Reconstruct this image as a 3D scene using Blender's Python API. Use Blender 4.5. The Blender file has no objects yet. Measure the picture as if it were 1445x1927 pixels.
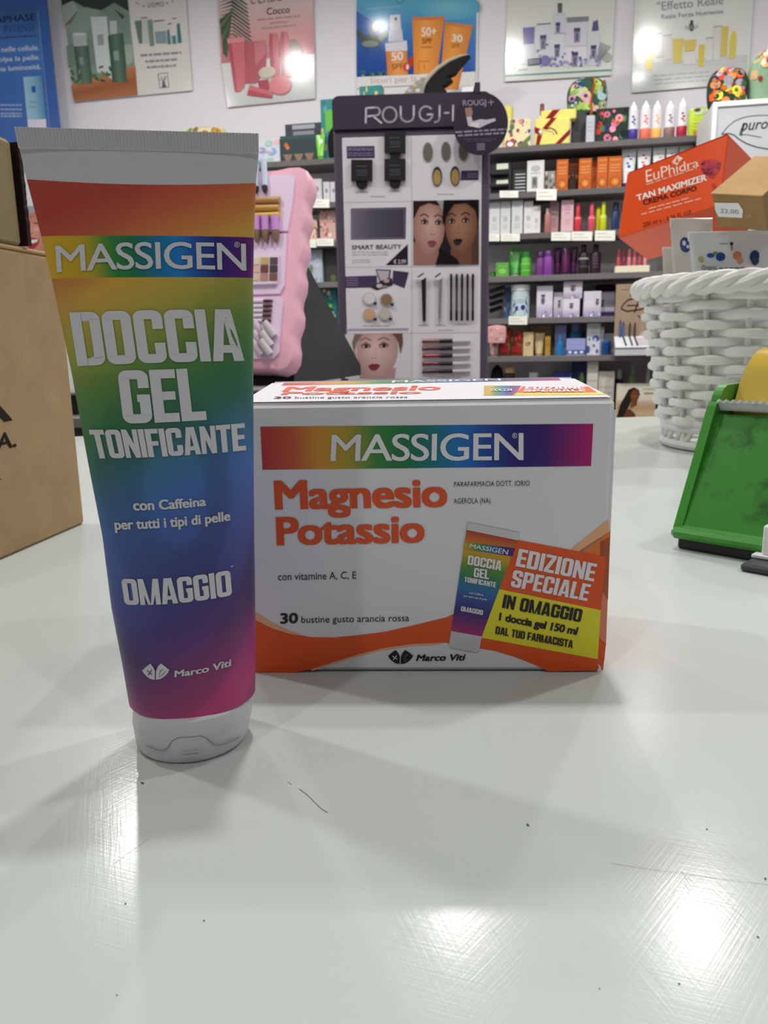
import bpy, math, os, random
import numpy as np

# ------------------------------------------------------------------ scene, camera, light
scene = bpy.context.scene
COL = scene.collection
TOP = 0.95                      # the counter top stands this high; every height below is counted from it
F_PX, PITCH, ROLL, EYE = 1490.7, 0.2136, -0.0172, 0.1139
_c, _s = math.cos(ROLL), math.sin(ROLL)
FW = np.array([0, math.cos(PITCH), -math.sin(PITCH)])
_u0 = np.array([0, math.sin(PITCH), math.cos(PITCH)]); _r0 = np.array([1.0, 0, 0])
RT = _r0 * _c + _u0 * _s
UP = _u0 * _c - _r0 * _s
CAM = np.array([0, 0, EYE])

cam = bpy.data.cameras.new('camera')
cam.sensor_fit = 'VERTICAL'; cam.sensor_height = 36.0
cam.lens = F_PX / 1927 * 36.0
cam.clip_start = 0.01; cam.clip_end = 50
cam.dof.use_dof = True; cam.dof.focus_distance = 0.245; cam.dof.aperture_fstop = 40
co = bpy.data.objects.new('camera', cam); COL.objects.link(co)
from mathutils import Matrix
co.matrix_world = Matrix(((RT[0], UP[0], -FW[0], 0), (RT[1], UP[1], -FW[1], 0),
                          (RT[2], UP[2], -FW[2], EYE + TOP), (0, 0, 0, 1)))
scene.camera = co
scene.cycles.use_denoising = True
scene.view_settings.view_transform = 'Standard'
scene.view_settings.look = 'None'
scene.view_settings.exposure = 0.0
scene.view_settings.gamma = 1.0
scene.view_settings.use_curve_mapping = False

w = bpy.data.worlds.new('world'); scene.world = w; w.use_nodes = True
w.node_tree.nodes['Background'].inputs[0].default_value = (0.9, 0.95, 1, 1)
w.node_tree.nodes['Background'].inputs[1].default_value = 0.05

CEIL = 2.35; LH = 1.78             # ceiling and lamp heights over the counter
# downlights: x, y, height over the counter, watts
LAMPS = [(-0.985, 2.76, LH, 16), (0.228, 2.37, LH, 16), (0.99, 2.22, LH, 15), (1.03, 2.95, 1.40, 1.6),
         (-1.9, 2.3, LH, 12), (0.06, 0.72, LH, 10.5), (1.15, 0.95, LH, 10), (-1.1, 0.85, LH, 10), (2.1, 1.6, LH, 9),
         (-0.3, 3.1, LH, 2.5), (-0.7, -0.8, LH, 5), (0.75, -0.8, LH, 5)]
for i, (x, y, z, pw) in enumerate(LAMPS):
    li = bpy.data.lights.new('downlight', 'AREA'); li.shape = 'DISK'; li.size = 0.085
    li.energy = pw; li.color = (1.0, 0.985, 0.955)
    lo = bpy.data.objects.new('downlight_light', li); lo.location = (x, y, z + TOP - 0.012); COL.objects.link(lo)

# ------------------------------------------------------------------ measuring helpers (photo pixels to points in the room)
def ray(x, y): return FW + RT * (x - 722.5) / F_PX - UP * (y - 963.5) / F_PX
def at(x, y, Y): d = ray(x, y); return CAM + d * (Y / d[1])
def ground(x, y, z=0.0): d = ray(x, y); return CAM + d * ((z - EYE) / d[2])
def depth(p): return float((np.asarray(p) - CAM) @ FW)
def nrm(v): v = np.asarray(v, float); return v / np.linalg.norm(v)
Z = np.array([0, 0, 1.0])
class Plane:
    """a plane through o with axes U (right), V (up); N points to the viewer"""
    def __init__(s, o, U, V):
        s.o = np.asarray(o, float); s.U = nrm(U); V = np.asarray(V, float); s.V = nrm(V - s.U * (V @ s.U)); s.N = np.cross(s.U, s.V)
    def hit(s, x, y, h=0.0):
        d = ray(x, y); t = ((s.o - CAM) @ s.N) / (d @ s.N); return CAM + d * t + s.N * h
    def uv(s, x, y): p = s.hit(x, y) - s.o; return float(p @ s.U), float(p @ s.V)
    def pt(s, u, v, h=0.0): return s.o + s.U * u + s.V * v + s.N * h
TANW = 0.2
WU = nrm([1, -TANW, 0]); WD = nrm([TANW, 1, 0])      # along the back wall, and into it
def wall_plane(Y0): return Plane((0, Y0, 0), WU, Z)
def on_level(pl, x, z):
    y = 500.0
    for _ in range(8):
        p = pl.hit(x, y); q = pl.hit(x, y + 1); y += (z - p[2]) / (q[2] - p[2])
    return pl.hit(x, y)

# ------------------------------------------------------------------ colour and materials
def L(c):
    if not isinstance(c, str): return tuple(c)
    c = c.lstrip('#'); r = [int(c[i:i + 2], 16) / 255 for i in (0, 2, 4)]
    return tuple(x / 12.92 if x <= 0.04045 else ((x + 0.055) / 1.055) ** 2.4 for x in r)
def mix(a, b, t): a, b = L(a), L(b); return tuple(a[i] + (b[i] - a[i]) * t for i in range(3))
def ramp(stops, t):
    if t <= stops[0][0]: return L(stops[0][1])
    for (t0, c0), (t1, c1) in zip(stops, stops[1:]):
        if t <= t1: return mix(c0, c1, (t - t0) / (t1 - t0))
    return L(stops[-1][1])
MATS = {}
def new_mat(name, rough=0.5, metal=0.0, spec=0.5, coat=0.0, trans=0.0, ior=1.45, noise=0.0, nscale=60, bump=0.0, bscale=200, emit=None, estr=0, alpha=1.0, sss=0.0):
    """a Principled material whose ink comes from the mesh's Col attribute, broken up by procedural noise"""
    m = bpy.data.materials.new(name); m.use_nodes = True; nt = m.node_tree; b = nt.nodes['Principled BSDF']
    at_ = nt.nodes.new('ShaderNodeVertexColor'); at_.layer_name = 'Col'
    src = at_.outputs[0]
    if noise or bump:
        tc = nt.nodes.new('ShaderNodeTexCoord'); n = nt.nodes.new('ShaderNodeTexNoise'); n.inputs['Scale'].default_value = nscale; n.inputs['Detail'].default_value = 5
        nt.links.new(tc.outputs['Object'], n.inputs['Vector'])
    if noise:
        mr = nt.nodes.new('ShaderNodeMapRange'); mr.inputs[3].default_value = 1 - noise; mr.inputs[4].default_value = 1 + noise * 0.6
        nt.links.new(n.outputs[0], mr.inputs[0])
        mx = nt.nodes.new('ShaderNodeVectorMath'); mx.operation = 'SCALE'
        nt.links.new(src, mx.inputs[0]); nt.links.new(mr.outputs[0], mx.inputs['Scale']); src = mx.outputs[0]
    nt.links.new(src, b.inputs['Base Color'])
    if bump:
        n2 = nt.nodes.new('ShaderNodeTexNoise'); n2.inputs['Scale'].default_value = bscale; n2.inputs['Detail'].default_value = 4
        nt.links.new(tc.outputs['Object'], n2.inputs['Vector'])
        bp = nt.nodes.new('ShaderNodeBump'); bp.inputs['Strength'].default_value = bump; bp.inputs['Distance'].default_value = 0.001
        nt.links.new(n2.outputs[0], bp.inputs['Height']); nt.links.new(bp.outputs[0], b.inputs['Normal'])
    b.inputs['Roughness'].default_value = rough; b.inputs['Metallic'].default_value = metal
    b.inputs['Specular IOR Level'].default_value = spec; b.inputs['Coat Weight'].default_value = coat; b.inputs['Coat Roughness'].default_value = 0.12
    b.inputs['Transmission Weight'].default_value = trans; b.inputs['IOR'].default_value = ior
    if emit: b.inputs['Emission Color'].default_value = (*emit, 1); b.inputs['Emission Strength'].default_value = estr
    MATS[name] = m; return m
new_mat('printed_paper', 0.55)
new_mat('coated_board', 0.38, spec=0.5)
new_mat('gloss_print', 0.15)
new_mat('plastic', 0.34, noise=0.05)
new_mat('soft_plastic', 0.42, spec=0.45)
new_mat('painted_metal', 0.45)
new_mat('chrome', 0.22, metal=1.0)
new_mat('kraft', 0.8, spec=0.2, noise=0.22, nscale=45, bump=0.25, bscale=260)
new_mat('wicker', 0.55, noise=0.12, nscale=90, bump=0.5, bscale=500)
new_mat('fabric', 0.8, spec=0.2, noise=0.2, nscale=120)
new_mat('plaster', 0.85, spec=0.2, noise=0.03, nscale=4)
new_mat('laminate', 0.5, noise=0.1, nscale=8)
new_mat('clear_plastic', 0.12, trans=0.85)
new_mat('lamp_glow', 0.5, emit=(1, 0.98, 0.94), estr=6)
# dirty green plastic of the dispenser
def stained():
    m = new_mat('stained_plastic', 0.35); nt = m.node_tree; b = nt.nodes['Principled BSDF']
    tc = nt.nodes.new('ShaderNodeTexCoord'); n = nt.nodes.new('ShaderNodeTexNoise'); n.inputs['Scale'].default_value = 38; n.inputs['Detail'].default_value = 7; n.inputs['Roughness'].default_value = 0.65
    nt.links.new(tc.outputs['Object'], n.inputs['Vector'])
    r = nt.nodes.new('ShaderNodeValToRGB'); r.color_ramp.elements[0].position = 0.555; r.color_ramp.elements[1].position = 0.70
    r.color_ramp.elements[0].color = (1, 1, 1, 1); r.color_ramp.elements[1].color = (0.25, 0.27, 0.22, 1)
    nt.links.new(n.outputs[0], r.inputs[0])
    mx = nt.nodes.new('ShaderNodeVectorMath'); mx.operation = 'MULTIPLY'
    vc = [k for k in nt.nodes if k.type == 'VERTEX_COLOR'][0]
    nt.links.new(vc.outputs[0], mx.inputs[0]); nt.links.new(r.outputs[0], mx.inputs[1]); nt.links.new(mx.outputs[0], b.inputs['Base Color'])
stained()
# worn white counter laminate: fine scratches in the gloss
def countertop():
    m = new_mat('white_laminate', 0.3, spec=0.15); nt = m.node_tree; b = nt.nodes['Principled BSDF']
    tc = nt.nodes.new('ShaderNodeTexCoord'); hs = None
    for rz, sx, sy in ((0.35, 60, 1500), (1.25, 70, 1300), (2.3, 50, 1600)):
        mp = nt.nodes.new('ShaderNodeMapping'); mp.inputs['Scale'].default_value = (sx, sy, 60); mp.vector_type = 'TEXTURE' if False else 'POINT'
        vr = nt.nodes.new('ShaderNodeVectorRotate'); vr.rotation_type = 'Z_AXIS'; vr.inputs['Angle'].default_value = rz
        n = nt.nodes.new('ShaderNodeTexNoise'); n.inputs['Scale'].default_value = 1.0; n.inputs['Detail'].default_value = 2; n.inputs['Distortion'].default_value = 0.6
        nt.links.new(tc.outputs['Object'], vr.inputs['Vector']); nt.links.new(vr.outputs[0], mp.inputs[0]); nt.links.new(mp.outputs[0], n.inputs['Vector'])
        if hs is None: hs = n.outputs[0]
        else:
            ad = nt.nodes.new('ShaderNodeMath'); ad.operation = 'ADD'; nt.links.new(hs, ad.inputs[0]); nt.links.new(n.outputs[0], ad.inputs[1]); hs = ad.outputs[0]
    n2 = nt.nodes.new('ShaderNodeTexNoise'); n2.inputs['Scale'].default_value = 14; n2.inputs['Detail'].default_value = 5
    nt.links.new(tc.outputs['Object'], n2.inputs['Vector'])
    mr = nt.nodes.new('ShaderNodeMapRange'); mr.inputs[3].default_value = 0.13; mr.inputs[4].default_value = 0.22
    nt.links.new(n2.outputs[0], mr.inputs[0]); nt.links.new(mr.outputs[0], b.inputs['Roughness'])
    bp = nt.nodes.new('ShaderNodeBump'); bp.inputs['Strength'].default_value = 0.05; bp.inputs['Distance'].default_value = 0.0003
    nt.links.new(hs, bp.inputs['Height']); nt.links.new(bp.outputs[0], b.inputs['Normal'])
countertop()

# ------------------------------------------------------------------ mesh builder
class MB:
    def __init__(s): s.v = []; s.f = []; s.c = []; s.m = []; s.sm = []; s.mats = []
    def mat(s, name):
        if name not in s.mats: s.mats.append(name)
        return s.mats.index(name)
    def face(s, idx, col, mat, smooth=False):
        s.f.append(list(idx)); n = len(idx)
        if isinstance(col, list) and len(col) == n and not isinstance(col[0], (int, float)): s.c.append([L(k) for k in col])
        else: s.c.append([L(col)] * n)
        s.m.append(s.mat(mat)); s.sm.append(smooth)
    def poly(s, pts, col, mat='printed_paper', smooth=False):
        b = len(s.v); s.v += [np.asarray(p, float) for p in pts]; s.face(range(b, b + len(pts)), col, mat, smooth)
    def rbox(s, F, lo, hi, r, col, mat, top=None):
        """a box with chamfered edges; F maps (u, d, z) to the room"""
        r = min(r, *(abs(hi[i] - lo[i]) * 0.45 for i in range(3)))
        P = {}
        for sx in (0, 1):
            for sy in (0, 1):
                for sz in (0, 1):
                    c = [(lo, hi)[sx][0], (lo, hi)[sy][1], (lo, hi)[sz][2]]
                    ins = [r if sx == 0 else -r, r if sy == 0 else -r, r if sz == 0 else -r]
                    for ax in range(3):
                        q = [c[k] + (0 if k == ax else ins[k]) for k in range(3)]
                        P[sx, sy, sz, ax] = len(s.v); s.v.append(np.asarray(F(*q), float))
        def q(a, b, c, d, col=col): s.face((P[a], P[b], P[c], P[d]), col, mat)
        q((0, 0, 0, 0), (0, 0, 1, 0), (0, 1, 1, 0), (0, 1, 0, 0)); q((1, 0, 0, 0), (1, 1, 0, 0), (1, 1, 1, 0), (1, 0, 1, 0))
        q((0, 0, 0, 1), (1, 0, 0, 1), (1, 0, 1, 1), (0, 0, 1, 1)); q((0, 1, 0, 1), (0, 1, 1, 1), (1, 1, 1, 1), (1, 1, 0, 1))
        q((0, 0, 0, 2), (0, 1, 0, 2), (1, 1, 0, 2), (1, 0, 0, 2)); q((0, 0, 1, 2), (1, 0, 1, 2), (1, 1, 1, 2), (0, 1, 1, 2), top or col)
        for a in (0, 1):
            for b in (0, 1):
                q((a, b, 0, 0), (a, b, 0, 1), (a, b, 1, 1), (a, b, 1, 0))
                q((a, 0, b, 0), (a, 1, b, 0), (a, 1, b, 2), (a, 0, b, 2))
                q((0, a, b, 1), (1, a, b, 1), (1, a, b, 2), (0, a, b, 2))
        for k in ((a, b, c) for a in (0, 1) for b in (0, 1) for c in (0, 1)):
            s.face([P[(*k, 0)], P[(*k, 1)], P[(*k, 2)]], col, mat)
    def loft(s, rings, col, mat, closed=True, caps=(True, True), smooth=True):
        """col: one colour, or f(i, j) for ring i, column j"""
        b = len(s.v); n = len(rings[0])
        for r in rings: s.v += [np.asarray(p, float) for p in r]
        cf = col if callable(col) else None
        for i in range(len(rings) - 1):
            for j in range(n if closed else n - 1):
                k = (j + 1) % n
                idx = (b + i * n + j, b + i * n + k, b + (i + 1) * n + k, b + (i + 1) * n + j)
                s.face(idx, [cf(i, j), cf(i, j + 1), cf(i + 1, j + 1), cf(i + 1, j)] if cf else col, mat, smooth)
        for e, i in ((0, 0), (1, len(rings) - 1)):
            if caps[e] and closed:
                ids = [b + i * n + j for j in range(n)]
                s.face(ids[::-1] if e == 0 else ids, cf(i, 0) if cf else col, mat)
    def lathe(s, F, prof, col, mat, n=24, sq=None):
        """prof: (radius, z[, colour]); F maps (u, d, z); sq flattens depth"""
        k = 1.0 if sq is None else sq
        rings = [[F(p[0] * math.cos(2 * math.pi * j / n), p[0] * k * math.sin(2 * math.pi * j / n), p[1]) for j in range(n)] for p in prof]
        cf = (lambda i, j: prof[i][2] if len(prof[i]) > 2 else col) if any(len(p) > 2 for p in prof) else col
        s.loft(rings, cf, mat)
    def tube(s, path, r, col, mat, n=8, sx=None, close=False):
        path = [np.asarray(p, float) for p in path]; rings = []; ref = None; m = len(path)
        for i, p in enumerate(path):
            t = nrm(path[(i + 1) % m] - path[i - 1]) if close else nrm(path[min(i + 1, m - 1)] - path[max(i - 1, 0)])
            if ref is None: ref = np.array([0, 0, 1.0]) if abs(t[2]) < 0.9 else np.array([1.0, 0, 0])
            a = nrm(np.cross(t, ref)); b = np.cross(a, t)
            if abs(t[2]) >= 0.9: ref = b
            rr = r[i] if isinstance(r, (list, tuple)) else r
            ry = rr if sx is None else rr * sx
            rings.append([p + a * ry * math.cos(2 * math.pi * j / n) + b * rr * math.sin(2 * math.pi * j / n) for j in range(n)])
        if close: rings.append(rings[0])
        s.loft(rings, col, mat, caps=(not close, not close))
    def prism(s, pts, ext, col, mat, side=None, smooth=False):
        """outline pts pushed along ext"""
        ext = np.asarray(ext, float); pts = [np.asarray(p, float) for p in pts]; n = len(pts); b = len(s.v)
        s.v += pts + [p + ext for p in pts]
        s.face(range(b, b + n), col, mat); s.face([b + n + i for i in range(n)][::-1], col, mat)
        for i in range(n):
            k = (i + 1) % n; s.face((b + i, b + n + i, b + n + k, b + k), side or col, mat, smooth)
    def build(s, name, parent=None, base=None):
        base = np.asarray(base if base is not None else (parent['_b'] if parent is not None else (0, 0, 0)), float)
        me = bpy.data.meshes.new(name)
        me.from_pydata([tuple(float(x) for x in p - base) for p in s.v], [], s.f)
        for k in s.mats: me.materials.append(MATS[k])
        me.polygons.foreach_set('material_index', s.m); me.polygons.foreach_set('use_smooth', s.sm)
        ca = me.color_attributes.new('Col', 'FLOAT_COLOR', 'CORNER')
        ca.data.foreach_set('color', [x for f in s.c for c in f for x in (c[0], c[1], c[2], 1.0)])
        if any(s.sm): me.set_sharp_from_angle(angle=math.radians(38))
        me.update()
        o = bpy.data.objects.new(name, me); COL.objects.link(o)
        if parent is not None: o.parent = parent; pb = BASES.get(parent.name, base); o.location = tuple(base - pb); BASES[o.name] = base
        else: o.location = (base[0], base[1], base[2] + TOP); BASES[o.name] = base
        return o
BASES = {}
def thing(name, label, cat, base, group=None):
    o = bpy.data.objects.new(name, None); o.empty_display_size = 0.02; COL.objects.link(o)
    o.location = (base[0], base[1], base[2] + TOP); BASES[o.name] = np.asarray(base, float)
    o['label'] = label; o['category'] = cat
    if group: o['group'] = group
    return o
def part(mb, name, parent, label=None):
    o = mb.build(name, None, BASES[parent.name]); o.parent = parent; o.location = (0, 0, 0)
    if label: o['label'] = label
    return o
def solo(mb, name, label, cat, base, group=None):
    o = mb.build(name, None, base); o['label'] = label; o['category'] = cat
    if group: o['group'] = group
    return o
def struct(mb, name):
    o = mb.build(name, None, (0, 0, 0)); o['kind'] = 'structure'; return o
def FR(o, U=(1, 0, 0), D=(0, 1, 0), V=(0, 0, 1)):
    o, U, D, V = (np.asarray(k, float) for k in (o, U, D, V))
    f = lambda u, d, z: o + U * u + D * d + V * z
    f.o, f.U, f.D, f.V = o, U, D, V; return f

# ------------------------------------------------------------------ lettering
_tc = {}
def text_mesh(body, track=1.0, res=3):
    key = (body, track, res)
    if key in _tc: return _tc[key]
    c = bpy.data.curves.new('t', 'FONT'); c.body = body
    c.resolution_u = res; c.space_character = track
    o = bpy.data.objects.new('t', c); me = bpy.data.meshes.new_from_object(o)
    v = [(p.co.x, p.co.y) for p in me.vertices]; f = [list(p.vertices) for p in me.polygons]
    bpy.data.objects.remove(o); bpy.data.curves.remove(c); bpy.data.meshes.remove(me)
    _tc[key] = (v, f); return v, f
def cap_h(): v, f = text_mesh('H'); ys = [p[1] for p in v]; return min(ys), max(ys)
# condensed heavy block letters, cell height 1
def _arc(cx, cy, r, a0, a1, n=5): return [(cx + r * math.cos(math.radians(a0 + (a1 - a0) * i / n)), cy + r * math.sin(math.radians(a0 + (a1 - a0) * i / n))) for i in range(n + 1)]
def block(ch):
    W, t, h, r = 0.50, 0.185, 0.17, 0.15
    R = lambda a, b, c, d: [(a, b), (c, b), (c, d), (a, d)]
    topc = [(0, 1 - h), (W, 1 - h)] + _arc(W - r, 1 - r, r, 0, 90) + _arc(r, 1 - r, r, 90, 180)
    botc = [(W, h), (0, h)] + _arc(r, r, r, 180, 270) + _arc(W - r, r, r, 270, 360)
    topr = [(0, 1), (0, 1 - h), (W, 1 - h)] + _arc(W - r, 1 - r, r, 0, 90)
    botr = [(W, h), (0, h), (0, 0)] + _arc(W - r, r, r, 270, 360)
    lb, rb = R(0, 0, t, 1), R(W - t, 0, W, 1)
    lc, rc = R(0, r, t, 1 - r), R(W - t, r, W, 1 - r)
    g = {
        'O': [topc, botc, lc, rc], 'D': [lb, topr, botr, rc],
        'C': [topc, botc, lc, R(W - t, 0.64, W, 1 - r), R(W - t, r, W, 0.38)],
        'G': [topc, botc, lc, R(W - t, 0.66, W, 1 - r), R(W - t, r, W, 0.52), R(W * 0.56, 0.40, W, 0.54)],
        'I': [R(0, 0, t, 1)], 'L': [R(0, 0, t, 1), R(0, 0, 0.42, h)],
        'E': [R(0, 0, t, 1), R(0, 0, 0.43, h), R(0, 1 - h, 0.43, 1), R(0, 0.42, 0.40, 0.58)],
        'F': [R(0, 0, t, 1), R(0, 1 - h, 0.42, 1), R(0, 0.40, 0.39, 0.56)],
        'T': [R(0, 1 - h, 0.46, 1), R(0.23 - t / 2, 0, 0.23 + t / 2, 1)],
        'N': [R(0, 0, 0.16, 1), R(W - 0.16, 0, W, 1), [(0, 1), (W - 0.17, 0), (W, 0), (0.17, 1)]],
        'M': [R(0, 0, 0.165, 1), R(0.535, 0, 0.70, 1), [(0, 1), (0.27, 0), (0.35, 0), (0.19, 1)], [(0.70, 1), (0.43, 0), (0.35, 0), (0.51, 1)]],
        'A': [[(0, 0), (0.175, 0), (0.30, 1), (0.14, 1)], [(0.54, 0), (0.365, 0), (0.24, 1), (0.40, 1)], R(0.12, 0.16, 0.42, 0.31), [(0.14, 1), (0.18, 0.84), (0.36, 0.84), (0.40, 1)]],
        'S': [topc, botc, R(0, 0.52, t, 1 - r), R(W - t, 0.66, W, 1 - r), R(W - t, r, W, 0.50), R(0, r, t, 0.34), [(0, 0.52), (W - t, 0.36), (W, 0.50), (t, 0.66)]],
        'P': [lb, topr, R(W - t, 0.50, W, 1 - r), [(0, 0.40), (W - r, 0.40)] + _arc(W - r, 0.55, 0.15, 270, 360) + [(0, 0.56)]],
        'R': [lb, topr, R(W - t, 0.52, W, 1 - r), R(0, 0.42, W - 0.04, 0.58), [(W - t - 0.03, 0.46), (W - 0.03, 0.46), (W + 0.01, 0), (W - t + 0.01, 0)]],
        'Z': [R(0, 1 - h, 0.45, 1), R(0, 0, 0.45, h), [(0, h), (0.19, h), (0.45, 1 - h), (0.26, 1 - h)]],
        'U': [R(0, r, t, 1), R(W - t, r, W, 1), botc], ' ': [], '*': [R(0.06, 0.80, 0.20, 0.84), [(0.08, 0.72), (0.11, 0.70), (0.19, 0.92), (0.16, 0.94)], [(0.18, 0.72), (0.15, 0.70), (0.07, 0.92), (0.10, 0.94)]],
    }
    wd = {'I': t, 'L': 0.42, 'E': 0.43, 'F': 0.42, 'T': 0.46, 'M': 0.70, 'A': 0.54, 'Z': 0.45, ' ': 0.22, '*': 0.24}
    return g[ch], wd.get(ch, W)
def block_polys(s, gap=0.05):
    out = []; x = 0.0
    for ch in s:
        g, wd = block(ch)
        out += [[(px + x, py) for px, py in p] for p in g]; x += wd + gap
    x -= gap
    return [[(px / x, py) for px, py in p] for p in out]

class Pr:
    """prints flat shapes on a surface; fn(x, y, h) gives the point for sheet coordinates x, y at height h over the surface"""
    def __init__(s, mb, fn, eps, mat='printed_paper'): s.mb, s.fn, s.eps, s.mat, s.clip = mb, fn, eps, mat, None
    def poly(s, pts, col, l=1):
        if s.clip: pts, col = s.cut(pts, col)
        if len(pts) > 2: s.mb.poly([s.fn(x, y, l * s.eps) for x, y in pts], col, s.mat)
    def cut(s, pts, col):
        """trim a printed shape to the sheet area s.clip (a convex outline)"""
        many = isinstance(col, list) and len(col) == len(pts) and not isinstance(col[0], (int, float))
        V = [(x, y, L(col[i]) if many else L(col)) for i, (x, y) in enumerate(pts)]; C = s.clip; n = len(C)
        ar = sum(C[i][0] * C[(i + 1) % n][1] - C[(i + 1) % n][0] * C[i][1] for i in range(n)); sg = 1 if ar > 0 else -1
        for i in range(n):
            (ax, ay), (bx, by) = C[i], C[(i + 1) % n]; d = lambda p: sg * ((bx - ax) * (p[1] - ay) - (by - ay) * (p[0] - ax)); out = []
            for k in range(len(V)):
                p, q = V[k], V[(k + 1) % len(V)]; dp, dq = d(p), d(q)
                if dp >= 0: out.append(p)
                if dp * dq < 0: t = dp / (dp - dq); out.append((p[0] + (q[0] - p[0]) * t, p[1] + (q[1] - p[1]) * t, mix(p[2], q[2], t)))
            V = out
            if not V: break
        return [(v[0], v[1]) for v in V], [v[2] for v in V]
    def rect(s, x0, y0, x1, y1, col, l=1): s.poly([(x0, y0), (x1, y0), (x1, y1), (x0, y1)], col, l)
    def grad(s, x0, y0, x1, y1, stops, l=1, n=24, vert=False, q=None):
        q = q or [(x0, y0), (x1, y0), (x1, y1), (x0, y1)]; B = lambda a, b: tuple((q[0][k] * (1 - a) + q[1][k] * a) * (1 - b) + (q[3][k] * (1 - a) + q[2][k] * a) * b for k in (0, 1))
        for i in range(n):
            a, b = i / n, (i + 1) / n; ca, cb = ramp(stops, a), ramp(stops, b)
            if vert: s.poly([B(0, a), B(1, a), B(1, b), B(0, b)], [ca, ca, cb, cb], l)
            else: s.poly([B(a, 0), B(b, 0), B(b, 1), B(a, 1)], [ca, cb, cb, ca], l)
    def ell(s, cx, cy, rx, ry, col, l=1, edge=None, rot=0.0, n=22):
        c, sn = math.cos(rot), math.sin(rot)
        P = [(cx + rx * math.cos(2 * math.pi * i / n) * c - ry * math.sin(2 * math.pi * i / n) * sn, cy + rx * math.cos(2 * math.pi * i / n) * sn + ry * math.sin(2 * math.pi * i / n) * c) for i in range(n)]
        if edge is None: s.poly(P, col, l)
        else:
            for i in range(n): s.poly([(cx, cy), P[i], P[(i + 1) % n]], [L(col), L(edge), L(edge)], l)
    def line(s, pts, wd, col, l=1):
        for (x0, y0), (x1, y1) in zip(pts, pts[1:]):
            d = math.hypot(x1 - x0, y1 - y0) or 1; nx, ny = -(y1 - y0) / d * wd / 2, (x1 - x0) / d * wd / 2
            s.poly([(x0 + nx, y0 + ny), (x1 + nx, y1 + ny), (x1 - nx, y1 - ny), (x0 - nx, y0 - ny)], col, l)
    def quad(s, q, bow=0.0):
        """q: top left, top right, bottom right, bottom left"""
        def m(u, v):
            b = 1 - v
            x = (q[0][0] * (1 - u) + q[1][0] * u) * (1 - b) + (q[3][0] * (1 - u) + q[2][0] * u) * b
            y = (q[0][1] * (1 - u) + q[1][1] * u) * (1 - b) + (q[3][1] * (1 - u) + q[2][1] * u) * b
            return x, y + bow * 4 * u * (1 - u)
        return m
    def text(s, body, q, col, l=2, bold=0.0, bow=0.0, shear=0.0, track=1.0, res=3):
        v, f = text_mesh(body, track, res); y0, y1 = cap_h(); xs = [p[0] for p in v]; x0, x1 = min(xs) - bold, max(xs) + bold; y0 -= bold * .6; y1 += bold * .6; m = s.quad(q, bow)
        nb = 0 if bold <= 0 else (4 if bold < 0.013 else 8)
        for i in range(nb + 1):           # heavier letters are struck several times, each a hair higher
            dx, dy = [(bold * p, bold * .6 * q) for p, q in ((1, 1), (-1, 1), (-1, -1), (1, -1), (1, 0), (0, 1), (-1, 0), (0, -1))][i] if i < nb else (0, 0)
            pts = [s.fn(*m((x + dx - x0) / (x1 - x0) + shear * (y - y0) / (y1 - y0), (y + dy - y0) / (y1 - y0)), (l + i * 0.05) * s.eps) for x, y in v]
            k = len(s.mb.v); s.mb.v += pts
            for p in f: s.mb.face([k + w for w in p], col, s.mat)
    def btext(s, body, q, col, l=2, bow=0.0, gap=0.05, shear=0.0):
        m = s.quad(q, bow)
        for i, p in enumerate(block_polys(body, gap)): s.poly([m(x + shear * y, y) for x, y in p], col, l + (i % 9) * 0.05)
    def T(s, body, x0, yb, x1, h, col, dy=0.0, lean=0.0, **k):
        """text from x0 to x1 on baseline yb, capitals h high; dy: rise of the baseline at x1; works for sheets whose y runs down"""
        s.text(body, [(x0 + lean * h, yb - h), (x1 + lean * h, yb - h + dy), (x1, yb + dy), (x0, yb)], col, **k)
    def greek(s, x0, y, x1, n, dy, hgt, col, l=2, slope=0.0):
        """illegible small print as short bars"""
        rnd = random.Random(int(x0 * 7 + y * 13))
        for i in range(n):
            x = x0; yy = y + i * dy
            while x < x1:
                wl = (x1 - x0) * rnd.uniform(0.06, 0.2); xe = min(x + wl, x1)
                s.poly([(x, yy + slope * (x - x0)), (xe, yy + slope * (xe - x0)), (xe, yy + hgt + slope * (xe - x0)), (x, yy + hgt + slope * (x - x0))], col, l); x = xe + (x1 - x0) * 0.03

# ------------------------------------------------------------------ the room
WALL0 = 3.9
BW = wall_plane(WALL0)
corner = np.array([-2.6, WALL0 + TANW * 2.6, 0])
far_r = np.array([3.2, WALL0 - TANW * 3.2, 0])
def slab_wall(name, a, b, out, z0=-TOP, z1=CEIL, col='#e6e4e9'):
    mb = MB(); a = np.array(a, float); b = np.array(b, float); a[2] = b[2] = 0; o = nrm(out) * 0.1
    mb.prism([a + Z * z0, b + Z * z0, b + Z * z1, a + Z * z1], o, col, 'plaster'); return struct(mb, name)
slab_wall('wall_back', corner, far_r, WD)
rear_l, rear_r = np.array([-2.6, -2.6, 0]), np.array([3.2, -2.6, 0])
slab_wall('wall_left', rear_l, corner, (-1, 0, 0))
slab_wall('wall_right', far_r, rear_r, (1, 0, 0))
slab_wall('wall_rear', rear_r, rear_l, (0, -1, 0), col='#8c8a8c')
outline = [rear_l, rear_r, far_r, corner]
mb = MB(); mb.prism([p - Z * TOP for p in outline], (0, 0, -0.1), '#8d8a86', 'laminate'); struct(mb, 'floor')
mb = MB(); mb.prism([p + Z * CEIL for p in outline], (0, 0, 0.1), '#e8e8e6', 'plaster'); struct(mb, 'ceiling')
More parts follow.
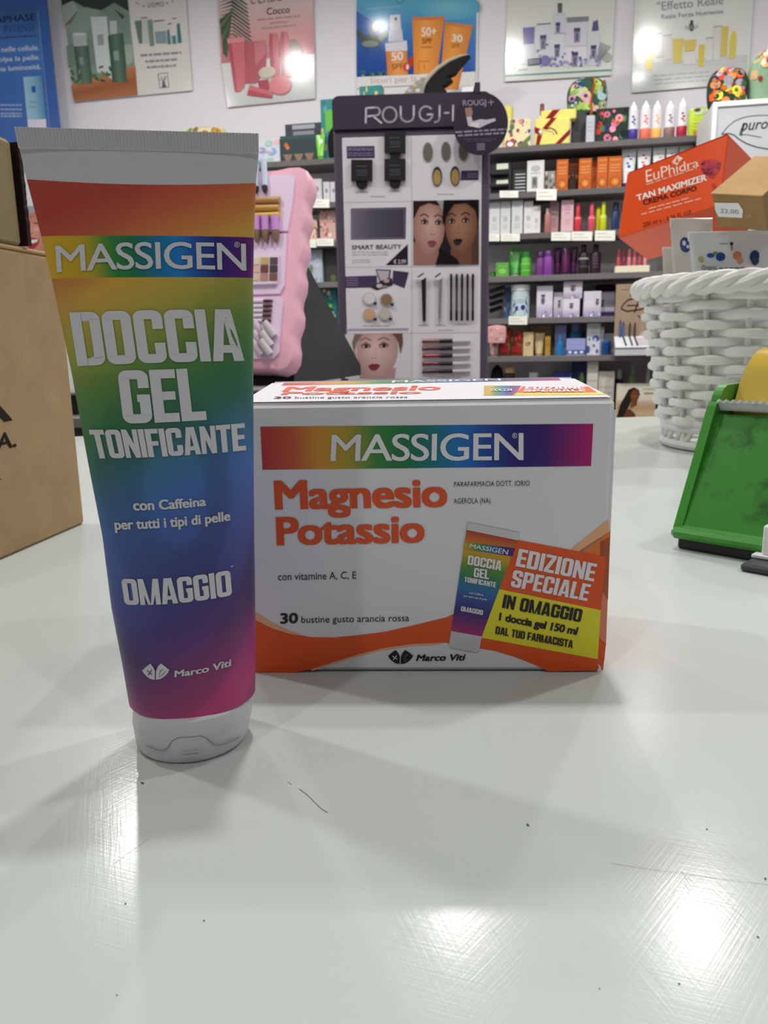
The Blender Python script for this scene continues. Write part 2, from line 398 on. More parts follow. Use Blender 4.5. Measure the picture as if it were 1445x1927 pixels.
# recessed downlights, and one hanging on a rod near the shelves
for i, (x, y, z, pw) in enumerate(LAMPS):
    t = thing('ceiling_lamp', 'white round downlight hanging on a thin rod from the ceiling', 'lamp', (x, y, z), 'round downlights on rods')
    F = FR((x, y, z))
    mb = MB(); mb.lathe(F, [(0.062, 0.0), (0.075, -0.004), (0.078, -0.0005), (0.07, 0.0)], '#f0f0ee', 'painted_metal', 28); part(mb, 'trim_ring', t)
    mb = MB(); mb.lathe(F, [(0.058, -0.006), (0.06, -0.003)], '#fffaf0', 'lamp_glow', 24); part(mb, 'diffuser', t)
    mb = MB(); mb.lathe(F, [(0.07, 0.0), (0.07, 0.06), (0.05, 0.07), (0.006, 0.072), (0.006, CEIL - z)], '#d9d9d9', 'painted_metal', 24); part(mb, 'housing', t)

# ------------------------------------------------------------------ counter
e1, e2 = ground(1215, 784), ground(155, 821)
sl = (e1[1] - e2[1]) / (e1[0] - e2[0]); eY = lambda X: e1[1] + sl * (X - e1[0])
t = thing('counter', 'white worn laminate shop counter that everything in front stands on', 'counter', (0, 0.4, 0))
XL, XR, YN = -0.62, 0.95, -0.18
mb = MB(); mb.prism([(XL, YN, 0), (XR, YN, 0), (XR, eY(XR), 0), (XL, eY(XL), 0)], (0, 0, -0.04), '#c3c9c6', 'white_laminate'); part(mb, 'worktop', t)
mb = MB(); mb.prism([(XL + .03, YN + .06, -.04), (XR - .03, YN + .06, -.04), (XR - .03, eY(XR) - .03, -.04), (XL + .03, eY(XL) - .03, -.04)], (0, 0, -(TOP - .04)), '#c9cac9', 'laminate'); part(mb, 'cabinet_body', t)
CT = Plane((0, 0.3, 0), (1, 0, 0), (0, 1, 0))
def scuff(kind, *a_):
    mb = MB(); p = Pr(mb, CT.hit, 0.00012)
    if kind == 'speck': x, y, rx, ry, ro = a_; p.ell(x, y, rx, ry, '#4a4b4a', 1, rot=ro, n=9)
    else: p.line(*a_)
    part(mb, kind, t)
for q in ((268, 1474, 3.5, 1.6, .4), (993, 1553, 3.2, 2.0, .8), (1440, 1654, 2.5, 2, 0), (384, 1733, 2, 1.4, 0), (1330, 1561, 2, 1.2, .6), (1426, 1764, 3, 1.3, .5), (1278, 1852, 2.5, 1.4, 0), (236, 1701, 2, 1.2, 0), (1128, 1861, 1.4, 1.4, 0), (220, 1873, 1.6, 1.2, 0)): scuff('speck', *q)
hair = [(540, 1471), (549, 1477), (563, 1485), (578, 1496), (593, 1511), (604, 1522), (617, 1530)]
scuff('scratch', hair[2:], 1.1, '#6d706e'); scuff('scratch', hair[:2], 0.8, '#8b8e8c')
for q in ([(1282, 1640), (1296, 1662)], [(1288, 1665), (1298, 1677)], [(1294, 1652), (1306, 1661)], [(215, 1625), (280, 1578)], [(1150, 1625), (1290, 1646)], [(1290, 1646), (1445, 1665)]): scuff('scratch', q, 0.5, '#aab0ad')

# ------------------------------------------------------------------ supplement carton
BXO, BYAW, BW_, BH, BD, BB = np.array([-.0477, .2613, 0]), -.0383, .123, .0944, .065, .0033
bX = np.array([math.cos(BYAW), math.sin(BYAW), 0]); bY = np.array([-math.sin(BYAW), math.cos(BYAW), 0])
t = thing('supplement_carton', 'white and orange supplement carton with a rainbow band standing behind the rainbow tube', 'carton', BXO + bX * BW_ / 2 + bY * BD / 2)
WH = '#e6e4ea'
def FB(u, d, z):
    k = z / BH
    return BXO + bX * (u - 0.0006 * math.sin(math.pi * min(max(d / BD, 0), 1)) * 0) + bY * (d - 0.0004 * math.sin(math.pi * min(max(u / BW_, 0), 1)) * (d > BD / 2)) + Z * (z + BB * k * d / BD)
mb = MB(); mb.rbox(FB, (0, 0, 0.0003), (BW_, BD, BH), 0.0017, WH, 'coated_board')
FP = Plane(BXO, bX, Z); p = Pr(mb, FP.hit, 0.00011, 'coated_board')
z2 = lambda x, y: (460 + x / 3.803, 880 + y / 3.803)
z3 = lambda x, y: (820 + x / 4.014, 880 + y / 4.014)
OR, PE = '#e8571c', '#f0b48c'
# waves along the foot
up = [(478, 1165)] + [z2(*q) for q in ((200, 1150), (330, 1190), (480, 1213), (640, 1215), (800, 1200), (1000, 1175), (1200, 1130), (1445, 1070))] + [z3(120, 1110), z3(240, 1060)]
lo = [(478, 1265.5), z2(350, 1468)] + [z2(*q) for q in ((480, 1440), (640, 1390), (820, 1335), (1000, 1290), (1200, 1262), (1445, 1252))] + [z3(120, 1333), z3(240, 1340)]
p.poly(up + lo[::-1], OR)
pe = [z2(*q) for q in ((78, 1035), (200, 1110), (330, 1170), (440, 1205))]
p.poly([(479, 1151)] + pe[1:] + [up[2], up[1], up[0]], PE)
pe2 = [z2(*q) for q in ((480, 1440), (640, 1390), (820, 1335), (1000, 1290), (1200, 1262), (1400, 1253))]
for a, b in zip(pe2, pe2[1:]): p.poly([a, b, (b[0], b[1] + 3.2), (a[0], a[1] + 4)], PE)
p.poly([z3(330, 1290), z3(330, 1365), z3(450, 1385), z3(600, 1430), z3(750, 1490), z3(850, 1538), z3(1262, 1530), z3(1285, 1330), z3(1240, 1290)], OR)
p.poly([z3(1020, 615), z3(1298, 392), z3(1316, 480), z3(1100, 650)], PE); p.poly([z3(1085, 625), z3(1318, 478), z3(1300, 1000), z3(1100, 700)], '#ea7a35')
p.poly([z3(1240, 560), z3(1316, 520), z3(1285, 1340), z3(1235, 1300)], '#e98a68')
# special edition panel
p.poly([z3(615, 545), z3(1285, 672), z3(1245, 1075), z3(465, 915)], OR, 2)
p.poly([z3(470, 915), z3(1245, 1075), z3(1222, 1445), z3(345, 1283)], '#ece02c', 2)
WT = '#eceaf0'; BK = '#1b1416'
def bt(body, q, col, f, l=4, **k): p.btext(body, [f(*a) for a in q], col, l, **k)
bt('EDIZIONE', ((628, 608), (1218, 725), (1190, 858), (600, 740)), WT, z3)
bt('SPECIALE', ((588, 768), (1172, 880), (1140, 1005), (562, 895)), WT, z3)
bt('IN OMAGGIO', ((517, 955), (1110, 1070), (1090, 1165), (497, 1055)), BK, z3)
p.text('1 doccia gel 150 ml', [z3(*a) for a in ((482, 1092), (1078, 1205), (1062, 1262), (474, 1150))], BK, 4, bold=0.04, track=0.95)
bt('DAL TUO FARMACISTA', ((455, 1195), (1038, 1303), (1030, 1360), (447, 1252)), BK, z3)
# the tube printed on the carton
RB = [(0, '#b4402a'), (.10, '#cf7a2c'), (.22, '#c9a52e'), (.33, '#5f8f35'), (.45, '#2f7f5c'), (.55, '#2f70ae'), (.65, '#33519c'), (.78, '#352a78'), (.9, '#7a2a74'), (1, '#b12a72')]
p.poly([z3(*a) for a in ((240, 412), (632, 490), (618, 547), (232, 468))], '#d4d3d8', 3)
p.grad(0, 0, 0, 0, RB, 3, 26, True, [z3(232, 468), z3(617, 547), z3(345, 1273), z3(115, 1232)])
p.poly([z3(*a) for a in ((115, 1232), (345, 1273), (326, 1388), (300, 1392), (120, 1360), (98, 1340))], '#cfcdd4', 3)
p.grad(0, 0, 0, 0, [(0, '#c9a52e'), (.3, '#2f8f4a'), (.6, '#1d6fae'), (.8, '#2a2a80'), (1, '#5a2070')], 4, 12, False, [z3(216, 560), z3(598, 607), z3(578, 668), z3(207, 610)])
p.text('MASSIGEN', [z3(*a) for a in ((262, 572), (548, 617), (541, 655), (252, 601))], WT, 5, bold=0.01)
for b_, q in (('DOCCIA', ((245, 658), (500, 700), (490, 775), (237, 727))), ('GEL', ((290, 752), (405, 770), (398, 840), (284, 822))), ('TONIFICANTE', ((217, 820), (456, 863), (450, 902), (213, 858))), ('OMAGGIO', ((192, 1042), (357, 1073), (353, 1110), (187, 1078)))): bt(b_, q, WT, z3, 5)
p.text('con Caffeina', [z3(*a) for a in ((255, 932), (358, 950), (356, 966), (252, 948))], WT, 5, bold=0.01); p.text('per tutti i tipi di pelle', [z3(*a) for a in ((212, 955), (385, 985), (383, 1000), (210, 970))], WT, 5, bold=0.01)
# rainbow band and wordmark
BANDC = [(0, '#c23a3e'), (.10, '#d2603a'), (.18, '#dd9a35'), (.26, '#b9a236'), (.34, '#3f8a40'), (.44, '#1c7a4c'), (.53, '#147a86'), (.60, '#1d78c8'), (.68, '#234ea8'), (.76, '#241e78'), (.86, '#3c1c72'), (.94, '#8a1c70'), (1, '#b81c74')]
p.grad(0, 0, 0, 0, BANDC, 1, 48, False, [(490, 803), (1116, 797.5), (1112, 877), (494, 884)])
p.text('MASSIGEN', [(624.4, 818), (984.7, 814.6), (984.7, 865.4), (622, 867.4)], WT, 3, bold=0.008, track=0.93, res=5)
p.text('®', [(963.5, 815), (973, 815), (973, 824.5), (963.5, 824.5)], WT, 3)
# name, dose and small print
MO = '#e4582a'
p.text('Magnesio', [(515, 904.5), (841, 899), (842, 953.5), (518, 958.9)], MO, 2, bold=0.034, track=0.98, res=5)
p.text('Potassio', [(519, 973.3), (799, 968), (799, 1020.5), (521, 1026)], MO, 2, bold=0.034, track=0.98, res=5)
DK = '#241c26'
p.text('con vitamine A, C, E', [(523.5, 1078), (670.5, 1075.5), (670.5, 1088.6), (523.5, 1092)], DK, 2)
p.text('30', [(527.4, 1154), (561, 1153), (561, 1172.4), (527.4, 1173.7)], DK, 2, bold=0.03)
p.text('bustine gusto arancia rossa', [(567.3, 1159.5), (769.8, 1156), (769.8, 1168.5), (567.3, 1172)], DK, 2)
p.text('PARAFARMACIA DOTT. IORIO', [z3(*a) for a in ((138, 107), (708, 97), (708, 136), (138, 143))], '#3a3640', 2, track=1.05)
p.text('AGEROLA (NA)', [z3(*a) for a in ((135, 232), (413, 228), (413, 268), (135, 271))], '#3a3640', 2, track=1.05)
def emblem(pr, f, col, l):
    pr.poly([f(*a) for a in ((0, 42), (28, 18), (54, 0), (74, 22), (85, 48), (83, 100), (55, 95), (30, 78), (12, 60))], col, l)
    pr.poly([f(*a) for a in ((92, 48), (104, 20), (124, 0), (152, 20), (180, 42), (168, 62), (150, 80), (120, 97), (90, 100))], col, l)
EM = '#17131a'
fe = lambda x, y: z2(1027 + x, 1304 + y - x * .01)
p.poly([z3(*q) for q in ((1222, 1478), (1240, 1492), (1252, 1530), (1236, 1536), (1216, 1534), (1228, 1510))], '#e2e0e4', 3)
emblem(p, fe, EM, 2); p.line([fe(32, 42), fe(66, 66)], 1.6, WH, 3); p.line([fe(62, 38), fe(38, 70)], 1.6, WH, 3)
p.line([fe(118, 70), fe(126, 40), fe(146, 34)], 1.0, '#8a8690', 3); p.line([fe(112, 82), fe(140, 66)], .8, '#8a8690', 3)
p.text('Marco Viti', [(783.5, 1231.5), (874.5, 1230.3), (873, 1242.3), (782.5, 1243.5)], EM, 2, bold=0.03, shear=0.03)
part(mb, 'carton_body', t)
# closing flap on top with its own print
tV = bY * BD + Z * BB
TP = Plane(BXO + Z * (BH + 0.0001), bX, tV)
mb = MB(); f0 = FR(TP.o, bX, TP.V, TP.N)
L_ = math.hypot(BD, BB)
mb.poly([TP.pt(0.0012, 0.0012, 0.00015), TP.pt(BW_ - .0012, .0012, .00015), TP.pt(BW_ - .0012, L_ - .004, .00015), TP.pt(BW_ - .006, L_ - .0012, .00015), TP.pt(.006, L_ - .0012, .00015), TP.pt(.0012, L_ - .004, .00015)], WH, 'coated_board')
mb.tube([TP.pt(.002, L_ - .0012, .0001), TP.pt(BW_ - .002, L_ - .0012, .0001)], .0004, '#d8d6dc', 'coated_board', 6)
p = Pr(mb, TP.hit, 0.00012, 'coated_board'); z1 = lambda x, y: (460 + x / 2.007, 690 + y / 2.007)
p.grad(0, 0, 0, 0, BANDC, 2, 40, False, [z1(150, 63), z1(1180, 42), z1(1196, 53), z1(140, 73)])
p.text('MASSIGEN', [z1(560, 56), z1(965, 48), z1(970, 55), z1(555, 64)], WT, 3, bold=0.01)
p.text('Magnesio', [z1(165, 78), z1(748, 72), z1(738, 91), z1(140, 96)], MO, 2, bold=0.03); p.text('Potassio', [z1(150, 98), z1(672, 94), z1(666, 105), z1(135, 109)], MO, 2, bold=0.03)
p.text('30', [z1(114, 116), z1(178, 115), z1(176, 123), z1(110, 124)], DK, 2, bold=.02); p.text('bustine gusto arancia rossa', [z1(192, 115), z1(618, 113), z1(616, 121), z1(190, 123)], DK, 2)
p.grad(0, 0, 0, 0, RB[2:], 2, 10, False, [z1(905, 74), z1(1045, 74), z1(1022, 111), z1(903, 111)])
p.poly([z1(*a) for a in ((1050, 77), (1300, 78), (1332, 100), (1025, 102))], OR, 2); p.poly([z1(*a) for a in ((1025, 102), (1332, 99), (1372, 108), (1012, 110))], '#ece02c', 2)
bt('EDIZIONE', ((1062, 80), (1282, 80), (1286, 89), (1058, 90)), WT, z1, 4); bt('SPECIALE', ((1056, 92), (1286, 91), (1290, 99), (1052, 100)), WT, z1, 4)
p.text('DOCCIA', [z1(935, 88), z1(1015, 88), z1(1010, 97), z1(930, 97)], WT, 4, bold=.03)
part(mb, 'top_flap', t)
mb = MB()
RF = Plane(BXO + bX * BW_, bY, Z); mb.poly([RF.pt(.003, .0008, .0002), RF.pt(BD - .003, .0008, .0002), RF.pt(BD - .003, .03, .0002), RF.pt(.003, .052, .0002)], OR, 'coated_board')
mb.tube([RF.pt(.0018, .004, .0001), RF.pt(.0018, BH - .004, .0001)], .0006, WH, 'coated_board', 6)
part(mb, 'side_flap', t)

# ------------------------------------------------------------------ shower gel tube
TC = np.array([-.0577, .2155, 0]); YAW = math.radians(10)
tU = np.array([math.cos(YAW), math.sin(YAW), 0]); tN = np.array([math.sin(YAW), -math.cos(YAW), 0])
rows = [(247, 43.5, 483), (285, 51, 483.5), (335, 62, 479), (440, 88, 475), (520, 107, 473.5), (698, 144, 474), (870, 175, 475), (1000, 200, 476), (1130, 216, 478), (1240, 237, 479.5), (1306, 248, 478.5)]
tz, tx, ta = [], [], []
for py, l, r in rows:
    q = at((l + r) / 2, py, TC[1]); tz.append(q[2]); tx.append(q[0]); ta.append((r - l) / 2 / F_PX * depth(q) * 1.004)
tz, tx, ta = (np.array(k[::-1]) for k in (tz, tx, ta))
ZT, ZB = float(tz[-1]), float(tz[0])
def tsec(z):
    a = float(np.interp(z, tz, ta)); x = float(np.interp(z, tz, tx)); s = min(max((z - ZB) / (tz[-2] - ZB), 0), 1)
    b = 0.0158 * (1 - s) ** 0.92 + 0.0009 * s ** 1.0
    return x, a, b
def tpoint(z, u):
    """u: angle, -pi/2 faces the viewer; a lens shaped section"""
    x, a, b = tsec(z); c = np.array([x, TC[1], z]); e = 1.0
    return c + tU * a * math.cos(u) - tN * b * (math.sin(u) if True else 0)
def tube_px(px, py, h=0.0):
    d = ray(px, py); off = 0.012
    for _ in range(14):
        o = np.array([np.interp(q[2], tz, tx) if _ else -.07, TC[1], 0]) + tN * off if _ else TC + tN * off
        tpar = ((o - CAM) @ tN) / (d @ tN); q = CAM + d * tpar
        x, a, b = tsec(q[2]); k = ((q - np.array([x, TC[1], q[2]])) @ tU) / a
        off = b * math.sqrt(max(1 - min(k * k, 1), 0.0))
    return q + nrm(tN * max(math.sqrt(max(1 - min(k * k, .97), 0)), .2) / b + tU * k / a) * h
zc = lambda py: float(at(270, py, TC[1] - .006)[2])
Z_CRIMP, Z_COL = float(np.interp(285, [r[0] for r in rows], tz[::-1])), zc(338)
ZB1, ZB0 = zc(441), zc(521)
GR = [(0, '#c03a28'), (.06, '#cd5c2c'), (.11, '#d6842c'), (.15, '#d8a62c'), (.20, '#bea830'), (.25, '#98a034'), (.31, '#5f8f38'), (.38, '#367f48'), (.44, '#2a7560'), (.50, '#2f7398'), (.57, '#3468b4'), (.65, '#3a58a6'), (.73, '#3c4494'), (.80, '#402f7c'), (.86, '#5c2c7a'), (.92, '#942e7e'), (1, '#c02a78')]
BG = [(0, '#dfae2c'), (.2, '#c4aa2c'), (.30, '#3c9040'), (.42, '#1f7a50'), (.54, '#1a7aae'), (.63, '#1d84d0'), (.72, '#2458b0'), (.82, '#2e2a80'), (.92, '#54247a'), (1, '#6a2478')]
t = thing('shower_gel_tube', 'tall rainbow printed shower gel tube standing on its white cap before the supplement carton', 'tube', (TC[0], TC[1], 0))
NU = 72
def ring(z): return [tpoint(z, 2 * math.pi * j / NU) for j in range(NU)]
def gradcol(z, j):
    u = 2 * math.pi * j / NU; k = math.cos(u); front = -math.sin(u)
    s = (Z_COL - z) / (Z_COL - ZB); g = ramp(GR, min(max(s + 0.07 * k * (1 if front > -0.2 else -1), 0), 1))
    # faint swirling arcs printed over the rainbow
    d = math.hypot((k - 0.15) * 0.9, (s - 0.56) * 3.2); w_ = math.sin(d * 9 + 2.5 * k); amp = 0.17 * min(max((s - 0.3) / 0.2, 0), 1)
    a2 = 0.12 * (0.5 + 0.5 * math.tanh(14 * (math.sin((s * 2.2 + k * .55) * 4.2) - .2))) * (s < .34)
    f = 1 + amp * math.tanh(4 * w_) + a2 * .9
    gr = sum(g) / 3 * .55 + .09  # grey mixed into the inks to imitate the haze of the satin sheen
    return tuple(min(c * f * .84 + gr * .16, 1) for c in g)
mb = MB(); N1, N2, N3 = 10, 8, 62
zs = list(np.linspace(ZB, ZB0, N3)); rg = [ring(z) for z in zs]; mb.loft(rg, lambda i, j: gradcol(zs[i], j), 'soft_plastic', caps=(True, False))
zb = list(np.linspace(ZB0, ZB1, 6)); mb.loft([ring(z) for z in zb], lambda i, j: ramp(BG, (math.cos(2 * math.pi * j / NU) + 1) / 2), 'soft_plastic', caps=(False, False))
za = list(np.linspace(ZB1, Z_COL, 16)); mb.loft([[tpoint(z + (0.0011 * math.cos(2 * math.pi * j / NU) ** 2 - .0004) * max(0, (z - za[0]) / (za[-1] - za[0])) ** 3, 2 * math.pi * j / NU) for j in range(NU)] for z in za], lambda i, j: gradcol(za[i], j), 'soft_plastic', caps=(False, False))
zw = list(np.linspace(Z_COL, Z_CRIMP, 8)); mb.loft([[tpoint(z + (0.0011 * math.cos(2 * math.pi * j / NU) ** 2 - .0004) * (1 - (z - zw[0]) / (zw[-1] - zw[0])), 2 * math.pi * j / NU) for j in range(NU)] for z in zw], '#c9c8ce', 'soft_plastic', caps=(False, False))
TW = '#d6d6da'
p = Pr(mb, tube_px, 0.00012, 'soft_plastic')
p.text('MASSIGEN', [(104.7, 463), (462, 459), (463, 509.5), (108, 512.5)], TW, 2, bold=0.008, bow=-5, track=0.93, res=4)
p.text('®', [(440.5, 456), (451, 456), (451, 466), (440.5, 466)], TW, 2)
p.btext('DOCCIA', [(131, 588), (448, 582), (459, 679), (147, 689)], TW, 2, bow=-1.5, gap=.035)
p.btext('GEL', [(221, 697), (378, 692), (389, 790), (233, 797)], TW, 2, bow=1, gap=.03)
p.btext('TONIFICANTE', [(168, 808.5), (459, 796), (462, 847), (181, 862.5)], TW, 2, bow=3.5, gap=.03)
p.text('con Caffeina', [(250, 940), (386.6, 934.5), (388, 951), (252, 960.5)], TW, 2, bold=0.035, bow=2)
p.text('per tutti i tipi di pelle', [(215.5, 977), (432, 961), (433, 979), (217.7, 996.5)], TW, 2, bold=0.035, bow=3.5)
p.btext('OMAGGIO', [(229, 1088.5), (432, 1072), (436, 1119.5), (236, 1137.5)], TW, 2, bow=6, gap=.04)
p.btext('*', [(431, 1064), (439, 1063), (440, 1075), (432, 1076)], TW, 2)
fz = lambda x, y: (268.5 + x * .281, 1248.5 + y * .305 - x * .006 + 0.0004 * x * x * 0)
emblem(p, fz, TW, 2); p.line([fz(34, 40), fz(66, 68)], 1.6, '#8a3a78', 3); p.line([fz(64, 38), fz(40, 70)], 1.6, '#8a3a78', 3)
p.line([fz(112, 72), fz(122, 44), fz(140, 34)], 0.9, '#8a5a90', 3); p.line([fz(112, 84), fz(142, 62), fz(156, 50)], .9, '#8a5a90', 3)
p.text('Marco Viti', [(327, 1261.5), (432.5, 1239.5), (433.5, 1252.5), (328.5, 1273.5)], TW, 2, bold=0.03, bow=3, shear=0.02)
part(mb, 'tube_body', t)
# ribbed crimp
mb = MB(); NR = 300; rings = []
for k, z in enumerate((Z_CRIMP, Z_CRIMP + .0002, ZT - .0002, ZT)):
    x, a, b = tsec(z); c = np.array([x, TC[1], z]); fr, bk = [], []
    for i in range(NR + 1):
        u = -1 + 2 * i / NR; rib = 0.00018 * math.sin(i * 2 * math.pi / 4.2) if 0 < k < 3 else 0
        fr.append(c + tU * a * u + tN * (0.0011 + rib)); bk.append(c + tU * a * u - tN * (0.0011 + rib))
    rings.append(fr + bk[::-1])
mb.loft(rings, '#c6c6c9', 'soft_plastic', caps=(True, True), smooth=False); part(mb, 'crimped_seam', t, 'pale ribbed seal at the top of the tube')
# flip cap
mb = MB(); CF = FR((TC[0], TC[1], 0)); cr = 0.0171
ctop = np.array([tsec(ZB)[0], TC[1], ZB])
def capF(u, d, z):
    k = z / ZB; return np.array([TC[0] + (ctop[0] - TC[0]) * k + u, TC[1] + d, z])
mb.lathe(capF, [(cr - .0002, .0072), (cr, .0076), (cr - .0003, ZB - .0006), (cr - .0012, ZB + .0002), (cr - .004, ZB + .0004)], '#dddcdf', 'soft_plastic', 64); part(mb, 'cap_collar', t, 'smooth white upper half of the flip cap')
mb = MB(); mb.lathe(capF, [(cr - .0035, .0), (cr - .0016, .0004), (cr - .0009, .0016), (cr - .0001, .0075)], '#dddcdf', 'soft_plastic', 64)
def cap_px(px, py, h=0.0):
    d = ray(px, py); q = None; c0 = TC.copy()
    for _ in range(6):
        o = (CAM - c0)[:2]; dd = d[:2]; r = cr + h
        A, B, C_ = dd @ dd, 2 * (o @ dd), o @ o - r * r; s = (-B - math.sqrt(max(B * B - 4 * A * C_, 0))) / (2 * A); q = CAM + d * s
        c0 = np.array([TC[0] + (ctop[0] - TC[0]) * q[2] / ZB, TC[1], 0])
    return q
z7 = lambda x, y: (220 + x / 4.817, 1200 + y / 4.817)
part(mb, 'flip_lid', t, 'lower hinged lid of the white cap')
mb = MB(); seam = [z7(*a) for a in ((258, 978), (300, 992), (345, 1012), (390, 1024), (432, 1022), (462, 1000), (480, 965), (510, 930), (550, 910), (600, 903), (680, 900), (750, 890), (800, 905), (840, 935), (880, 968), (915, 975), (960, 970), (1020, 948), (1075, 925), (1110, 900))]
mb.tube([cap_px(*q, -.00005) for q in seam], .00013, '#8f8f94', 'soft_plastic', 6); part(mb, 'lid_seam', t)
mb = MB(); q0 = [z7(*a) for a in ((590, 1048), (740, 1030), (748, 1062), (600, 1078))]; m4 = Pr(mb, cap_px, .0001, 'soft_plastic')
for a, b in zip(q0, q0[1:] + q0[:1]): mb.tube([cap_px(*a, 0), cap_px((a[0] + b[0]) / 2, (a[1] + b[1]) / 2, 0), cap_px(*b, 0)], .00016, '#c9c8cc', 'soft_plastic', 6)
part(mb, 'thumb_notch', t)

# ------------------------------------------------------------------ cartons at the left
t = thing('kraft_carton', 'big brown cardboard shipping carton with black lettering at the left end of the counter', 'carton', (-.33, .36, 0))
A, Bp = np.array([-.1957, .5057, 0]), np.array([-.2097, .4171, 0]); dr = nrm(Bp - A); ou = np.array([-dr[1], dr[0], 0]) * -1  # into the carton
ou = np.array([dr[1], -dr[0], 0]); ou = ou if ou[0] < 0 else -ou
CH = float(at(98, 485, A[1])[2])
FC = FR(A, dr, ou, Z)
mb = MB(); mb.rbox(FC, (0, 0, 0), (.30, .26, CH), .0018, '#a98f6c', 'kraft')
CPl = Plane(A, -dr, Z)
p = Pr(mb, CPl.hit, .0002, 'kraft')
BKK = '#2a1c16'
p.text('A', [(-28, 757), (8, 756), (23, 791), (-42, 803)], BKK, 1, bold=0.04); p.text('A.', [(-2, 815), (24, 812), (31, 840), (-8, 849)], BKK, 1, bold=0.02); p.text('A', [(-14, 893), (-1, 891), (2, 903), (-18, 907)], BKK, 1)
part(mb, 'carton_body', t)
mb = MB(); mb.rbox(FC, (.0, .0, CH), (.30, .126, CH + .0022), .0008, '#b3986f', 'kraft'); part(mb, 'top_flap', t)
mb = MB(); mb.rbox(FC, (.0, .1275, CH), (.30, .26, CH + .0022), .0008, '#b3986f', 'kraft'); part(mb, 'top_flap', t)
A2 = at(57, 478, .47); A2[2] = CH + .0022; H2 = .0565
t = thing('kraft_carton', 'smaller brown carton with a dark torn flap lying on the big kraft carton', 'carton', (A2[0] - .08, .40, A2[2]))
lean = nrm([-.00, 0, 1])
F2 = FR(A2 + ou * .004, dr, ou, Z)
mb = MB(); mb.rbox(F2, (0, 0, .0002), (.22, .15, H2), .0022, '#8f7f5c', 'kraft'); part(mb, 'carton_body', t)
mb = MB()
n = 26; rnd = random.Random(3)
pts = [F2(-.0008, -.0032 + .0006 * rnd.random(), z) for z in np.linspace(.001, H2 - .001, n)] + [F2(-.0008, .004, z) for z in np.linspace(H2 - .001, .001, 4)]
mb.prism(pts, dr * -.0035, '#2b1a1c', 'kraft'); part(mb, 'torn_flap', t, 'dark ragged end flap')

# ------------------------------------------------------------------ wicker basket
BC = np.array([.385, .825, 0]); ZR = .157; RT_, RB_ = .113, .082
t = thing('wicker_basket', 'white painted wicker basket filled with boxes and tubes at the right of the counter', 'basket', BC)
rad = lambda z: RB_ + (RT_ - RB_) * (max(z, 0) / ZR) ** 0.9
NS = 18
mb = MB()
for i in range(NS):
    a = 2 * math.pi * i / NS
    mb.tube([BC + np.array([math.cos(a) * rad(z), math.sin(a) * rad(z), z]) for z in np.linspace(.006, ZR, 8)], .0028, '#dcdcd8', 'wicker', 7)
part(mb, 'stakes', t)
mb = MB(); rowz = np.arange(.031, ZR - .006, .0084); rnd = random.Random(5)
for k, z in enumerate(rowz):
    path = []; NP = NS * 8
    for j in range(NP):
        a = 2 * math.pi * j / NP; s = math.cos(a * NS / 2 + k * math.pi) ; r = rad(z) + .0050 * s
        path.append(BC + np.array([math.cos(a) * r, math.sin(a) * r, z + .0007 * math.sin(a * 3 + k) + .0008 * math.sin(a * 5 + 2 * k)]))
    mb.tube(path, [(.0042 + .0005 * math.cos(2 * math.pi * j / NP * NS + k * 1.7)) for j in range(NP)], '#e4e4e0', 'wicker', 8, sx=.62, close=True)
part(mb, 'wicker_weave', t)
mb = MB()
for q in range(4):
    path = []; NP = 160
    for j in range(NP):
        a = 2 * math.pi * j / NP; ph = a * 9 + q * math.pi / 2; r = RT_ + .004 + .0062 * math.cos(ph)
        path.append(BC + np.array([math.cos(a) * r, math.sin(a) * r, ZR + .003 + .0058 * math.sin(ph)]))
    mb.tube(path, .0052, '#e4e4e0', 'wicker', 8, close=True)
part(mb, 'braided_rim', t)
mb = MB()
for zz, r in ((.005, RB_ + .004), (.022, RB_ + .004), (.0275, RB_ + .005)):
    mb.tube([BC + np.array([math.cos(2 * math.pi * j / 90) * r, math.sin(2 * math.pi * j / 90) * r, zz]) for j in range(90)], .0046, '#dededa', 'wicker', 8, close=True)
for i in range(NS * 2):
    a = 2 * math.pi * i / (NS * 2); a2 = a + .16
    mb.tube([BC + np.array([math.cos(a) * (RB_ + .004), math.sin(a) * (RB_ + .004), .004]), BC + np.array([math.cos(a2) * (RB_ + .006), math.sin(a2) * (RB_ + .006), .024])], .0026, '#dededa', 'wicker', 6)
part(mb, 'foot_border', t)
mb = MB(); mb.lathe(FR(BC), [(0.0, .004), (RB_, .004), (RB_, .009), (0.0, .009)], '#d5d5d0', 'wicker', 40); part(mb, 'base_disc', t)

def rotm(a, b, c):
    ca, sa, cb, sb, cc, sc = math.cos(a), math.sin(a), math.cos(b), math.sin(b), math.cos(c), math.sin(c)
    return np.array([[ca, -sa, 0], [sa, ca, 0], [0, 0, 1]]) @ np.array([[1, 0, 0], [0, cb, -sb], [0, sb, cb]]) @ np.array([[cc, 0, sc], [0, 1, 0], [-sc, 0, cc]])
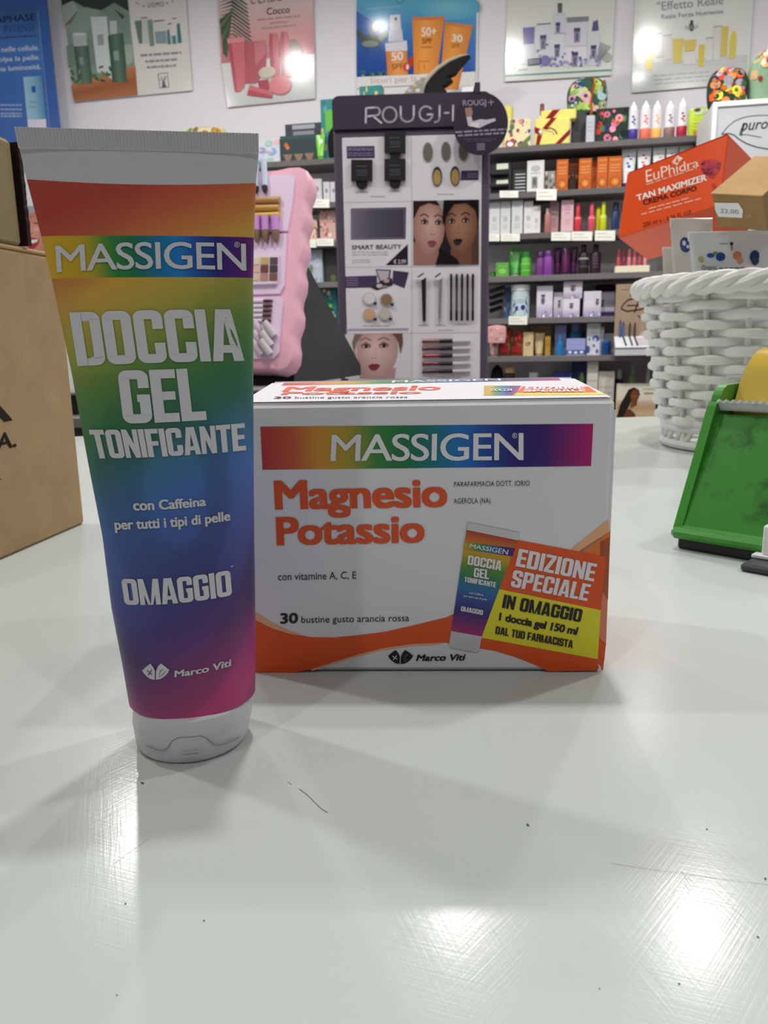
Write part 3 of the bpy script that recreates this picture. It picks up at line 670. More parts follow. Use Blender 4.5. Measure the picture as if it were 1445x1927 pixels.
# orange tanning cream box
R = rotm(-.9485, -.371, -.1706); ce = np.array([.2951, .8135, .2422]); W_, D_, H_ = .1066, .0456, .0708
k_ = 1.12; ce = CAM + (ce - CAM) * k_; W_, D_, H_ = W_ * k_, D_ * k_, H_ * k_
o = ce + R @ np.array([-W_ / 2, -D_ / 2, -H_ / 2]); F = FR(o, R[:, 0], R[:, 1], R[:, 2])
t = thing('cream_box', 'tilted glossy orange body cream box sticking out of the wicker basket', 'box', o)
OO = '#e2501a'
mb = MB(); mb.rbox(F, (0, 0, 0), (W_, .060, H_), .0012, OO, 'gloss_print')
CP = Plane(o, R[:, 0], R[:, 2]); p = Pr(mb, CP.hit, .0002, 'gloss_print')
z7b = lambda x, y: (1140 + x / 4.738, 220 + y / 4.738)
OW = '#f7d9c8'
def tt(body, q, col, **k): p.text(body, [z7b(*a) for a in q], col, 2, **k)
tt('EuPhidra', ((355, 478), (822, 372), (832, 440), (362, 588)), OW, bold=0.0, track=.95)
p.poly([z7b(*a) for a in ((590, 405), (640, 345), (690, 370), (640, 415))], OW, 2); p.poly([z7b(*a) for a in ((600, 420), (590, 395), (650, 410), (645, 425))], OW, 2)
p.poly([z7b(*a) for a in ((622, 400), (638, 362), (650, 398), (640, 410))], OO, 3)
p.ell(*z7b(935, 450), 19, 15, '#b03048', 2, edge='#c83c34', rot=-.3); p.ell(*z7b(945, 520), 7, 6, '#b03048', 2)
rnd = random.Random(8)
for i in range(26): p.ell(*z7b(935 + rnd.uniform(-80, 80), 450 + rnd.uniform(-60, 60)), 3.5, 2.5, '#a53050', 3, n=7)
p.greek(*z7b(362, 600), z7b(815, 0)[0], 1, 0, 2.2, '#f0b89c', 2, slope=-.33)
tt('TAN MAXIMIZER', ((270, 700), (898, 510), (902, 568), (280, 752)), '#f4ece6', bold=0.03)
tt('CREMA CORPO', ((328, 745), (808, 612), (810, 655), (335, 790)), '#3a1410', bold=0.02)
for yy in (0, 34): p.greek(*z7b(385 - yy * 2, 815 + yy * 1.5), z7b(745 + yy * 3, 0)[0], 1, 0, 2.2, '#f0b89c', 2, slope=-.27)
tt('200 ml e - 6.76 FL.OZ.', ((330, 945), (770, 830), (772, 865), (333, 985)), '#4a1a14')
p.ell(*z7b(965, 618), 4.5, 5, '#b83a1c', 2)
part(mb, 'box_body', t)
mb = MB(); mb.poly([F(.0015, -.0001, H_ + .0002), F(W_ - .0015, -.0001, H_ + .0002), F(W_ - .0015, .012, H_ + .0002), F(.0015, .012, H_ + .0002)], '#e65a20', 'gloss_print'); part(mb, 'lid_flap', t)
# small kraft box with price sticker
R = rotm(-1.1368, .5981, .2282); ce = np.array([.3255, .7153, .2305]); W_, D_, H_ = .0482, .0585, .0314
k_ = 1.055; ce = CAM + (ce - CAM) * k_; W_, D_, H_ = W_ * k_, D_ * k_, H_ * k_
o = ce + R @ np.array([-W_ / 2, -D_ / 2, -H_ / 2]); F = FR(o, R[:, 0], R[:, 1], R[:, 2])
t = thing('kraft_box', 'small brown kraft box with a white price sticker on top of the basket', 'box', o)
mb = MB(); mb.rbox(F, (0, 0, 0), (W_, D_, H_), .0006, '#a5865c', 'kraft'); CP = Plane(o, R[:, 0], R[:, 2]); p = Pr(mb, CP.hit, .0002, 'kraft')
p.text('ER', [z7b(1250, 868), z7b(1300, 866), z7b(1302, 900), z7b(1252, 902)], '#c4ab88', 1)
part(mb, 'box_body', t)
mb = MB(); mb.rbox(F, (-.0006, -.0008, H_), (W_ + .0006, D_, H_ + .0012), .0004, '#c29e6c', 'kraft'); part(mb, 'lid', t)
mb = MB(); p = Pr(mb, CP.hit, .00025)
p.poly([z7b(*a) for a in ((972, 762), (1185, 765), (1225, 830), (1218, 898), (1005, 888), (975, 820))], '#eeeeec', 2); p.text('22,00', [z7b(1022, 815), z7b(1185, 825), z7b(1190, 862), z7b(1025, 850)], '#7d7d84', 3)
part(mb, 'price_sticker', t, 'white price sticker')

def flat_tube(name, label, cat, cb, U, V, hw0, hw1, length, thick, col, cap=None, group=None, deco=None, crimp=.008):
    """a squeezed tube: round end at cb, flat crimp at cb + V*length; U across, N to the viewer"""
    U, V = nrm(U), nrm(V); N = np.cross(U, V); t = thing(name, label, cat, cb, group); n = 28
    mb = MB(); rings = []
    for k in np.linspace(0, 1, 12):
        hw = hw0 + (hw1 - hw0) * k; th = thick * (1 - k) ** .8 + .0009
        rings.append([cb + V * length * k + U * hw * math.cos(2 * math.pi * j / n) + N * th * math.sin(2 * math.pi * j / n) for j in range(n)])
    mb.loft(rings, col, 'gloss_print')
    if deco: deco(Pr(mb, lambda x, y, h: cb + V * length * (1 - y) + U * (hw0 + (hw1 - hw0) * (1 - y)) * (2 * x - 1) + N * ((thick * y ** .8 + .0009) * math.sqrt(max(1 - (2 * x - 1) ** 2, .02)) + h), .0003, 'gloss_print'))
    part(mb, 'tube_body', t)
    mb = MB(); e = cb + V * length
    mb.rbox(FR(e, U, N, V), (-hw1, -.0009, -crimp), (hw1, .0012, .0), .0003, col, 'gloss_print'); part(mb, 'crimp', t)
    if cap: mb = MB(); mb.lathe(FR(cb - V * .012, U, N, V), [(hw0 * .75, 0), (hw0 * .8, .001), (hw0 * .82, .014), (hw0 * .5, .0142)], cap, 'soft_plastic', 24); part(mb, 'cap', t)
    return t
# tubes standing in the basket
def d1(p):
    p.ell(.30, .145, .125, .042, '#2c3c86', 1); p.ell(.27, .135, .04, .014, '#e0e0e8', 2); p.ell(.35, .155, .035, .010, '#d8d8e4', 2); p.ell(.62, .12, .07, .028, '#6a7a5a', 1); p.ell(.66, .19, .06, .03, '#33488c', 1); p.greek(.60, .25, .75, 3, .02, .007, '#55585c', 1)
top1 = at(1300, 411, .815); b1 = top1 - np.array([-.025, -.012, .16]); b1[2] = .055
flat_tube('cream_tube', 'cream white tube with a round blue emblem under the kraft box in the basket', 'tube', b1, (1, .1, 0), top1 - b1, .0215, .0215, float(np.linalg.norm(top1 - b1)), .010, '#d9d6d0', deco=d1)
top2 = at(1266, 465, .845); b2 = top2 - np.array([-.022, -.02, .14]); b2[2] = .09
flat_tube('cream_tube', 'small plain cream tube tucked under the tilted orange box', 'tube', b2, (1, .15, 0), top2 - b2, .016, .0115, float(np.linalg.norm(top2 - b2)), .010, '#d6d1ca')
def d3(p):
    for x, y, rx, ry, c in ((.10, .24, .03, .022, '#b8c070'), (.20, .215, .04, .016, '#3a58a8'), (.30, .225, .05, .03, '#2f4c9c'), (.47, .22, .045, .03, '#d98a6a'), (.50, .255, .035, .024, '#e0a080'), (.65, .23, .05, .042, '#2c3f78'), (.66, .26, .04, .03, '#40506a'), (.84, .22, .05, .036, '#c84a3a'), (.25, .20, .025, .012, '#60a060')): p.ell(x, y - .055, rx, ry, c, 1)
    p.rect(.40, .075, .43, .095, '#23242a', 1); p.rect(.405, .095, .425, .13, '#8a8c94', 1); p.greek(.3, .08, .38, 1, .03, .008, '#8a8c94', 1)
    p.text('Organic', [(.10, .225), (.26, .225), (.26, .255), (.10, .255)], '#2a2a30', 2); p.greek(0.28, .245, .56, 1, .03, .007, '#2a2a30', 1); p.greek(0.10, .275, .4, 1, .03, .012, '#2a2a30', 1)
top3 = at(1392, 434, .778); b3 = top3 - np.array([-.01, -.012, .12]); b3[2] = .075
flat_tube('cream_tube', 'shiny white tube with blue and orange floral print lying across the basket front', 'tube', b3, (1, -.12, 0), top3 - b3, .030, .0465, float(np.linalg.norm(top3 - b3)), .011, '#e4e6ea', deco=d3)

# ------------------------------------------------------------------ green tape dispenser
d_ = nrm([.70, -.70, 0]); q_ = nrm([.70, .70, 0]); o = ground(1265, 1010, .006); o[2] = 0
t = thing('tape_dispenser', 'scuffed green desktop tape dispenser with a roll of yellow tape', 'tape dispenser', o + q_ * .07 + d_ * .04)
F = FR(o, d_, q_, Z); DW = .086; GN = '#37862a'
def pf(pts, u0, u1, mbx, col, mat): mbx.prism([F(u0, a, b) for a, b in pts], d_ * (u1 - u0), col, mat)
mb = MB(); pf([(-.002, .006), (.160, .006), (.162, .012), (.150, .020), (.060, .034), (.040, .070), (.037, .0705), (.002, .013), (-.002, .011)], .0045, DW - .0045, mb, GN, 'stained_plastic'); part(mb, 'body', t)
mb = MB(); mb.rbox(F, (0, -.004, .006), (DW, .163, .012), .002, '#3f9030', 'plastic'); part(mb, 'base_rim', t)
mb = MB(); mb.rbox(F, (.003, .0, .0), (DW - .003, .158, .0062), .001, '#17191a', 'soft_plastic'); part(mb, 'rubber_base', t, 'black rubber base')
cheek = [(.0, .011), (.158, .011), (.155, .04)] + [(.150, .062), (.135, .078), (.110, .085), (.075, .086)] + [(.050 + .012 * math.cos(a), .0745 + .0115 * math.sin(a)) for a in np.linspace(1.5, 3.1, 7)] + [(.036, .0775), (.034, .075)]
for u0 in (0, DW - .0048):
    mb = MB(); pf(cheek, u0, u0 + .0048, mb, '#3c8c2e', 'plastic'); part(mb, 'cheek', t)
mb = MB(); hub = o + q_ * .098 + Z * .064
FH = FR(hub, q_, Z, d_)
mb.lathe(lambda u, d, z: FH(u, d, z), [(.0225, .006), (.042, .006), (.042, .029), (.0225, .029)], '#c2a436', 'gloss_print', 40)
part(mb, 'tape_roll', t, 'yellow glossy tape roll')
mb = MB(); mb.lathe(lambda u, d, z: FH(u, d, z), [(.004, .0048), (.008, .0048), (.008, .0058), (.0222, .006), (.0222, .0315), (.008, .032), (.008, DW - .0048), (.004, DW - .0048)], '#379a2e', 'plastic', 32); part(mb, 'hub', t)
mb = MB(); mb.rbox(F, (.0335, .056, .035), (DW - .0048, .142, .094), .010, '#35922c', 'plastic'); part(mb, 'housing', t)
mb = MB(); st = [FH(.0424 * math.cos(a), .0424 * math.sin(a), 0) for a in (2.3, 2.6, 2.8)] + [F(0, .052, .074), F(0, .040, .0755)]
mb.loft([[p_ + d_ * .006 for p_ in st], [p_ + d_ * .029 for p_ in st]], '#c4aa4c', 'gloss_print', closed=False, caps=(False, False)); part(mb, 'tape_strip', t)
mb = MB(); top = []
for i in range(41): top.append(F(.005 + (DW - .01) * i / 40, .034 - (.0012 if i % 2 else 0), .0768 + (.0012 if i % 2 else 0)))
mb.prism([F(.005, .040, .0722), F(DW - .005, .040, .0722), F(DW - .005, .037, .0760)] + top[::-1] + [F(.005, .037, .0760)], Z * .0012, '#d4d4d4', 'painted_metal'); part(mb, 'serrated_blade', t, 'metal cutting blade')

# ------------------------------------------------------------------ dark device in the corner
o = ground(1391, 1075); U = nrm(ground(1445, 1093) - o); D = np.array([-U[1], U[0], 0])
Dm = nrm(ground(1416, 1031, .0042) - ground(1396, 1059.5, .0042)); D = nrm(D * .35 + Dm * .65); U = np.array([D[1], -D[0], 0])
t = thing('card_terminal', 'dark grey flat device carrying white paper at the right edge of the counter', 'device', o)
F = FR(o, U, D, Z); mb = MB(); mb.rbox(F, (0, 0, .0), (.09, .0335, .0042), .0012, '#3b3d42', 'plastic', top='#4a4c50'); part(mb, 'body', t)
o2 = F(.0005, .0125, .0042); mb = MB(); mb.rbox(FR(o2, U, D, Z), (0, 0, 0.0003), (.08, .0195, .0022), .0004, '#e9eaec', 'printed_paper'); mb.rbox(FR(o2 + U * .004 + D * .002, U, D, Z), (0, 0, .0022), (.07, .015, .017), .0006, '#f1f1f2', 'printed_paper')
solo(mb, 'paper_pad', 'white paper pad lying on the dark grey device', 'paper', o2)

# ------------------------------------------------------------------ shelving along the back wall
S0 = 3.6
LEV = {'A': .880, 'B': .703, 'C': .540, 'D': .370, 'E': .196, 'F': .036, 'G': -.232, 'H': -.44}
SP = wall_plane(S0)
uL, uR = on_level(SP, 205, .5), on_level(SP, 1540, .5)
ulen = float((uR - uL) @ WU); sb = np.array([uL[0], uL[1], 0]); FS = FR(sb, WU, WD, Z)
sh = thing('shelving_unit', 'dark grey wall shelving full of cosmetics behind the counter', 'shelving', sb + Z * -TOP)
mb = MB(); mb.rbox(FS, (0, .172, -TOP), (ulen, .295, LEV['A'] - .024), .001, '#cfcccc', 'laminate'); part(mb, 'back_panel', sh)
for u0 in (0, float((on_level(SP, 770, .5) - uL) @ WU), ulen - .018):
    mb = MB(); mb.rbox(FS, (u0, .02 if u0 else 0, -TOP), (u0 + .018, .172, LEV['A'] - .024), .001, '#5a585a', 'laminate'); part(mb, 'upright', sh)
TAGS = {'B': [(940, 975, 359, 372), (1009, 1047, 356, 377), (587, 620, 375, 391)], 'C': [(920, 940, 441, 454), (942, 978, 440, 454), (1037, 1074, 437, 453), (1075, 1114, 436, 453), (1119, 1157, 434, 453), (575, 595, 451, 466), (596, 628, 449, 463)],
        'D': [], 'E': [(957, 992, 595, 611)], 'A': [], 'F': [], 'G': [], 'H': []}
for k, z in LEV.items():
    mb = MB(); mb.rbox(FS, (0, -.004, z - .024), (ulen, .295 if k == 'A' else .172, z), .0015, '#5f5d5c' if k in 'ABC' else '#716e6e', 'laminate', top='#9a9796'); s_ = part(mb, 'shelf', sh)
    for x0, x1, y0, y1 in TAGS[k]:
        pl = wall_plane(S0 - .006 * 1.02); a, b, c = pl.hit(x0, y1), pl.hit(x1, y1), pl.hit(x0, y0)
        mb = MB(); q = FR(a, nrm(b - a), -WD * .3 + Z * 0, Z); wd = float(np.linalg.norm(b - a)); hh = float(c[2] - a[2])
        mb.rbox(FR(a, nrm(b - a), WD, Z), (0, -.0015, 0), (wd, .0012, hh), .0004, '#f1f1e6', 'printed_paper')
        p = Pr(mb, lambda x, y, h: a + nrm(b - a) * wd * x + Z * hh * (1 - y) - WD * (.0016 + h), .0003)
        p.greek(.1, .25, .6, 1, .3, .09, '#b8b8b0', 1); p.greek(.1, .6, .8, 1, .3, .08, '#b8b8b0', 1); part(mb, 'price_label', s_)

def slot(x0, x1, yt, lev, off=.03, zb=None):
    z = LEV[lev] if zb is None else zb
    pl = wall_plane(S0 + off * 1.0198); a, b = on_level(pl, x0, z), on_level(pl, x1, z)
    w_ = float((b - a) @ WU); h_ = float(pl.hit((x0 + x1) / 2, yt)[2] - z)
    up = [v for v in LEV.values() if v > z + .001]
    if up and off > -.02 and min(up) - z > .1 or zb is not None and up: h_ = min(h_, min(up) - .0265 - z)
    return FR((a + b) / 2, WU, WD, Z), w_, h_
def front(F, w_, h_, d0=0.0): return lambda x, y, h: F(w_ * (x - .5), d0 - h, h_ * (1 - y))
def carton(name, label, s, col, deco=None, dep=None, cat='box', group=None, mat='coated_board', top=None):
    F, w_, h_ = s; dep = dep or min(w_ * .8, .09)
    if F.o[2] < LEV['A'] - .01: dep = min(dep, max(.168 - float((F.o - np.array([0, S0, 0])) @ WD), .02))
    mb = MB(); mb.rbox(F, (-w_ / 2, 0, .0002), (w_ / 2, dep, h_), .0012, col, mat, top=top)
    if deco: p = Pr(mb, front(F, w_, h_), .0004, mat); p.clip = [(0.01, 0.01), (.99, 0.01), (.99, .985), (0.01, .985)]; deco(p)
    return solo(mb, name, label, cat, F.o, group)
def band(F, r, z0, z1, col, a0=-2.6, a1=-.54, n=10):
    pass
def bottle(name, label, s, col, cap=None, capf=.18, capw=.55, neck=.0, deco=None, cat='bottle', group=None, mat='plastic', sq=.85, bands=(), shoulder=.06, capmat='plastic'):
    """bands: (y0, y1, colour) in parts of the height counted from the foot"""
    F, w_, h_ = s; r = w_ / 2; F2 = FR(F(0, r * sq, 0), WU, WD, Z); t = thing(name, label, cat, F.o, group)
    hb = h_ * (1 - capf) if cap else h_
    pr = [(r * .9, 0.0005), (r, h_ * .02), (r, hb * (1 - shoulder)), (r * .92, hb * (1 - shoulder * .45)), (r * capw * .95, hb)]
    zs_ = sorted({0.0005, h_ * .02, hb * (1 - shoulder), *[b * h_ for q in bands for b in q[:2]]})
    mb = MB(); mb.lathe(F2, pr, col, mat, 26, sq)
    for y0, y1, c in bands: mb.lathe(F2, [(r * 1.006, h_ * y0), (r * 1.012, h_ * y0 + .0003), (r * 1.012, h_ * y1 - .0003), (r * 1.006, h_ * y1)], c, mat, 26, sq)
    if deco: deco(Pr(mb, lambda x, y, h: F2(r * (2 * x - 1), -r * sq * math.sqrt(max(1 - (2 * x - 1) ** 2, 0)) * 1.014 - h, h_ * (1 - y)), .0004, mat))
    part(mb, 'bottle_body', t)
    if cap:
        rc = r * capw; mb = MB(); mb.lathe(F2, [(rc, hb), (rc, hb + .001), (rc * .98, h_ - .002), (rc * .85, h_)], cap, capmat, 22, sq); part(mb, 'cap', t)
    return t
def spike(name, label, s, col, cap, group=None, deco=None, bands=()):
    """a tube with a pointed nozzle"""
    F, w_, h_ = s; r = w_ / 2; F2 = FR(F(0, r, 0), WU, WD, Z); t = thing(name, label, 'tube', F.o, group)
    mb = MB(); mb.lathe(F2, [(r * .92, .0005), (r, .002), (r, h_ * .76), (r * .8, h_ * .79)], col, 'soft_plastic', 24)
    for y0, y1, c in bands: mb.lathe(F2, [(r * 1.006, h_ * y0), (r * 1.014, h_ * y0 + .0003), (r * 1.014, h_ * y1 - .0003), (r * 1.006, h_ * y1)], c, 'soft_plastic', 24)
    if deco: deco(Pr(mb, lambda x, y, h: F2(r * (2 * x - 1), -r * math.sqrt(max(1 - (2 * x - 1) ** 2, 0)) * 1.014 - h, h_ * (1 - y)), .0004, 'soft_plastic'))
    part(mb, 'tube_body', t)
    mb = MB(); mb.lathe(F2, [(r * .72, h_ * .79), (r * .7, h_ * .86), (r * .3, h_ * .93), (r * .16, h_ * .995), (r * .05, h_)], cap, 'soft_plastic', 20); part(mb, 'nozzle_cap', t)
    return t
def squeeze(name, label, s, col, cap, capf=.12, group=None, deco=None, cat='tube', mat='gloss_print', narrow=.72):
    """a tube standing on its cap, flat crimp on top"""
    F, w_, h_ = s; r = w_ / 2; F2 = FR(F(0, r * .8, 0), WU, WD, Z); t = thing(name, label, cat, F.o, group); n = 24; hc = h_ * capf
    mb = MB(); rings = []
    for k in np.linspace(0, 1, 9):
        a = r * (narrow + (1 - narrow) * k); b = r * .75 * (1 - k) + .0012
        rings.append([F2(a * math.cos(2 * math.pi * j / n), b * math.sin(2 * math.pi * j / n), hc + (h_ - hc) * k) for j in range(n)])
    mb.loft(rings, col, mat)
    if deco: deco(Pr(mb, lambda x, y, h: F2(r * (narrow + (1 - narrow) * (1 - y)) * (2 * x - 1), -(r * .75 * y + .0012) * math.sqrt(max(1 - (2 * x - 1) ** 2, .02)) - h, hc + (h_ - hc) * (1 - y)), .0005, mat))
    part(mb, 'tube_body', t)
    mb = MB(); mb.lathe(F2, [(r * narrow * .86, .0004), (r * narrow * .9, .001), (r * narrow * .92, hc), (r * narrow * .6, hc)], cap, 'plastic', 22); part(mb, 'cap', t)
    return t
def jar(name, label, s, col, lid, lidf=.3, group=None, deco=None, cat='jar', lidw=1.04, bands=()):
    F, w_, h_ = s; r = w_ / 2 / lidw if lidw > 1 else w_ / 2; F2 = FR(F(0, r, 0), WU, WD, Z); t = thing(name, label, cat, F.o, group); hb = h_ * (1 - lidf)
    mb = MB(); mb.lathe(F2, [(r * .9, .0005), (r, .003), (r, hb - .002), (r * .9, hb)], col, 'gloss_print', 28)
    for y0, y1, c in bands: mb.lathe(F2, [(r * 1.004, h_ * y0), (r * 1.01, h_ * y0 + .0003), (r * 1.01, h_ * y1 - .0003), (r * 1.004, h_ * y1)], c, 'gloss_print', 28)
    if deco: deco(Pr(mb, lambda x, y, h: F2(r * (2 * x - 1), -r * math.sqrt(max(1 - (2 * x - 1) ** 2, 0)) * 1.012 - h, h_ * (1 - y)), .0004, 'gloss_print'))
    part(mb, 'jar_body', t)
    mb = MB(); mb.lathe(F2, [(r * lidw * .98, hb), (r * lidw, hb + .001), (r * lidw, h_ - .002), (r * lidw * .95, h_)], lid, 'plastic', 28); part(mb, 'lid', t)
    return t
def pouch(name, label, s, col, deco=None, group=None, cat='pouch', dep=.06, mat='fabric', sag=.0, tilt=0.0, cord=None, power=2.6):
    """a soft rounded bag"""
    F, w_, h_ = s; n = 30; mb = MB(); rings = []
    for k in np.linspace(0, 1, 15):
        zz = h_ * k; q = max(1 - abs(2 * max(k, .06) - 1) ** power, 0) ** (1 / power) if k > .5 else 1 - .10 * (1 - 2 * k) ** 2
        q = max(q, .12)
        rings.append([F((abs(math.cos(a)) ** .7 * math.copysign(1, math.cos(a))) * w_ / 2 * q + tilt * zz, dep / 2 + (abs(math.sin(a)) ** .7 * math.copysign(1, math.sin(a))) * dep / 2 * q, zz + .0004) for a in (2 * math.pi * j / n for j in range(n))])
    mb.loft(rings, col, mat)
    if deco:
        def fn(x, y, h):
            k = 1 - y; q = max(1 - abs(2 * k - 1) ** power, 0) ** (1 / power) if k > .5 else 1 - .10 * (1 - 2 * k) ** 2
            q = max(q, .12); a = 2 * x - 1; sn = max(1 - abs(a) ** 2.86, 0) ** .35
            return F(a * w_ / 2 * q + tilt * h_ * k, dep / 2 - sn * dep / 2 * q - h * 2, h_ * k)
        p = Pr(mb, fn, .0007, mat); p.clip = [(0.02, 0.02), (.98, 0.02), (.98, .975), (0.02, .975)]; deco(p)
    if cord is None: return solo(mb, name, label, cat, F.o, group)
    t = thing(name, label, cat, F.o, group); part(mb, 'bag', t); cord(t, F, w_, h_); return t
def blooms(seed, cols, n=22, rmin=.05, rmax=.13, lo=(.04, .04), hi=(.96, .96)):
    def f(p):
        rnd = random.Random(seed)
        for i in range(n):
            x, y, r = rnd.uniform(lo[0], hi[0]), rnd.uniform(lo[1], hi[1]), rnd.uniform(rmin, rmax)
            m = 1 - 1.2 * max(abs(x - .5) - .38, 0) * 4
            if m < .2: continue
            p.ell(x, y, r * m, r * .9, cols[i % len(cols)], 1 + .25 * (i % 5), rot=rnd.uniform(0, 3), n=9)
            if i % 3 == 0: p.ell(x, y, r * .35 * m, r * .35, cols[(i + 2) % len(cols)], 2.4, n=7)
    return f
def lab(*ops):
    """simple label print: ('r', x0, y0, x1, y1, col), ('e', x, y, rx, ry, col), ('g', x0, y, x1, n, dy, h, col)"""
    def f(p):
        for i, o in enumerate(ops):
            l = 1 + i * .3
            if o[0] == 'r': p.rect(*o[1:6], o[5], l) if len(o) > 6 else p.poly([(o[1], o[2]), (o[3], o[2]), (o[3], o[4]), (o[1], o[4])], o[5], l)
            elif o[0] == 'e': p.ell(*o[1:5], o[5], l, n=14)
            elif o[0] == 'g': p.greek(*o[1:7], o[7], l)
            elif o[0] == 't': p.text(o[1], [(o[2], o[3]), (o[4], o[3]), (o[4], o[5]), (o[2], o[5])], o[6], l, res=2, bold=.01)
    return f
G_ = lambda col, x0=.2, x1=.8, y=.25, n=3, dy=.14, h=.03: ('g', x0, y, x1, n, dy, h, col)

# ---- top shelf, right of the display stand
pouch('gift_pouch', 'upright yellow gift with a maroon band mostly hidden behind the round hanging sign', slot(944, 964, 194, 'A', .10), '#e6dc7c', lab(('r', 0.02, .45, .98, .66, '#7a1f24')), cat='gift', dep=.05, power=8)
carton('gift_box', 'cream floral wedge gift box with a green diagonal band on the top shelf', slot(949, 998, 224, 'A', .03), '#e3d6a6', lambda p: (blooms(3, ['#a8383a', '#d98a8a', '#5c6b3a', '#e8dcb4', '#3a4a6a', '#8a2f4a'], 24, .05, .11)(p), p.poly([(.45, 1), (1, .55), (1, .72), (.68, 1)], '#5d7038', 3.2), p.ell(.22, .85, .2, .13, '#b03a52', 3.3, n=12), p.ell(.22, .85, .12, .08, '#f0e6e6', 3.6, n=12)), .05, cat='gift')
F, w_, h_ = slot(1005, 1072, 222, 'A', .02)
t = thing('gift_pouch', 'folded yellow gift pouch tied with maroon ribbon and a round seal', 'gift', F.o); YW = '#e8e07a'
mb = MB(); mb.rbox(F, (-w_ / 2, 0, .0004), (w_ / 2, .045, h_ * 1.0), .006, YW, 'fabric'); p = Pr(mb, front(F, w_, h_), .0006, 'fabric')
RBN = '#8a1c26'
p.poly([(0, .28), (.0, .48), (.14, .62), (.26, .42)], RBN, 1); p.poly([(.08, .60), (.22, .60), (.14, 1), (.04, 1)], RBN, 1); p.poly([(.55, 1), (.72, 1), (1, .62), (1, .42)], RBN, 1); p.poly([(.22, .36), (.46, 0), (.62, 0), (.34, .42)], RBN, 1)
p.line([(.3, .40), (.46, .36), (.58, .46), (.64, .60)], .035, '#6d2028', 2); p.line([(.3, .44), (.5, .50), (.56, .62)], .03, '#c9a0a0', 2)
part(mb, 'pouch_body', t)
F2, w2, h2 = slot(1017, 1084, 206, 'A', .03, zb=LEV['A'] + h_ - .006)
mb = MB(); mb.rbox(F2, (-w2 / 2, 0, 0), (w2 / 2, .05, h2), .004, YW, 'fabric'); Pr(mb, front(F2, w2, h2), .0006, 'fabric').poly([(.34, 0), (.55, 0), (.30, 1), (.08, 1)], RBN, 1); part(mb, 'folded_top', t)
mb = MB(); c_ = F(w_ * (-.32), -.001, h_ * .52); mb.lathe(FR(c_, WU, Z, -WD), [(.0085, 0), (.0085, .002), (.006, .0035), (.002, .003)], '#e4d9c0', 'plastic', 18); part(mb, 'round_seal', t)
bottle('small_bottle', 'maroon ribboned bottle neck peeking from behind the yellow gift pouch', slot(1010, 1026, 194, 'A', .12), '#e2dfe4', '#7a1a26', .24, .5)
carton('dark_box', 'dark box standing on the top shelf under the floral bag', slot(1074, 1101, 213, 'A', .09), '#2e2a30', None, .07)
carton('slim_box', 'slim pale grey box between the dark box and the dark floral gift', slot(1102, 1117, 217, 'A', .03), '#b9bac4', lab(G_('#9498a4')), .04)
def cord1(t, F, w_, h_):
    mb = MB(); mb.tube([F(w_ * .12, -.002, h_ * .95), F(w_ * .17, -.004, h_ * .7), F(w_ * .08, -.006, h_ * .3), F(w_ * .10, -.010, .0), F(w_ * .04, -.014, -.055)], .0028, '#b8622a', 'fabric', 7); mb.tube([F(w_ * .15, -.002, h_ * .9), F(w_ * .10, -.006, h_ * .4), F(w_ * .13, -.01, -.02)], .0022, '#a8541f', 'fabric', 7); part(mb, 'drawstring', t, 'orange drawstring')
    mb = MB(); mb.lathe(FR(F(w_ * .40, .015, h_ * .72), WD, WU, Z), [(.004, -.022), (.015, -.012), (.016, .008), (.006, .02)], '#8a6a4a', 'fabric', 14, .5); part(mb, 'tassel', t)
pouch('drawstring_bag', 'pink and green floral drawstring bag on top of the dark box', slot(1066, 1143, 141, 'A', .095, zb=LEV['A'] + .002 + slot(1074, 1101, 213, 'A', .09)[2]), '#3d5a4a', blooms(11, ['#e8a8b0', '#c8d878', '#2f4a7a', '#8fb05a', '#f0b8b8', '#b8d0d8', '#274060', '#a8c860'], 34, .08, .16), dep=.07, cat='bag', cord=cord1, power=2.3)
carton('gift_box', 'dark floral gift cube with pink flowers beside the slim grey box', slot(1120, 1181, 203, 'A', .04), '#2c3a34', blooms(7, ['#d87a96', '#e2703a', '#2a4a3a', '#3d3a6a', '#f0a0b0', '#1f2a26', '#c8382a', '#4a7a5a'], 30, .05, .13), .06, cat='gift', mat='fabric')
for x0, x1, yt, c, nm, sq_ in ((1181, 1200, 189, '#3d2f8a', 'violet', 0), (1203, 1224, 187, '#e0705a', 'coral', 0), (1225, 1245, 187, '#eab45a', 'apricot yellow', 0), (1249, 1270, 187, '#8a6a68', 'taupe', 0), (1273, 1293, 182, '#b01f3c', 'crimson', 0)):
    spike('nozzle_tube', f'white nozzle tube with a {nm} foot band on the top shelf', slot(x0, x1, yt, 'A', .03), '#dfdde2', '#f2f2f2', 'white nozzle tubes on the top shelf', lab(('e', .45, .40, .12, .03, c), ('e', .58, .47, .14, .025, c), ('e', .45, .53, .14, .025, c), ('e', .60, .58, .1, .02, c)), bands=((.04, .30, c),))
pouch('refill_pouch', 'lime green refill pouch with a black clip next to the nozzle tubes', slot(1294, 1337, 200, 'A', .03), '#b8cf3a', lab(('e', .5, .18, .3, .1, '#6a8a2a'), ('e', .35, .12, .15, .06, '#5a3a1a'), ('g', .15, .5, .85, 3, .1, .04, '#d8e45a'), ('e', .3, .85, .1, .06, '#d87a2a'), ('e', .55, .84, .1, .06, '#c8642a'), ('e', .78, .86, .1, .06, '#d87a2a')), dep=.035, mat='gloss_print', power=7)

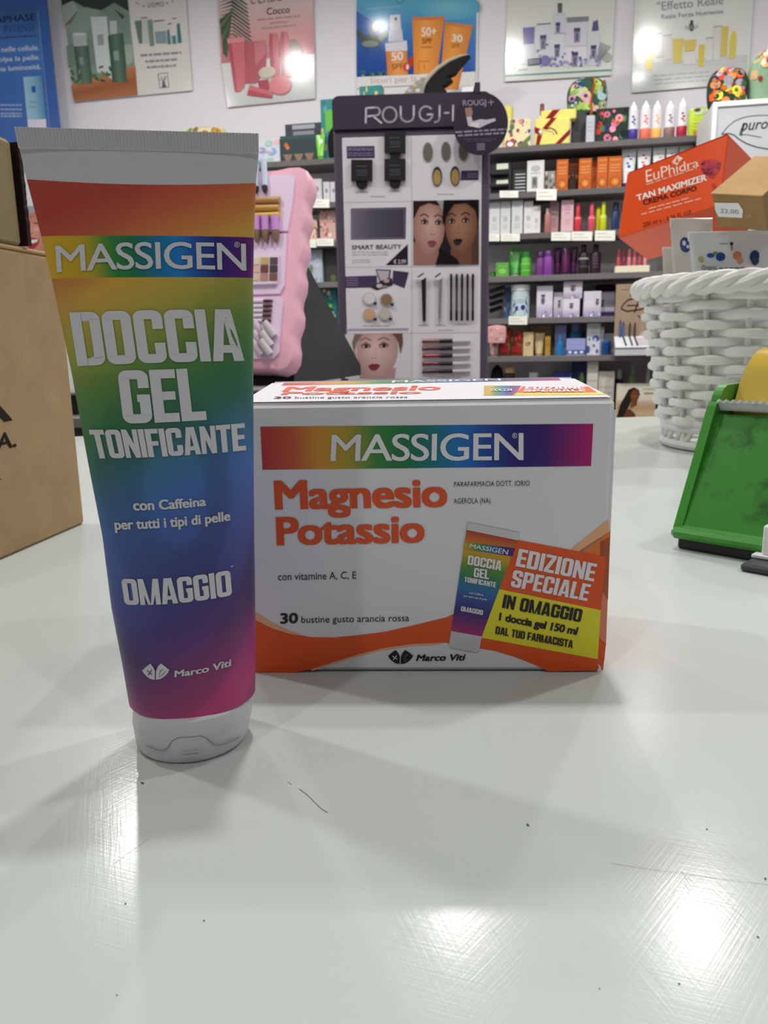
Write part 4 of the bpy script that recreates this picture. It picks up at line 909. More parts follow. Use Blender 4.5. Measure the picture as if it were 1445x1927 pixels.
# ---- the white display column with the oval sign, at the right
SG = wall_plane(3.25); a = on_level(SG, 1338, .8); sgw = .62
t = thing('sign_display', 'white framed display header with a black oval drawn sign', 'display', a * np.array([1, 1, 0]) - Z * TOP)
FG = FR(a * np.array([1, 1, 0]), WU, WD, Z); zt = float(SG.hit(1345, 192)[2])
mb = MB(); mb.rbox(FG, (0, .02, -TOP), (sgw, .30, .52), .003, '#d9dada', 'laminate'); part(mb, 'cabinet', t)
mb = MB(); mb.rbox(FG, (.012, .004, .52), (sgw - .012, .03, zt - .012), .001, '#c5c7cb', 'gloss_print'); SGP = Plane(FG(0, .004, 0), WU, Z); p = Pr(mb, SGP.hit, .0005, 'gloss_print')
zg = lambda x, y: (1170 + x / 5.2545, y / 5.2545)
ov = [zg(*q) for q in ((985, 1328), (1040, 1260), (1110, 1200), (1200, 1162), (1300, 1145), (1400, 1140), (1500, 1145))]
p.line(ov, 1.6, '#4a4d55'); p.line([zg(*q) for q in ((985, 1328), (1060, 1320), (1110, 1335), (1150, 1372), (1230, 1420), (1330, 1455), (1445, 1475), (1540, 1480))], 2.2, '#2c2f36'); p.line([zg(*q) for q in ((1170, 1335), (1230, 1330), (1300, 1345), (1380, 1358))], 1.4, '#3a3d45')
p.text('puro', [zg(1190, 1178), zg(1440, 1170), zg(1436, 1270), zg(1172, 1295)], '#26282e', 2, bold=.004, shear=.08); p.line([zg(1215, 1215), zg(1180, 1345)], 1.6, '#26282e', 2)
part(mb, 'sign_panel', t)
for n_, lo, hi in (('frame_side', (0, -.002, .5), (.016, .034, zt)), ('frame_side', (sgw - .016, -.002, .5), (sgw, .034, zt)), ('frame_top', (.016, -.002, zt - .018), (sgw - .016, .034, zt))):
    mb = MB(); mb.rbox(FG, lo, hi, .002, '#e6e6e4', 'painted_metal'); part(mb, n_, t)
mb = MB(); mb.rbox(FG, (0, .03, .52), (sgw, .30, zt - .001), .003, '#dcdcdc', 'laminate'); part(mb, 'header_box', t)
SLG = lambda x0, x1, yt: (lambda pl, a_, b_: (FR((a_ + b_) / 2, WU, WD, Z), float((b_ - a_) @ WU), float(pl.hit((x0 + x1) / 2, yt)[2] - zt)))(wall_plane(3.28), on_level(wall_plane(3.28), x0, zt), on_level(wall_plane(3.28), x1, zt))
pouch('cosmetic_bag', 'dark floral cosmetic bag with orange and yellow blossoms on the white sign display', SLG(1333, 1409, 121), '#2c3f35', blooms(21, ['#d8602a', '#e8e04a', '#e08a4a', '#3f6a3a', '#8a9098', '#d07ab0', '#c8402f', '#1f2f3a', '#9aa8b0', '#c06a2a'], 34, .06, .14), dep=.09, cat='bag')
pouch('cosmetic_bag', 'beige and sage green floral bag at the edge of the white sign display', SLG(1410, 1500, 84), '#7f9c80', lambda p: (p.rect(.04, .03, .96, .5, '#d9c4a0', .5), blooms(23, ['#b02f34', '#d8b08a', '#e4d4b4', '#a84a3a', '#8a2a30', '#c8a070'], 24, .05, .13, (.05, .05), (.95, .6))(p)), dep=.10, cat='bag')

# ---- tubes hanging below the top shelf, standing on shelf B
for i, (x0, x1, c, nm) in enumerate(((1168, 1196, '#3f62b0', 'blue'), (1197, 1224, '#c8444a', 'red'), (1226, 1250, '#d8a070', 'sand'), (1251, 1275, '#a86a3a', 'brown'), (1276, 1302, '#9a9a9a', 'grey'))):
    squeeze('hand_cream_tube', f'white cream tube with {nm} flecks behind the tilted orange box', slot(x0, x1, 272 - i * 1.0, 'B', .025), '#e6e7ea', '#4a3a8a' if i == 0 else '#d8d8dc', .13, 'white cream tubes below the top shelf', lab(('e', .45, .22, .1, .03, c), ('e', .62, .30, .12, .03, c), ('e', .40, .42, .12, .03, c), ('e', .5, .52, .14, .05, c), ('g', .3, .68, .7, 2, .06, .02, '#b0b0b8')))

# ---- shelf B
F, w_, h_ = slot(922, 962, 302, 'B', .02); t = thing('tester_stand', 'black tester stand with two pale labels next to the display stand', 'display', F.o)
mb = MB(); mb.rbox(F, (-w_ / 2, .02, .0004), (w_ / 2, .07, h_), .003, '#232126', 'plastic'); part(mb, 'stand_body', t)
for y in (.12, .60):
    mb = MB(); mb.rbox(F, (-w_ * .22, .016, h_ * (.88 - y - .0)), (w_ * .33, .0196, h_ * (.88 - y) + h_ * .2 - .004), .0004, '#dfe3cf', 'printed_paper'); part(mb, 'label_card', t)
for y in (.34, .70):
    mb = MB(); mb.rbox(F, (-w_ * .55, -.01, h_ * (1 - y - .09)), (w_ * .36, .02, h_ * (1 - y) ), .004, '#2c2830', 'plastic'); part(mb, 'tester_tray', t)
F, w_, h_ = slot(964, 989, 318, 'B', .03); t = thing('pencil_rack', 'small black rack of pale liner pencils beside the white tube box', 'display', F.o)
mb = MB(); mb.rbox(F, (-w_ / 2, .012, .0004), (w_ / 2, .05, h_), .002, '#2a282c', 'plastic'); part(mb, 'rack_body', t)
for k in range(6):
    z_ = h_ * (.12 + .135 * k); mb = MB(); mb.tube([F(-w_ * .32, .010, z_), F(w_ * .46, .010, z_)], .0022, '#d2d2d6', 'plastic', 8); part(mb, 'liner_pencil', t)
carton('tube_box', 'white soap box with a grey picture on the second shelf', slot(991, 1023, 302, 'B', .03), '#dcdcda', lab(('e', .5, .25, .28, .1, '#b4b4b0'), ('r', .28, .5, .62, .86, '#8a8a86'), ('e', .45, .66, .1, .12, '#5a5a58'), ('g', .2, .38, .8, 1, .1, .03, '#a0a09c')), .045)
carton('small_box', 'small grey patterned box beside the white soap box', slot(1024, 1045, 322, 'B', .05), '#9c9894', blooms(31, ['#6a6662', '#c8c4c0', '#504c4a'], 14, .08, .16), .035)
SUN = lambda p: (p.rect(.04, .04, .96, .96, '#c8611c', 1), p.rect(.1, .08, .9, .12, '#e08a3a', 1.3), p.ell(.5, .80, .46, .19, '#7a3212', 1.6, edge='#b8581c'), p.ell(.52, .78, .30, .12, '#f2a24a', 2, edge='#c46a22'), p.greek(.15, .25, .85, 3, .09, .025, '#e8b070', 2))
for x0, x1, yt, of, nm in ((1046, 1068, 300, .03, 'narrow orange sun care box nearest the grey patterned box'), (1067, 1087, 303, .10, 'orange sun care box behind the small dark bottle'), (1088, 1112, 298, .03, 'wide orange sun care box beside the small dark bottle'), (1112, 1121, 303, .07, 'thin orange sun care box set back in the row'), (1122, 1142, 295, .03, 'tall orange sun care box with a red spot'), (1143, 1169, 294, .03, 'last orange sun care box of the row, next to the white tubes')):
    carton('sun_care_box', nm, slot(x0, x1, yt, 'B', of), '#c4601e', SUN, .04, group='orange sun care boxes')
bottle('dark_bottle', 'small dark brown bottle standing before an orange box', slot(1067, 1087, 326, 'B', .03), '#2c1a10', '#1c1210', .25, .45)

# ---- shelf C
WB = '#dcdcdc'
for x0, x1, yt, of, nm in ((920, 940, 374, .03, 'pale grey care box touching the display stand'), (941, 960, 373, .03, 'second pale grey care box from the display stand'), (962, 983, 368, .025, 'tallest pale grey care box on the middle shelf'), (985, 1002, 378, .03, 'narrow white care box right after the tallest grey one'), (1002, 1016, 387, .03, 'shortest white care box of the pale row')):
    carton('care_box', nm, slot(x0, x1, yt, 'C', of), '#d2d3d3' if x0 < 985 else '#dedddd', lab(G_('#a4a6aa', .2, .8, .12, 2, .07, .02), ('r', .3, .45, .7, .6, '#b4b8bc'), G_('#b0b0b4', .25, .75, .68, 3, .06, .015)), .04, group='pale care boxes on the middle shelf')
bottle('rose_bottle', 'translucent rose bottle in front of a rose box', slot(1024, 1035, 392, 'C', .03), '#b8776e', '#d8c0bc', .2, .6)
carton('rose_box', 'dusty rose box beside the rose bottle', slot(1033, 1050, 378, 'C', .05), '#b08e90', lab(G_('#8a6a70'), ('r', .2, .55, .8, .8, '#a87a80')), .04)
carton('pink_box', 'tall pale pink box on the middle shelf', slot(1055, 1078, 376, 'C', .03), '#dab0ba', lab(G_('#b07888', .25, .75, .2, 2, .08, .02), ('r', .3, .4, .7, .42, '#b07888'), G_('#b88894', .3, .7, .6, 3, .06, .015)), .045)
def pen_bottle(lbl, x0, x1, yt, col, of=.03):
    bottle('sun_stick', lbl, slot(x0, x1, yt, 'C', of), col, col, .42, .62, cat='bottle', shoulder=.12, bands=((.46, .5, mix(col, '#ffffff', .35)),))
pen_bottle('red pointed bottle beside the pale pink box', 1080, 1093, 383, '#d83a46'); pen_bottle('raspberry pink pointed bottle left of the yellow ones', 1106, 1119, 382, '#d8506a')
bottle('sun_stick', 'short yellow bottle behind the lime yellow one', slot(1120, 1130, 389, 'C', .05), '#d8cf2a', None); pen_bottle('lime yellow pointed bottle on the middle shelf', 1128, 1141, 380, '#c8d81e')
bottle('navy_bottle', 'navy blue bottle half hidden by the orange box', slot(1150, 1165, 380, 'C', .04), '#2a3a66', '#1e2a50', .3, .7)

# ---- shelf D
carton('green_box', 'square green soap box on the fourth shelf', slot(933, 957, 494, 'D', .03), '#5fa544', lab(('e', .5, .6, .3, .2, '#8ac860'), G_('#a8d890', .2, .8, .25, 1)), .04)
jar('green_tin', 'tiny dark green tin beside the green soap box', slot(921, 933, 511, 'D', .05), '#3f7a34', '#2f6a2a')
squeeze('green_tube', 'light green tube standing on its cap behind the green bottle', slot(956, 982, 467, 'D', .05), '#58b050', '#a8c8a4', .12, deco=lab(('e', .5, .3, .25, .12, '#78c868'), G_('#90d080', .3, .7, .5, 3, .1, .02)))
bottle('green_bottle', 'bright green bottle with a dark green cap', slot(979, 998, 473, 'D', .02), '#4fa62c', '#2f7a34', .24, .8, bands=((.45, .52, '#7cc858'), (.2, .25, '#7cc858')))
bottle('purple_bottle', 'shorter purple bottle of the purple row', slot(1008, 1024, 473, 'D', .03), '#6d2f78', '#4a1a50', .25, .75); bottle('purple_bottle', 'brighter purple bottle beside the wine coloured tubes', slot(1022, 1040, 471, 'D', .02), '#7a3690', '#6a2f80', .22, .7)
for x0, x1, yt, of, nm in ((1040, 1057, 465, .06, 'wine purple tube next to the purple bottles'), (1055, 1073, 466, .03, 'shiny wine purple tube in the middle of three'), (1071, 1086, 464, .06, 'wine purple tube next to the dark bottles')):
    squeeze('wine_tube', nm, slot(x0, x1, yt, 'D', of), '#54184e', '#3a1238', .1, deco=lab(G_('#8a4a80', .3, .7, .45, 3, .1, .02)))
bottle('dark_shampoo', 'near black bottle with a grey label band', slot(1088, 1107, 460, 'D', .03), '#201018', '#160c12', .26, .5, bands=((.50, .56, '#a8a0a0'), (.22, .30, '#4a3a42'))); bottle('dark_shampoo', 'near black bottle with violet letters', slot(1110, 1130, 459, 'D', .03), '#26121f', '#180c14', .26, .5, deco=lab(G_('#7a4a70', .25, .75, .45, 4, .1, .03)))
F, w_, h_ = slot(1157, 1222, 500, 'D', .02); t = thing('lipstick_display', 'cream tray holding pink and red lipsticks left of the basket', 'display', F.o)
mb = MB(); mb.rbox(F, (-w_ / 2, 0, .0004), (w_ / 2, .06, h_), .002, '#efe6c8', 'plastic'); part(mb, 'tray', t)
for k in range(6):
    c = ['#c04a58', '#8a2f3c', '#d87a80', '#c8626c', '#b04858', '#d88a90'][k]; u = w_ * (-.40 + .155 * k); r_ = w_ * .055; mb = MB(); mb.lathe(FR(F(u, .02, h_), WU, WD, Z), [(r_, 0), (r_, .035), (r_ * .9, .036)], c, 'gloss_print', 16); mb.lathe(FR(F(u, .02, h_ + .036), WU, WD, Z), [(r_ * .8, 0), (r_ * .8, .025), (r_ * .6, .032)], mix(c, '#5a1a24', .4), 'gloss_print', 16); part(mb, 'lipstick', t)

# ---- shelf E
for k in range(4):
    F, w_, h_ = slot(921, 951 - 2 * k, 528 + k * 13, 'E', .0 + .02 * k, zb=LEV['E'] + .115 - .026 * k)
    mb = MB(); V = nrm(Z * .32 + WU * 1); mb.rbox(FR(F(-w_ * .5, .02, -.012), V, WD, nrm(np.cross(V, WD))), (0, 0, 0), (w_ * 1.05, .02, .018), .004, '#1d1b20', 'gloss_print'); solo(mb, 'hair_comb', ('topmost', 'second', 'third', 'lowest')[k] + ' of four slanted glossy black combs at the display stand', 'comb', F.o, 'slanted black combs')
pouch('foil_pouch', 'crumpled pink foil pouch at the edge of the display stand', slot(916, 952, 580, 'F', -.02, zb=LEV['F'] + .058), '#d8a4a4', lambda p: [p.poly([(x, y), (x + .22, y - .05), (x + .12, y + .09)], c_, 1) for x, y, c_ in ((.1, .25, '#b88484'), (.45, .2, '#ecd0cc'), (.6, .45, '#c49090'), (.15, .55, '#e8c8c4'), (.4, .75, '#b98a8a'), (.65, .8, '#ecd4d0'))], dep=.03, mat='gloss_print', power=5)  # crumples are only colour: darker and paler triangles painted as shaded and lit folds
squeeze('pink_tube', 'rose patterned tube standing below the pink foil pouch', slot(919, 938, 622, 'F', .01), '#c8a09c', '#a87878', .1, deco=blooms(41, ['#b85a68', '#e0c4c0', '#8a4a54'], 14, .08, .16))
carton('blue_box', 'slate blue box behind the blue and white jar', slot(948, 963, 541, 'E', .08), '#56688c', blooms(43, ['#8a98b4', '#33486e'], 10, .1, .2), .04)
def azul(p):
    for x, y, rx, ry in ((.12, .55, .12, .10), (.16, .75, .14, .1), (.90, .50, .12, .12), (.92, .74, .1, .1), (.32, .70, .09, .07), (.66, .68, .12, .08), (.08, .9, .08, .06)): p.ell(x, y, rx, ry, '#26368a', 1, n=12)
    p.rect(.04, .27, .96, .285, '#4a5f7a', 1); p.rect(.04, .31, .96, .325, '#4a5f7a', 1); p.ell(.5, .84, .3, .1, '#9cc0a8', 1, n=12); p.greek(.3, .45, .7, 2, .07, .02, '#8aa0b0', 1)
jar('ceramic_jar', 'pale blue ceramic jar with cobalt flowers and a white lid', slot(960, 996, 535, 'E', .02), '#c4d6da', '#e4ecee', .18, deco=azul)
LV = lambda x=.5, y=.5, s=1.0: (lambda p: (p.grad(0, .55, 1, 1, [(0, '#dcd8e2'), (1, '#9a86b4')], 1, 8, True), p.rect(x - .12 * s, y - .18 * s, x + .12 * s, y - .12 * s, '#2c2448', 2), p.ell(x, y, .13 * s, .14 * s, '#8c8494', 2, n=14), p.ell(x - .02, y + .02, .06 * s, .09 * s, '#4a4456', 2.4, n=10), blooms(51, ['#7a66a0', '#b8a8cc', '#e8e4ee'], 9, .05, .09, (.05, .82), (.95, .97))(p)))
for x0, x1, yt, of, nm, d in ((1009, 1039, 538, .03, 'tall lavender picture box nearest the ceramic jar', LV(.4, .45)), (1041, 1062, 550, .05, 'narrow lavender box between two bigger ones', LV(.5, .5)), (1059, 1090, 562, .02, 'low lavender box carrying another on top', LV(.5, .42)), (1097, 1130, 548, .03, 'wide lavender box beside the purple gift pouch', LV(.78, .45, .8))):
    carton('lavender_box', nm, slot(x0, x1, yt, 'E', of), '#dddae4', d, .05, group='white and lavender picture boxes')
s_ = slot(1060, 1095, 529, 'E', .02, zb=LEV['E'] + slot(1059, 1090, 562, 'E', .02)[2] + .0004); carton('lavender_box', 'lavender box stacked on top of the low one', s_, '#d4d0da', LV(.5, .45, 1.1), .05, group='white and lavender picture boxes')
F, w_, h_ = slot(1119, 1156, 549, 'E', .088); t = thing('gift_pouch', 'lavender gift pouch with a dark purple folded top', 'gift', F.o)
mb = MB(); mb.rbox(F, (-w_ / 2, 0, .0004), (w_ / 2, .05, h_), .003, '#cfcadb', 'coated_board'); Pr_ = Pr(mb, front(F, w_, h_), .0005); Pr_.clip = [(0.01, 0.01), (.99, 0.01), (.99, .985), (0.01, .985)]; LV(.35, .5, .9)(Pr_); Pr_.rect(0.0, .8, 1, 1, '#3a2a58', 4); part(mb, 'pouch_body', t)
mb = MB(); mb.rbox(F, (-w_ * .5, .004, h_), (w_ * .52, .046, h_ + .030), .008, '#2c1c3c', 'fabric'); part(mb, 'folded_top', t)

# ---- pencil display standing on shelf F
F, w_, h_ = slot(1155, 1262, 533, 'F', -.042); t = thing('pencil_display', 'kraft backed makeup pencil display with a white sloping tray left of the basket', 'display', F.o)
mb = MB(); mb.rbox(F, (-w_ / 2, .03, 0), (w_ / 2, .034, h_), .001, '#a8927c', 'kraft'); p = Pr(mb, front(F, w_, h_, .03), .0005, 'kraft')
IK = '#3c2620'
p.line([(.14, .28), (.22, .22), (.36, .20), (.5, .22), (.6, .30), (.45, .36), (.2, .38), (.1, .34), (.14, .28)], .022, IK); p.line([(.34, .40), (.44, .16), (.50, .10)], .026, IK); p.line([(.54, .42), (.66, .18)], .024, IK); p.line([(.62, .40), (.76, .16), (.80, .12)], .024, IK); p.line([(.24, .16), (.5, .14), (.84, .24)], .018, IK); p.line([(.2, .30), (.46, .30), (.72, .36), (.84, .30)], .02, IK); p.line([(.4, .44), (.52, .52), (.6, .44)], .02, IK)
p.greek(.1, .07, .5, 1, .1, .012, '#80664e', 1); p.ell(.55, .80, .14, .14, '#c4b29c', 1)
part(mb, 'backboard', t)
TRY0 = float(wall_plane(S0 - .043).hit(1205, 632)[2] - LEV['F'])
mb = MB(); V = nrm(-WD * .86 + Z * -.5); n_ = np.cross(WU, -V); FT = FR(F(-w_ * .50, .03, TRY0), WU, V, nrm(np.cross(V, WU) * -1) if np.cross(V, WU)[2] < 0 else nrm(np.cross(V, WU)))
mb.rbox(FT, (0, 0, -.006), (w_, .088, 0), .002, '#dedee2', 'gloss_print')
p = Pr(mb, lambda x, y, h: FT(w_ * x, .088 * y, h), .0004, 'gloss_print'); p.greek(.4, .2, .6, 6, .12, .05, '#a07888', 1)
part(mb, 'tray', t)
mb = MB(); mb.prism([F(-w_ / 2, .03, 0), F(w_ / 2, .03, 0), F(w_ / 2, -.04, 0), F(-w_ / 2, -.04, 0)], Z * (TRY0 - .050), '#c9c9cf', 'gloss_print'); part(mb, 'tray_base', t)
for k, (x, c) in enumerate(((.16, '#2f3f58'), (.27, '#37566a'), (.36, '#3a2f38'), (.68, '#4a3436'), (.79, '#3c2a2c'), (.89, '#33282a'))):
    mb = MB(); mb.tube([FT(w_ * (x - .0), .012, .0035), FT(w_ * (x + .03), .078, .0035)], .0034, c, 'plastic', 8); part(mb, 'tray_pencil', t)
for k, (x, c, hh) in enumerate(((.10, '#4a66a8', .07), (.155, '#5a70a0', .062), (.27, '#4a4436', .06), (.36, '#5a3a34', .06), (.60, '#7a4a42', .058), (.80, '#5a3030', .058), (.88, '#4a2a2c', .06))):
    mb = MB(); mb.tube([F(w_ * (x - .5), .022, TRY0 - .004), F(w_ * (x - .5), .022, TRY0 + hh - .016)], .0042, c, 'plastic', 8); mb.tube([F(w_ * (x - .5), .022, TRY0 + hh - .016), F(w_ * (x - .5), .022, TRY0 + hh - .002)], [.0042, .0006], '#2a2224', 'plastic', 8); part(mb, 'upright_pencil', t)

# ---- shelf F
RG = lambda p: (p.rect(.05, .05, .95, .95, '#5a2a20', 1), blooms(61, ['#b02a24', '#8a1f1c', '#c8382a', '#5f6a2c', '#7a2018'], 18, .08, .17)(p), p.rect(.12, .62, .88, .86, '#a02426', 3))
carton('red_box', 'taller red and olive patterned box on the fifth shelf', slot(938, 960, 616, 'F', .03), '#54501f', RG, .045, group='red and olive patterned boxes'); carton('red_box', 'shorter red and olive patterned box beside the kraft boxes', slot(961, 984, 620, 'F', .03), '#54501f', RG, .045, group='red and olive patterned boxes')
carton('kraft_box', 'tall kraft backing box behind the cream tube', slot(995, 1036, 613, 'F', .09), '#a98d64', lab(G_('#8a7048', .2, .8, .1, 1)), .03, mat='kraft'); carton('kraft_carton', 'light kraft box with a dark scribbled emblem', slot(984, 1003, 625, 'F', .03), '#d9bf94', lab(('e', .45, .5, .22, .08, '#6a4a2a'), ('e', .45, .5, .12, .04, '#d9bf94'), ('e', .6, .46, .1, .05, '#5a3a20')), .04, mat='kraft')
squeeze('cream_tube', 'beige tube in front of the tall kraft box', slot(1004, 1024, 627, 'F', .04), '#d4bd90', '#c4a878', .1); carton('gold_box', 'thin gold box at the end of the kraft row', slot(1025, 1035, 633, 'F', .03), '#b08a3a', lab(G_('#8a6a2a')), .03)
carton('lilac_box', 'lilac box with a teal drop behind the teal bottle', slot(1043, 1064, 612, 'F', .07), '#8f98cc', lab(('e', .55, .75, .3, .2, '#2f6fb0'), G_('#7a82bc', .3, .8, .2, 2)), .04); bottle('teal_bottle', 'teal drop shaped bottle before the lilac box', slot(1046, 1060, 630, 'F', .02), '#1f78ae', '#2a86bc', .3, .3, shoulder=.3)
jar('teal_jar', 'round teal jar behind the low lilac box', slot(1066, 1097, 608, 'F', .08), '#1d7096', '#8a94b8', .26, lidw=.7, deco=lab(G_('#5aa0b8', .25, .75, .45, 3, .1, .02))); carton('lilac_box', 'low lilac box with a white wave band', slot(1065, 1101, 637, 'F', .02), '#9aa0d2', lab(('r', 0, .68, 1, .92, '#4a548c'), ('e', .2, .8, .1, .08, '#dfe2f4'), ('e', .5, .82, .1, .08, '#dfe2f4'), ('e', .8, .8, .1, .08, '#dfe2f4'), G_('#c0c4ea', .2, .8, .25, 1)), .05)
carton('white_box', 'tall white box with blue floral drawings', slot(1103, 1128, 598, 'F', .04), '#dfe0e4', lab(('e', .68, .48, .28, .10, '#44589c'), ('e', .62, .52, .12, .06, '#c8cee4'), ('e', .2, .5, .07, .05, '#5a6cb0'), ('e', .1, .82, .16, .12, '#4a5ca4'), ('e', .55, .70, .1, .05, '#6a78b8'), ('e', .8, .88, .12, .07, '#5a6cb0'), G_('#b8bcc8', .3, .8, .15, 2)), .05); carton('white_box', 'narrow white box between the floral one and the blue jar', slot(1128, 1135, 615, 'F', .05), '#d4d6da', None, .03)
jar('blue_jar', 'small deep blue jar beside the white boxes', slot(1131, 1149, 641, 'F', .02), '#1d4a8a', '#2a5aa0', .22); carton('white_box', 'low white box behind the small blue jar', slot(1136, 1154, 627, 'F', .08), '#d9dade', None, .03)

# ---- shelf G, just above the counter edge
for x0, x1, yt, of, nm in ((1102, 1122, 676, .03, 'tall stack box of cream white at the corner of the supplement carton'), (1123, 1138, 699, .04, 'first of two low cream white boxes'), (1138, 1153, 699, .04, 'second of two low cream white boxes')):
    carton('cream_box', nm, slot(x0, x1, yt, 'G', of), '#d6d2c6', lab(('r', .02, .33, .98, .345, '#aaa698'), ('r', .02, .66, .98, .675, '#aaa698'), G_('#b8b4a6', .2, .8, .1, 1), G_('#b8b4a6', .2, .8, .45, 1), G_('#b8b4a6', .2, .8, .75, 1)), .05)
carton('navy_box', 'navy box with a green plant picture', slot(1074, 1102, 679, 'G', .08), '#1c2a5a', lab(('e', .6, .4, .25, .2, '#3a6a3a'), ('e', .65, .3, .12, .1, '#7aa04a'), G_('#4a5a8a', .2, .8, .7, 2)), .05); carton('blue_box', 'low blue box peeking over the supplement carton', slot(1038, 1074, 700, 'G', .06), '#2c3f8a', None, .05)
carton('white_box', 'small white box peeking over the supplement carton', slot(994, 1010, 701, 'G', .06), '#c6c6c8', None, .04); bottle('kraft_bottle', 'light wood capped bottle peeking over the supplement carton', slot(947, 967, 690, 'G', .05), '#3a2a22', '#d2b084', .12, .95)
pouch('dark_bag', 'black soft bag peeking over the supplement carton', slot(920, 947, 687, 'G', .05), '#17161a', None, dep=.06)
bottle('white_cap_bottle', 'dark violet bottle with a white cap on the lowest visible shelf', slot(1155, 1169, 695, 'G', .10), '#2c2458', '#d6d6d8', .2, .8); bottle('green_bottle', 'pale green bottle with a grey cap above the sunlit portrait card', slot(1178, 1195, 684, 'G', .10), '#86a868', '#a8b0aa', .2, .6)
bottle('white_bottle', 'white pointed bottle above the sunlit portrait card', slot(1209, 1223, 693, 'G', .10), '#d4cccc', '#e0dcdc', .3, .5); carton('lilac_box', 'pale lilac box beside the sunlit portrait card', slot(1234, 1249, 690, 'G', .08), '#b8b4c4', lab(G_('#9490a4')), .04)
def beach(p):
    p.grad(0, 0, 1, 1, [(0, '#dcd8c8'), (.42, '#e0d8c2'), (.55, '#c0a888'), (.7, '#b89870'), (.85, '#cbb594'), (1, '#b8976c')], 1, 14, True)
    p.poly([(.14, .92), (.06, 1), (.5, 1), (.5, .86), (.36, .72), (.2, .74)], '#6a3a22', 2); p.poly([(.30, .16), (.44, .10), (.56, .18), (.60, .34), (.50, .30), (.40, .40), (.34, .62), (.20, .92), (.02, 1), (.10, .6)], '#241510', 3)
    p.ell(.46, .34, .11, .17, '#8f5434', 4, edge='#6a3820'); p.poly([(.38, .46), (.54, .46), (.52, .62), (.36, .70)], '#7a4428', 3.5); p.rect(.36, .26, .58, .29, '#3a2016', 5) if False else p.line([(.42, .29), (.53, .28)], .02, '#2c160e', 5); p.line([(.45, .44), (.52, .43)], .02, '#6a2a20', 5)
    p.greek(.66, .14, .95, 1, .1, .03, '#a8a08c', 3); p.greek(.70, .25, .92, 1, .1, .05, '#8a7c66', 3)
carton('portrait_card', 'beach portrait card of a long haired woman on the lowest visible shelf', slot(1158, 1232, 722, 'G', .0), '#d6ccb6', beach, .02, cat='card')
carton('dark_box', 'dark box stacked on the maroon box beside the portrait card', slot(1233, 1270, 746, 'G', .03, zb=LEV['G'] + slot(1233, 1272, 769, 'G', .02)[2] + .0006), '#2c2826', None, .05); carton('maroon_box', 'flat maroon box beside the portrait card', slot(1233, 1272, 769, 'G', .02), '#5e2036', None, .06)

# ---- between the pink display and the stand
s_ = ('white care box right of the pink display', 'small white care box farther right of the pink display', 'small white care box beside the dark stand')
for (x0, x1, yt), nm in zip(((588, 606, 336), (609, 621, 342), (622, 634, 342)), s_): carton('care_box', nm, slot(x0, x1, yt, 'B', .05), '#cfcfd0', lab(('e', .5, .4, .22, .1, '#8a8a90'), G_('#a8a8ac', .3, .7, .65, 2)), .04)
PK = blooms(71, ['#c87868', '#e8d0c8', '#a85a5a', '#d8a090'], 16, .08, .16); OG = blooms(73, ['#d88a4a', '#e8c8a0', '#b86a4a', '#f0e0d0', '#8a2a3a'], 16, .08, .16)
for x0, x1, yt, zb, nm, dc, c in ((603, 632, 419, 0, 'lower pink floral box beside the stand', PK, '#d0a8a0'), (575, 595, 431, 0, 'lower orange floral soap box behind the pink display', OG, '#e0ccb8')):
    o1 = slot(x0, x1, yt, 'C', .04); carton('floral_box', nm, o1, c, dc, .05)
    x2, x3, y2, n2 = (601, 631, 392, 'upper pink floral box stacked beside the stand') if dc is PK else (578, 596, 413, 'upper orange floral soap box stacked behind the pink display')
    carton('floral_box', n2, slot(x2, x3, y2, 'C', .04, zb=LEV['C'] + o1[2] + .0004), c, dc, .05)
carton('pastel_box', 'pale blue box with pink water lilies behind the pink display', slot(578, 607, 468, 'D', .04), '#b4bcc8', blooms(81, ['#d8a8bc', '#8fb4b0', '#c4cce0', '#a8b8d8', '#98b898'], 18, .08, .16), .06); carton('dark_box', 'dark olive box beside the pastel box', slot(612, 634, 468, 'D', .06), '#3a3c38', lab(('e', .7, .85, .25, .1, '#5a6a3a')), .05)
TG = lambda p: (blooms(91, ['#e0b860', '#d8c878', '#3f9a90', '#1f6a68', '#e0c890'], 22, .04, .075)(p), p.rect(.55, .45, .85, .78, '#6ab83a', 3), p.rect(.2, .66, .42, .95, '#7ac040', 3))
carton('teal_box', 'teal box with yellow flowers and lime leaves beside the black easel', slot(580, 634, 533, 'E', .05), '#1d6f72', TG, .05); bottle('clear_bottle', 'small clear bottle with a black cap before the teal box', slot(617, 628, 579, 'E', .01), '#9aa4a0', '#1b1b1d', .25, .5)
carton('kraft_box', 'pair of wooden looking kraft box on the shelf beside the black easel', slot(609, 621, 616, 'F', .04), '#c8a676', None, .04, mat='kraft'); bottle('clear_bottle', 'dark capped clear bottle beside the dark stand', slot(621, 632, 614, 'F', .03), '#b0a084', '#2a2624', .3, .6)
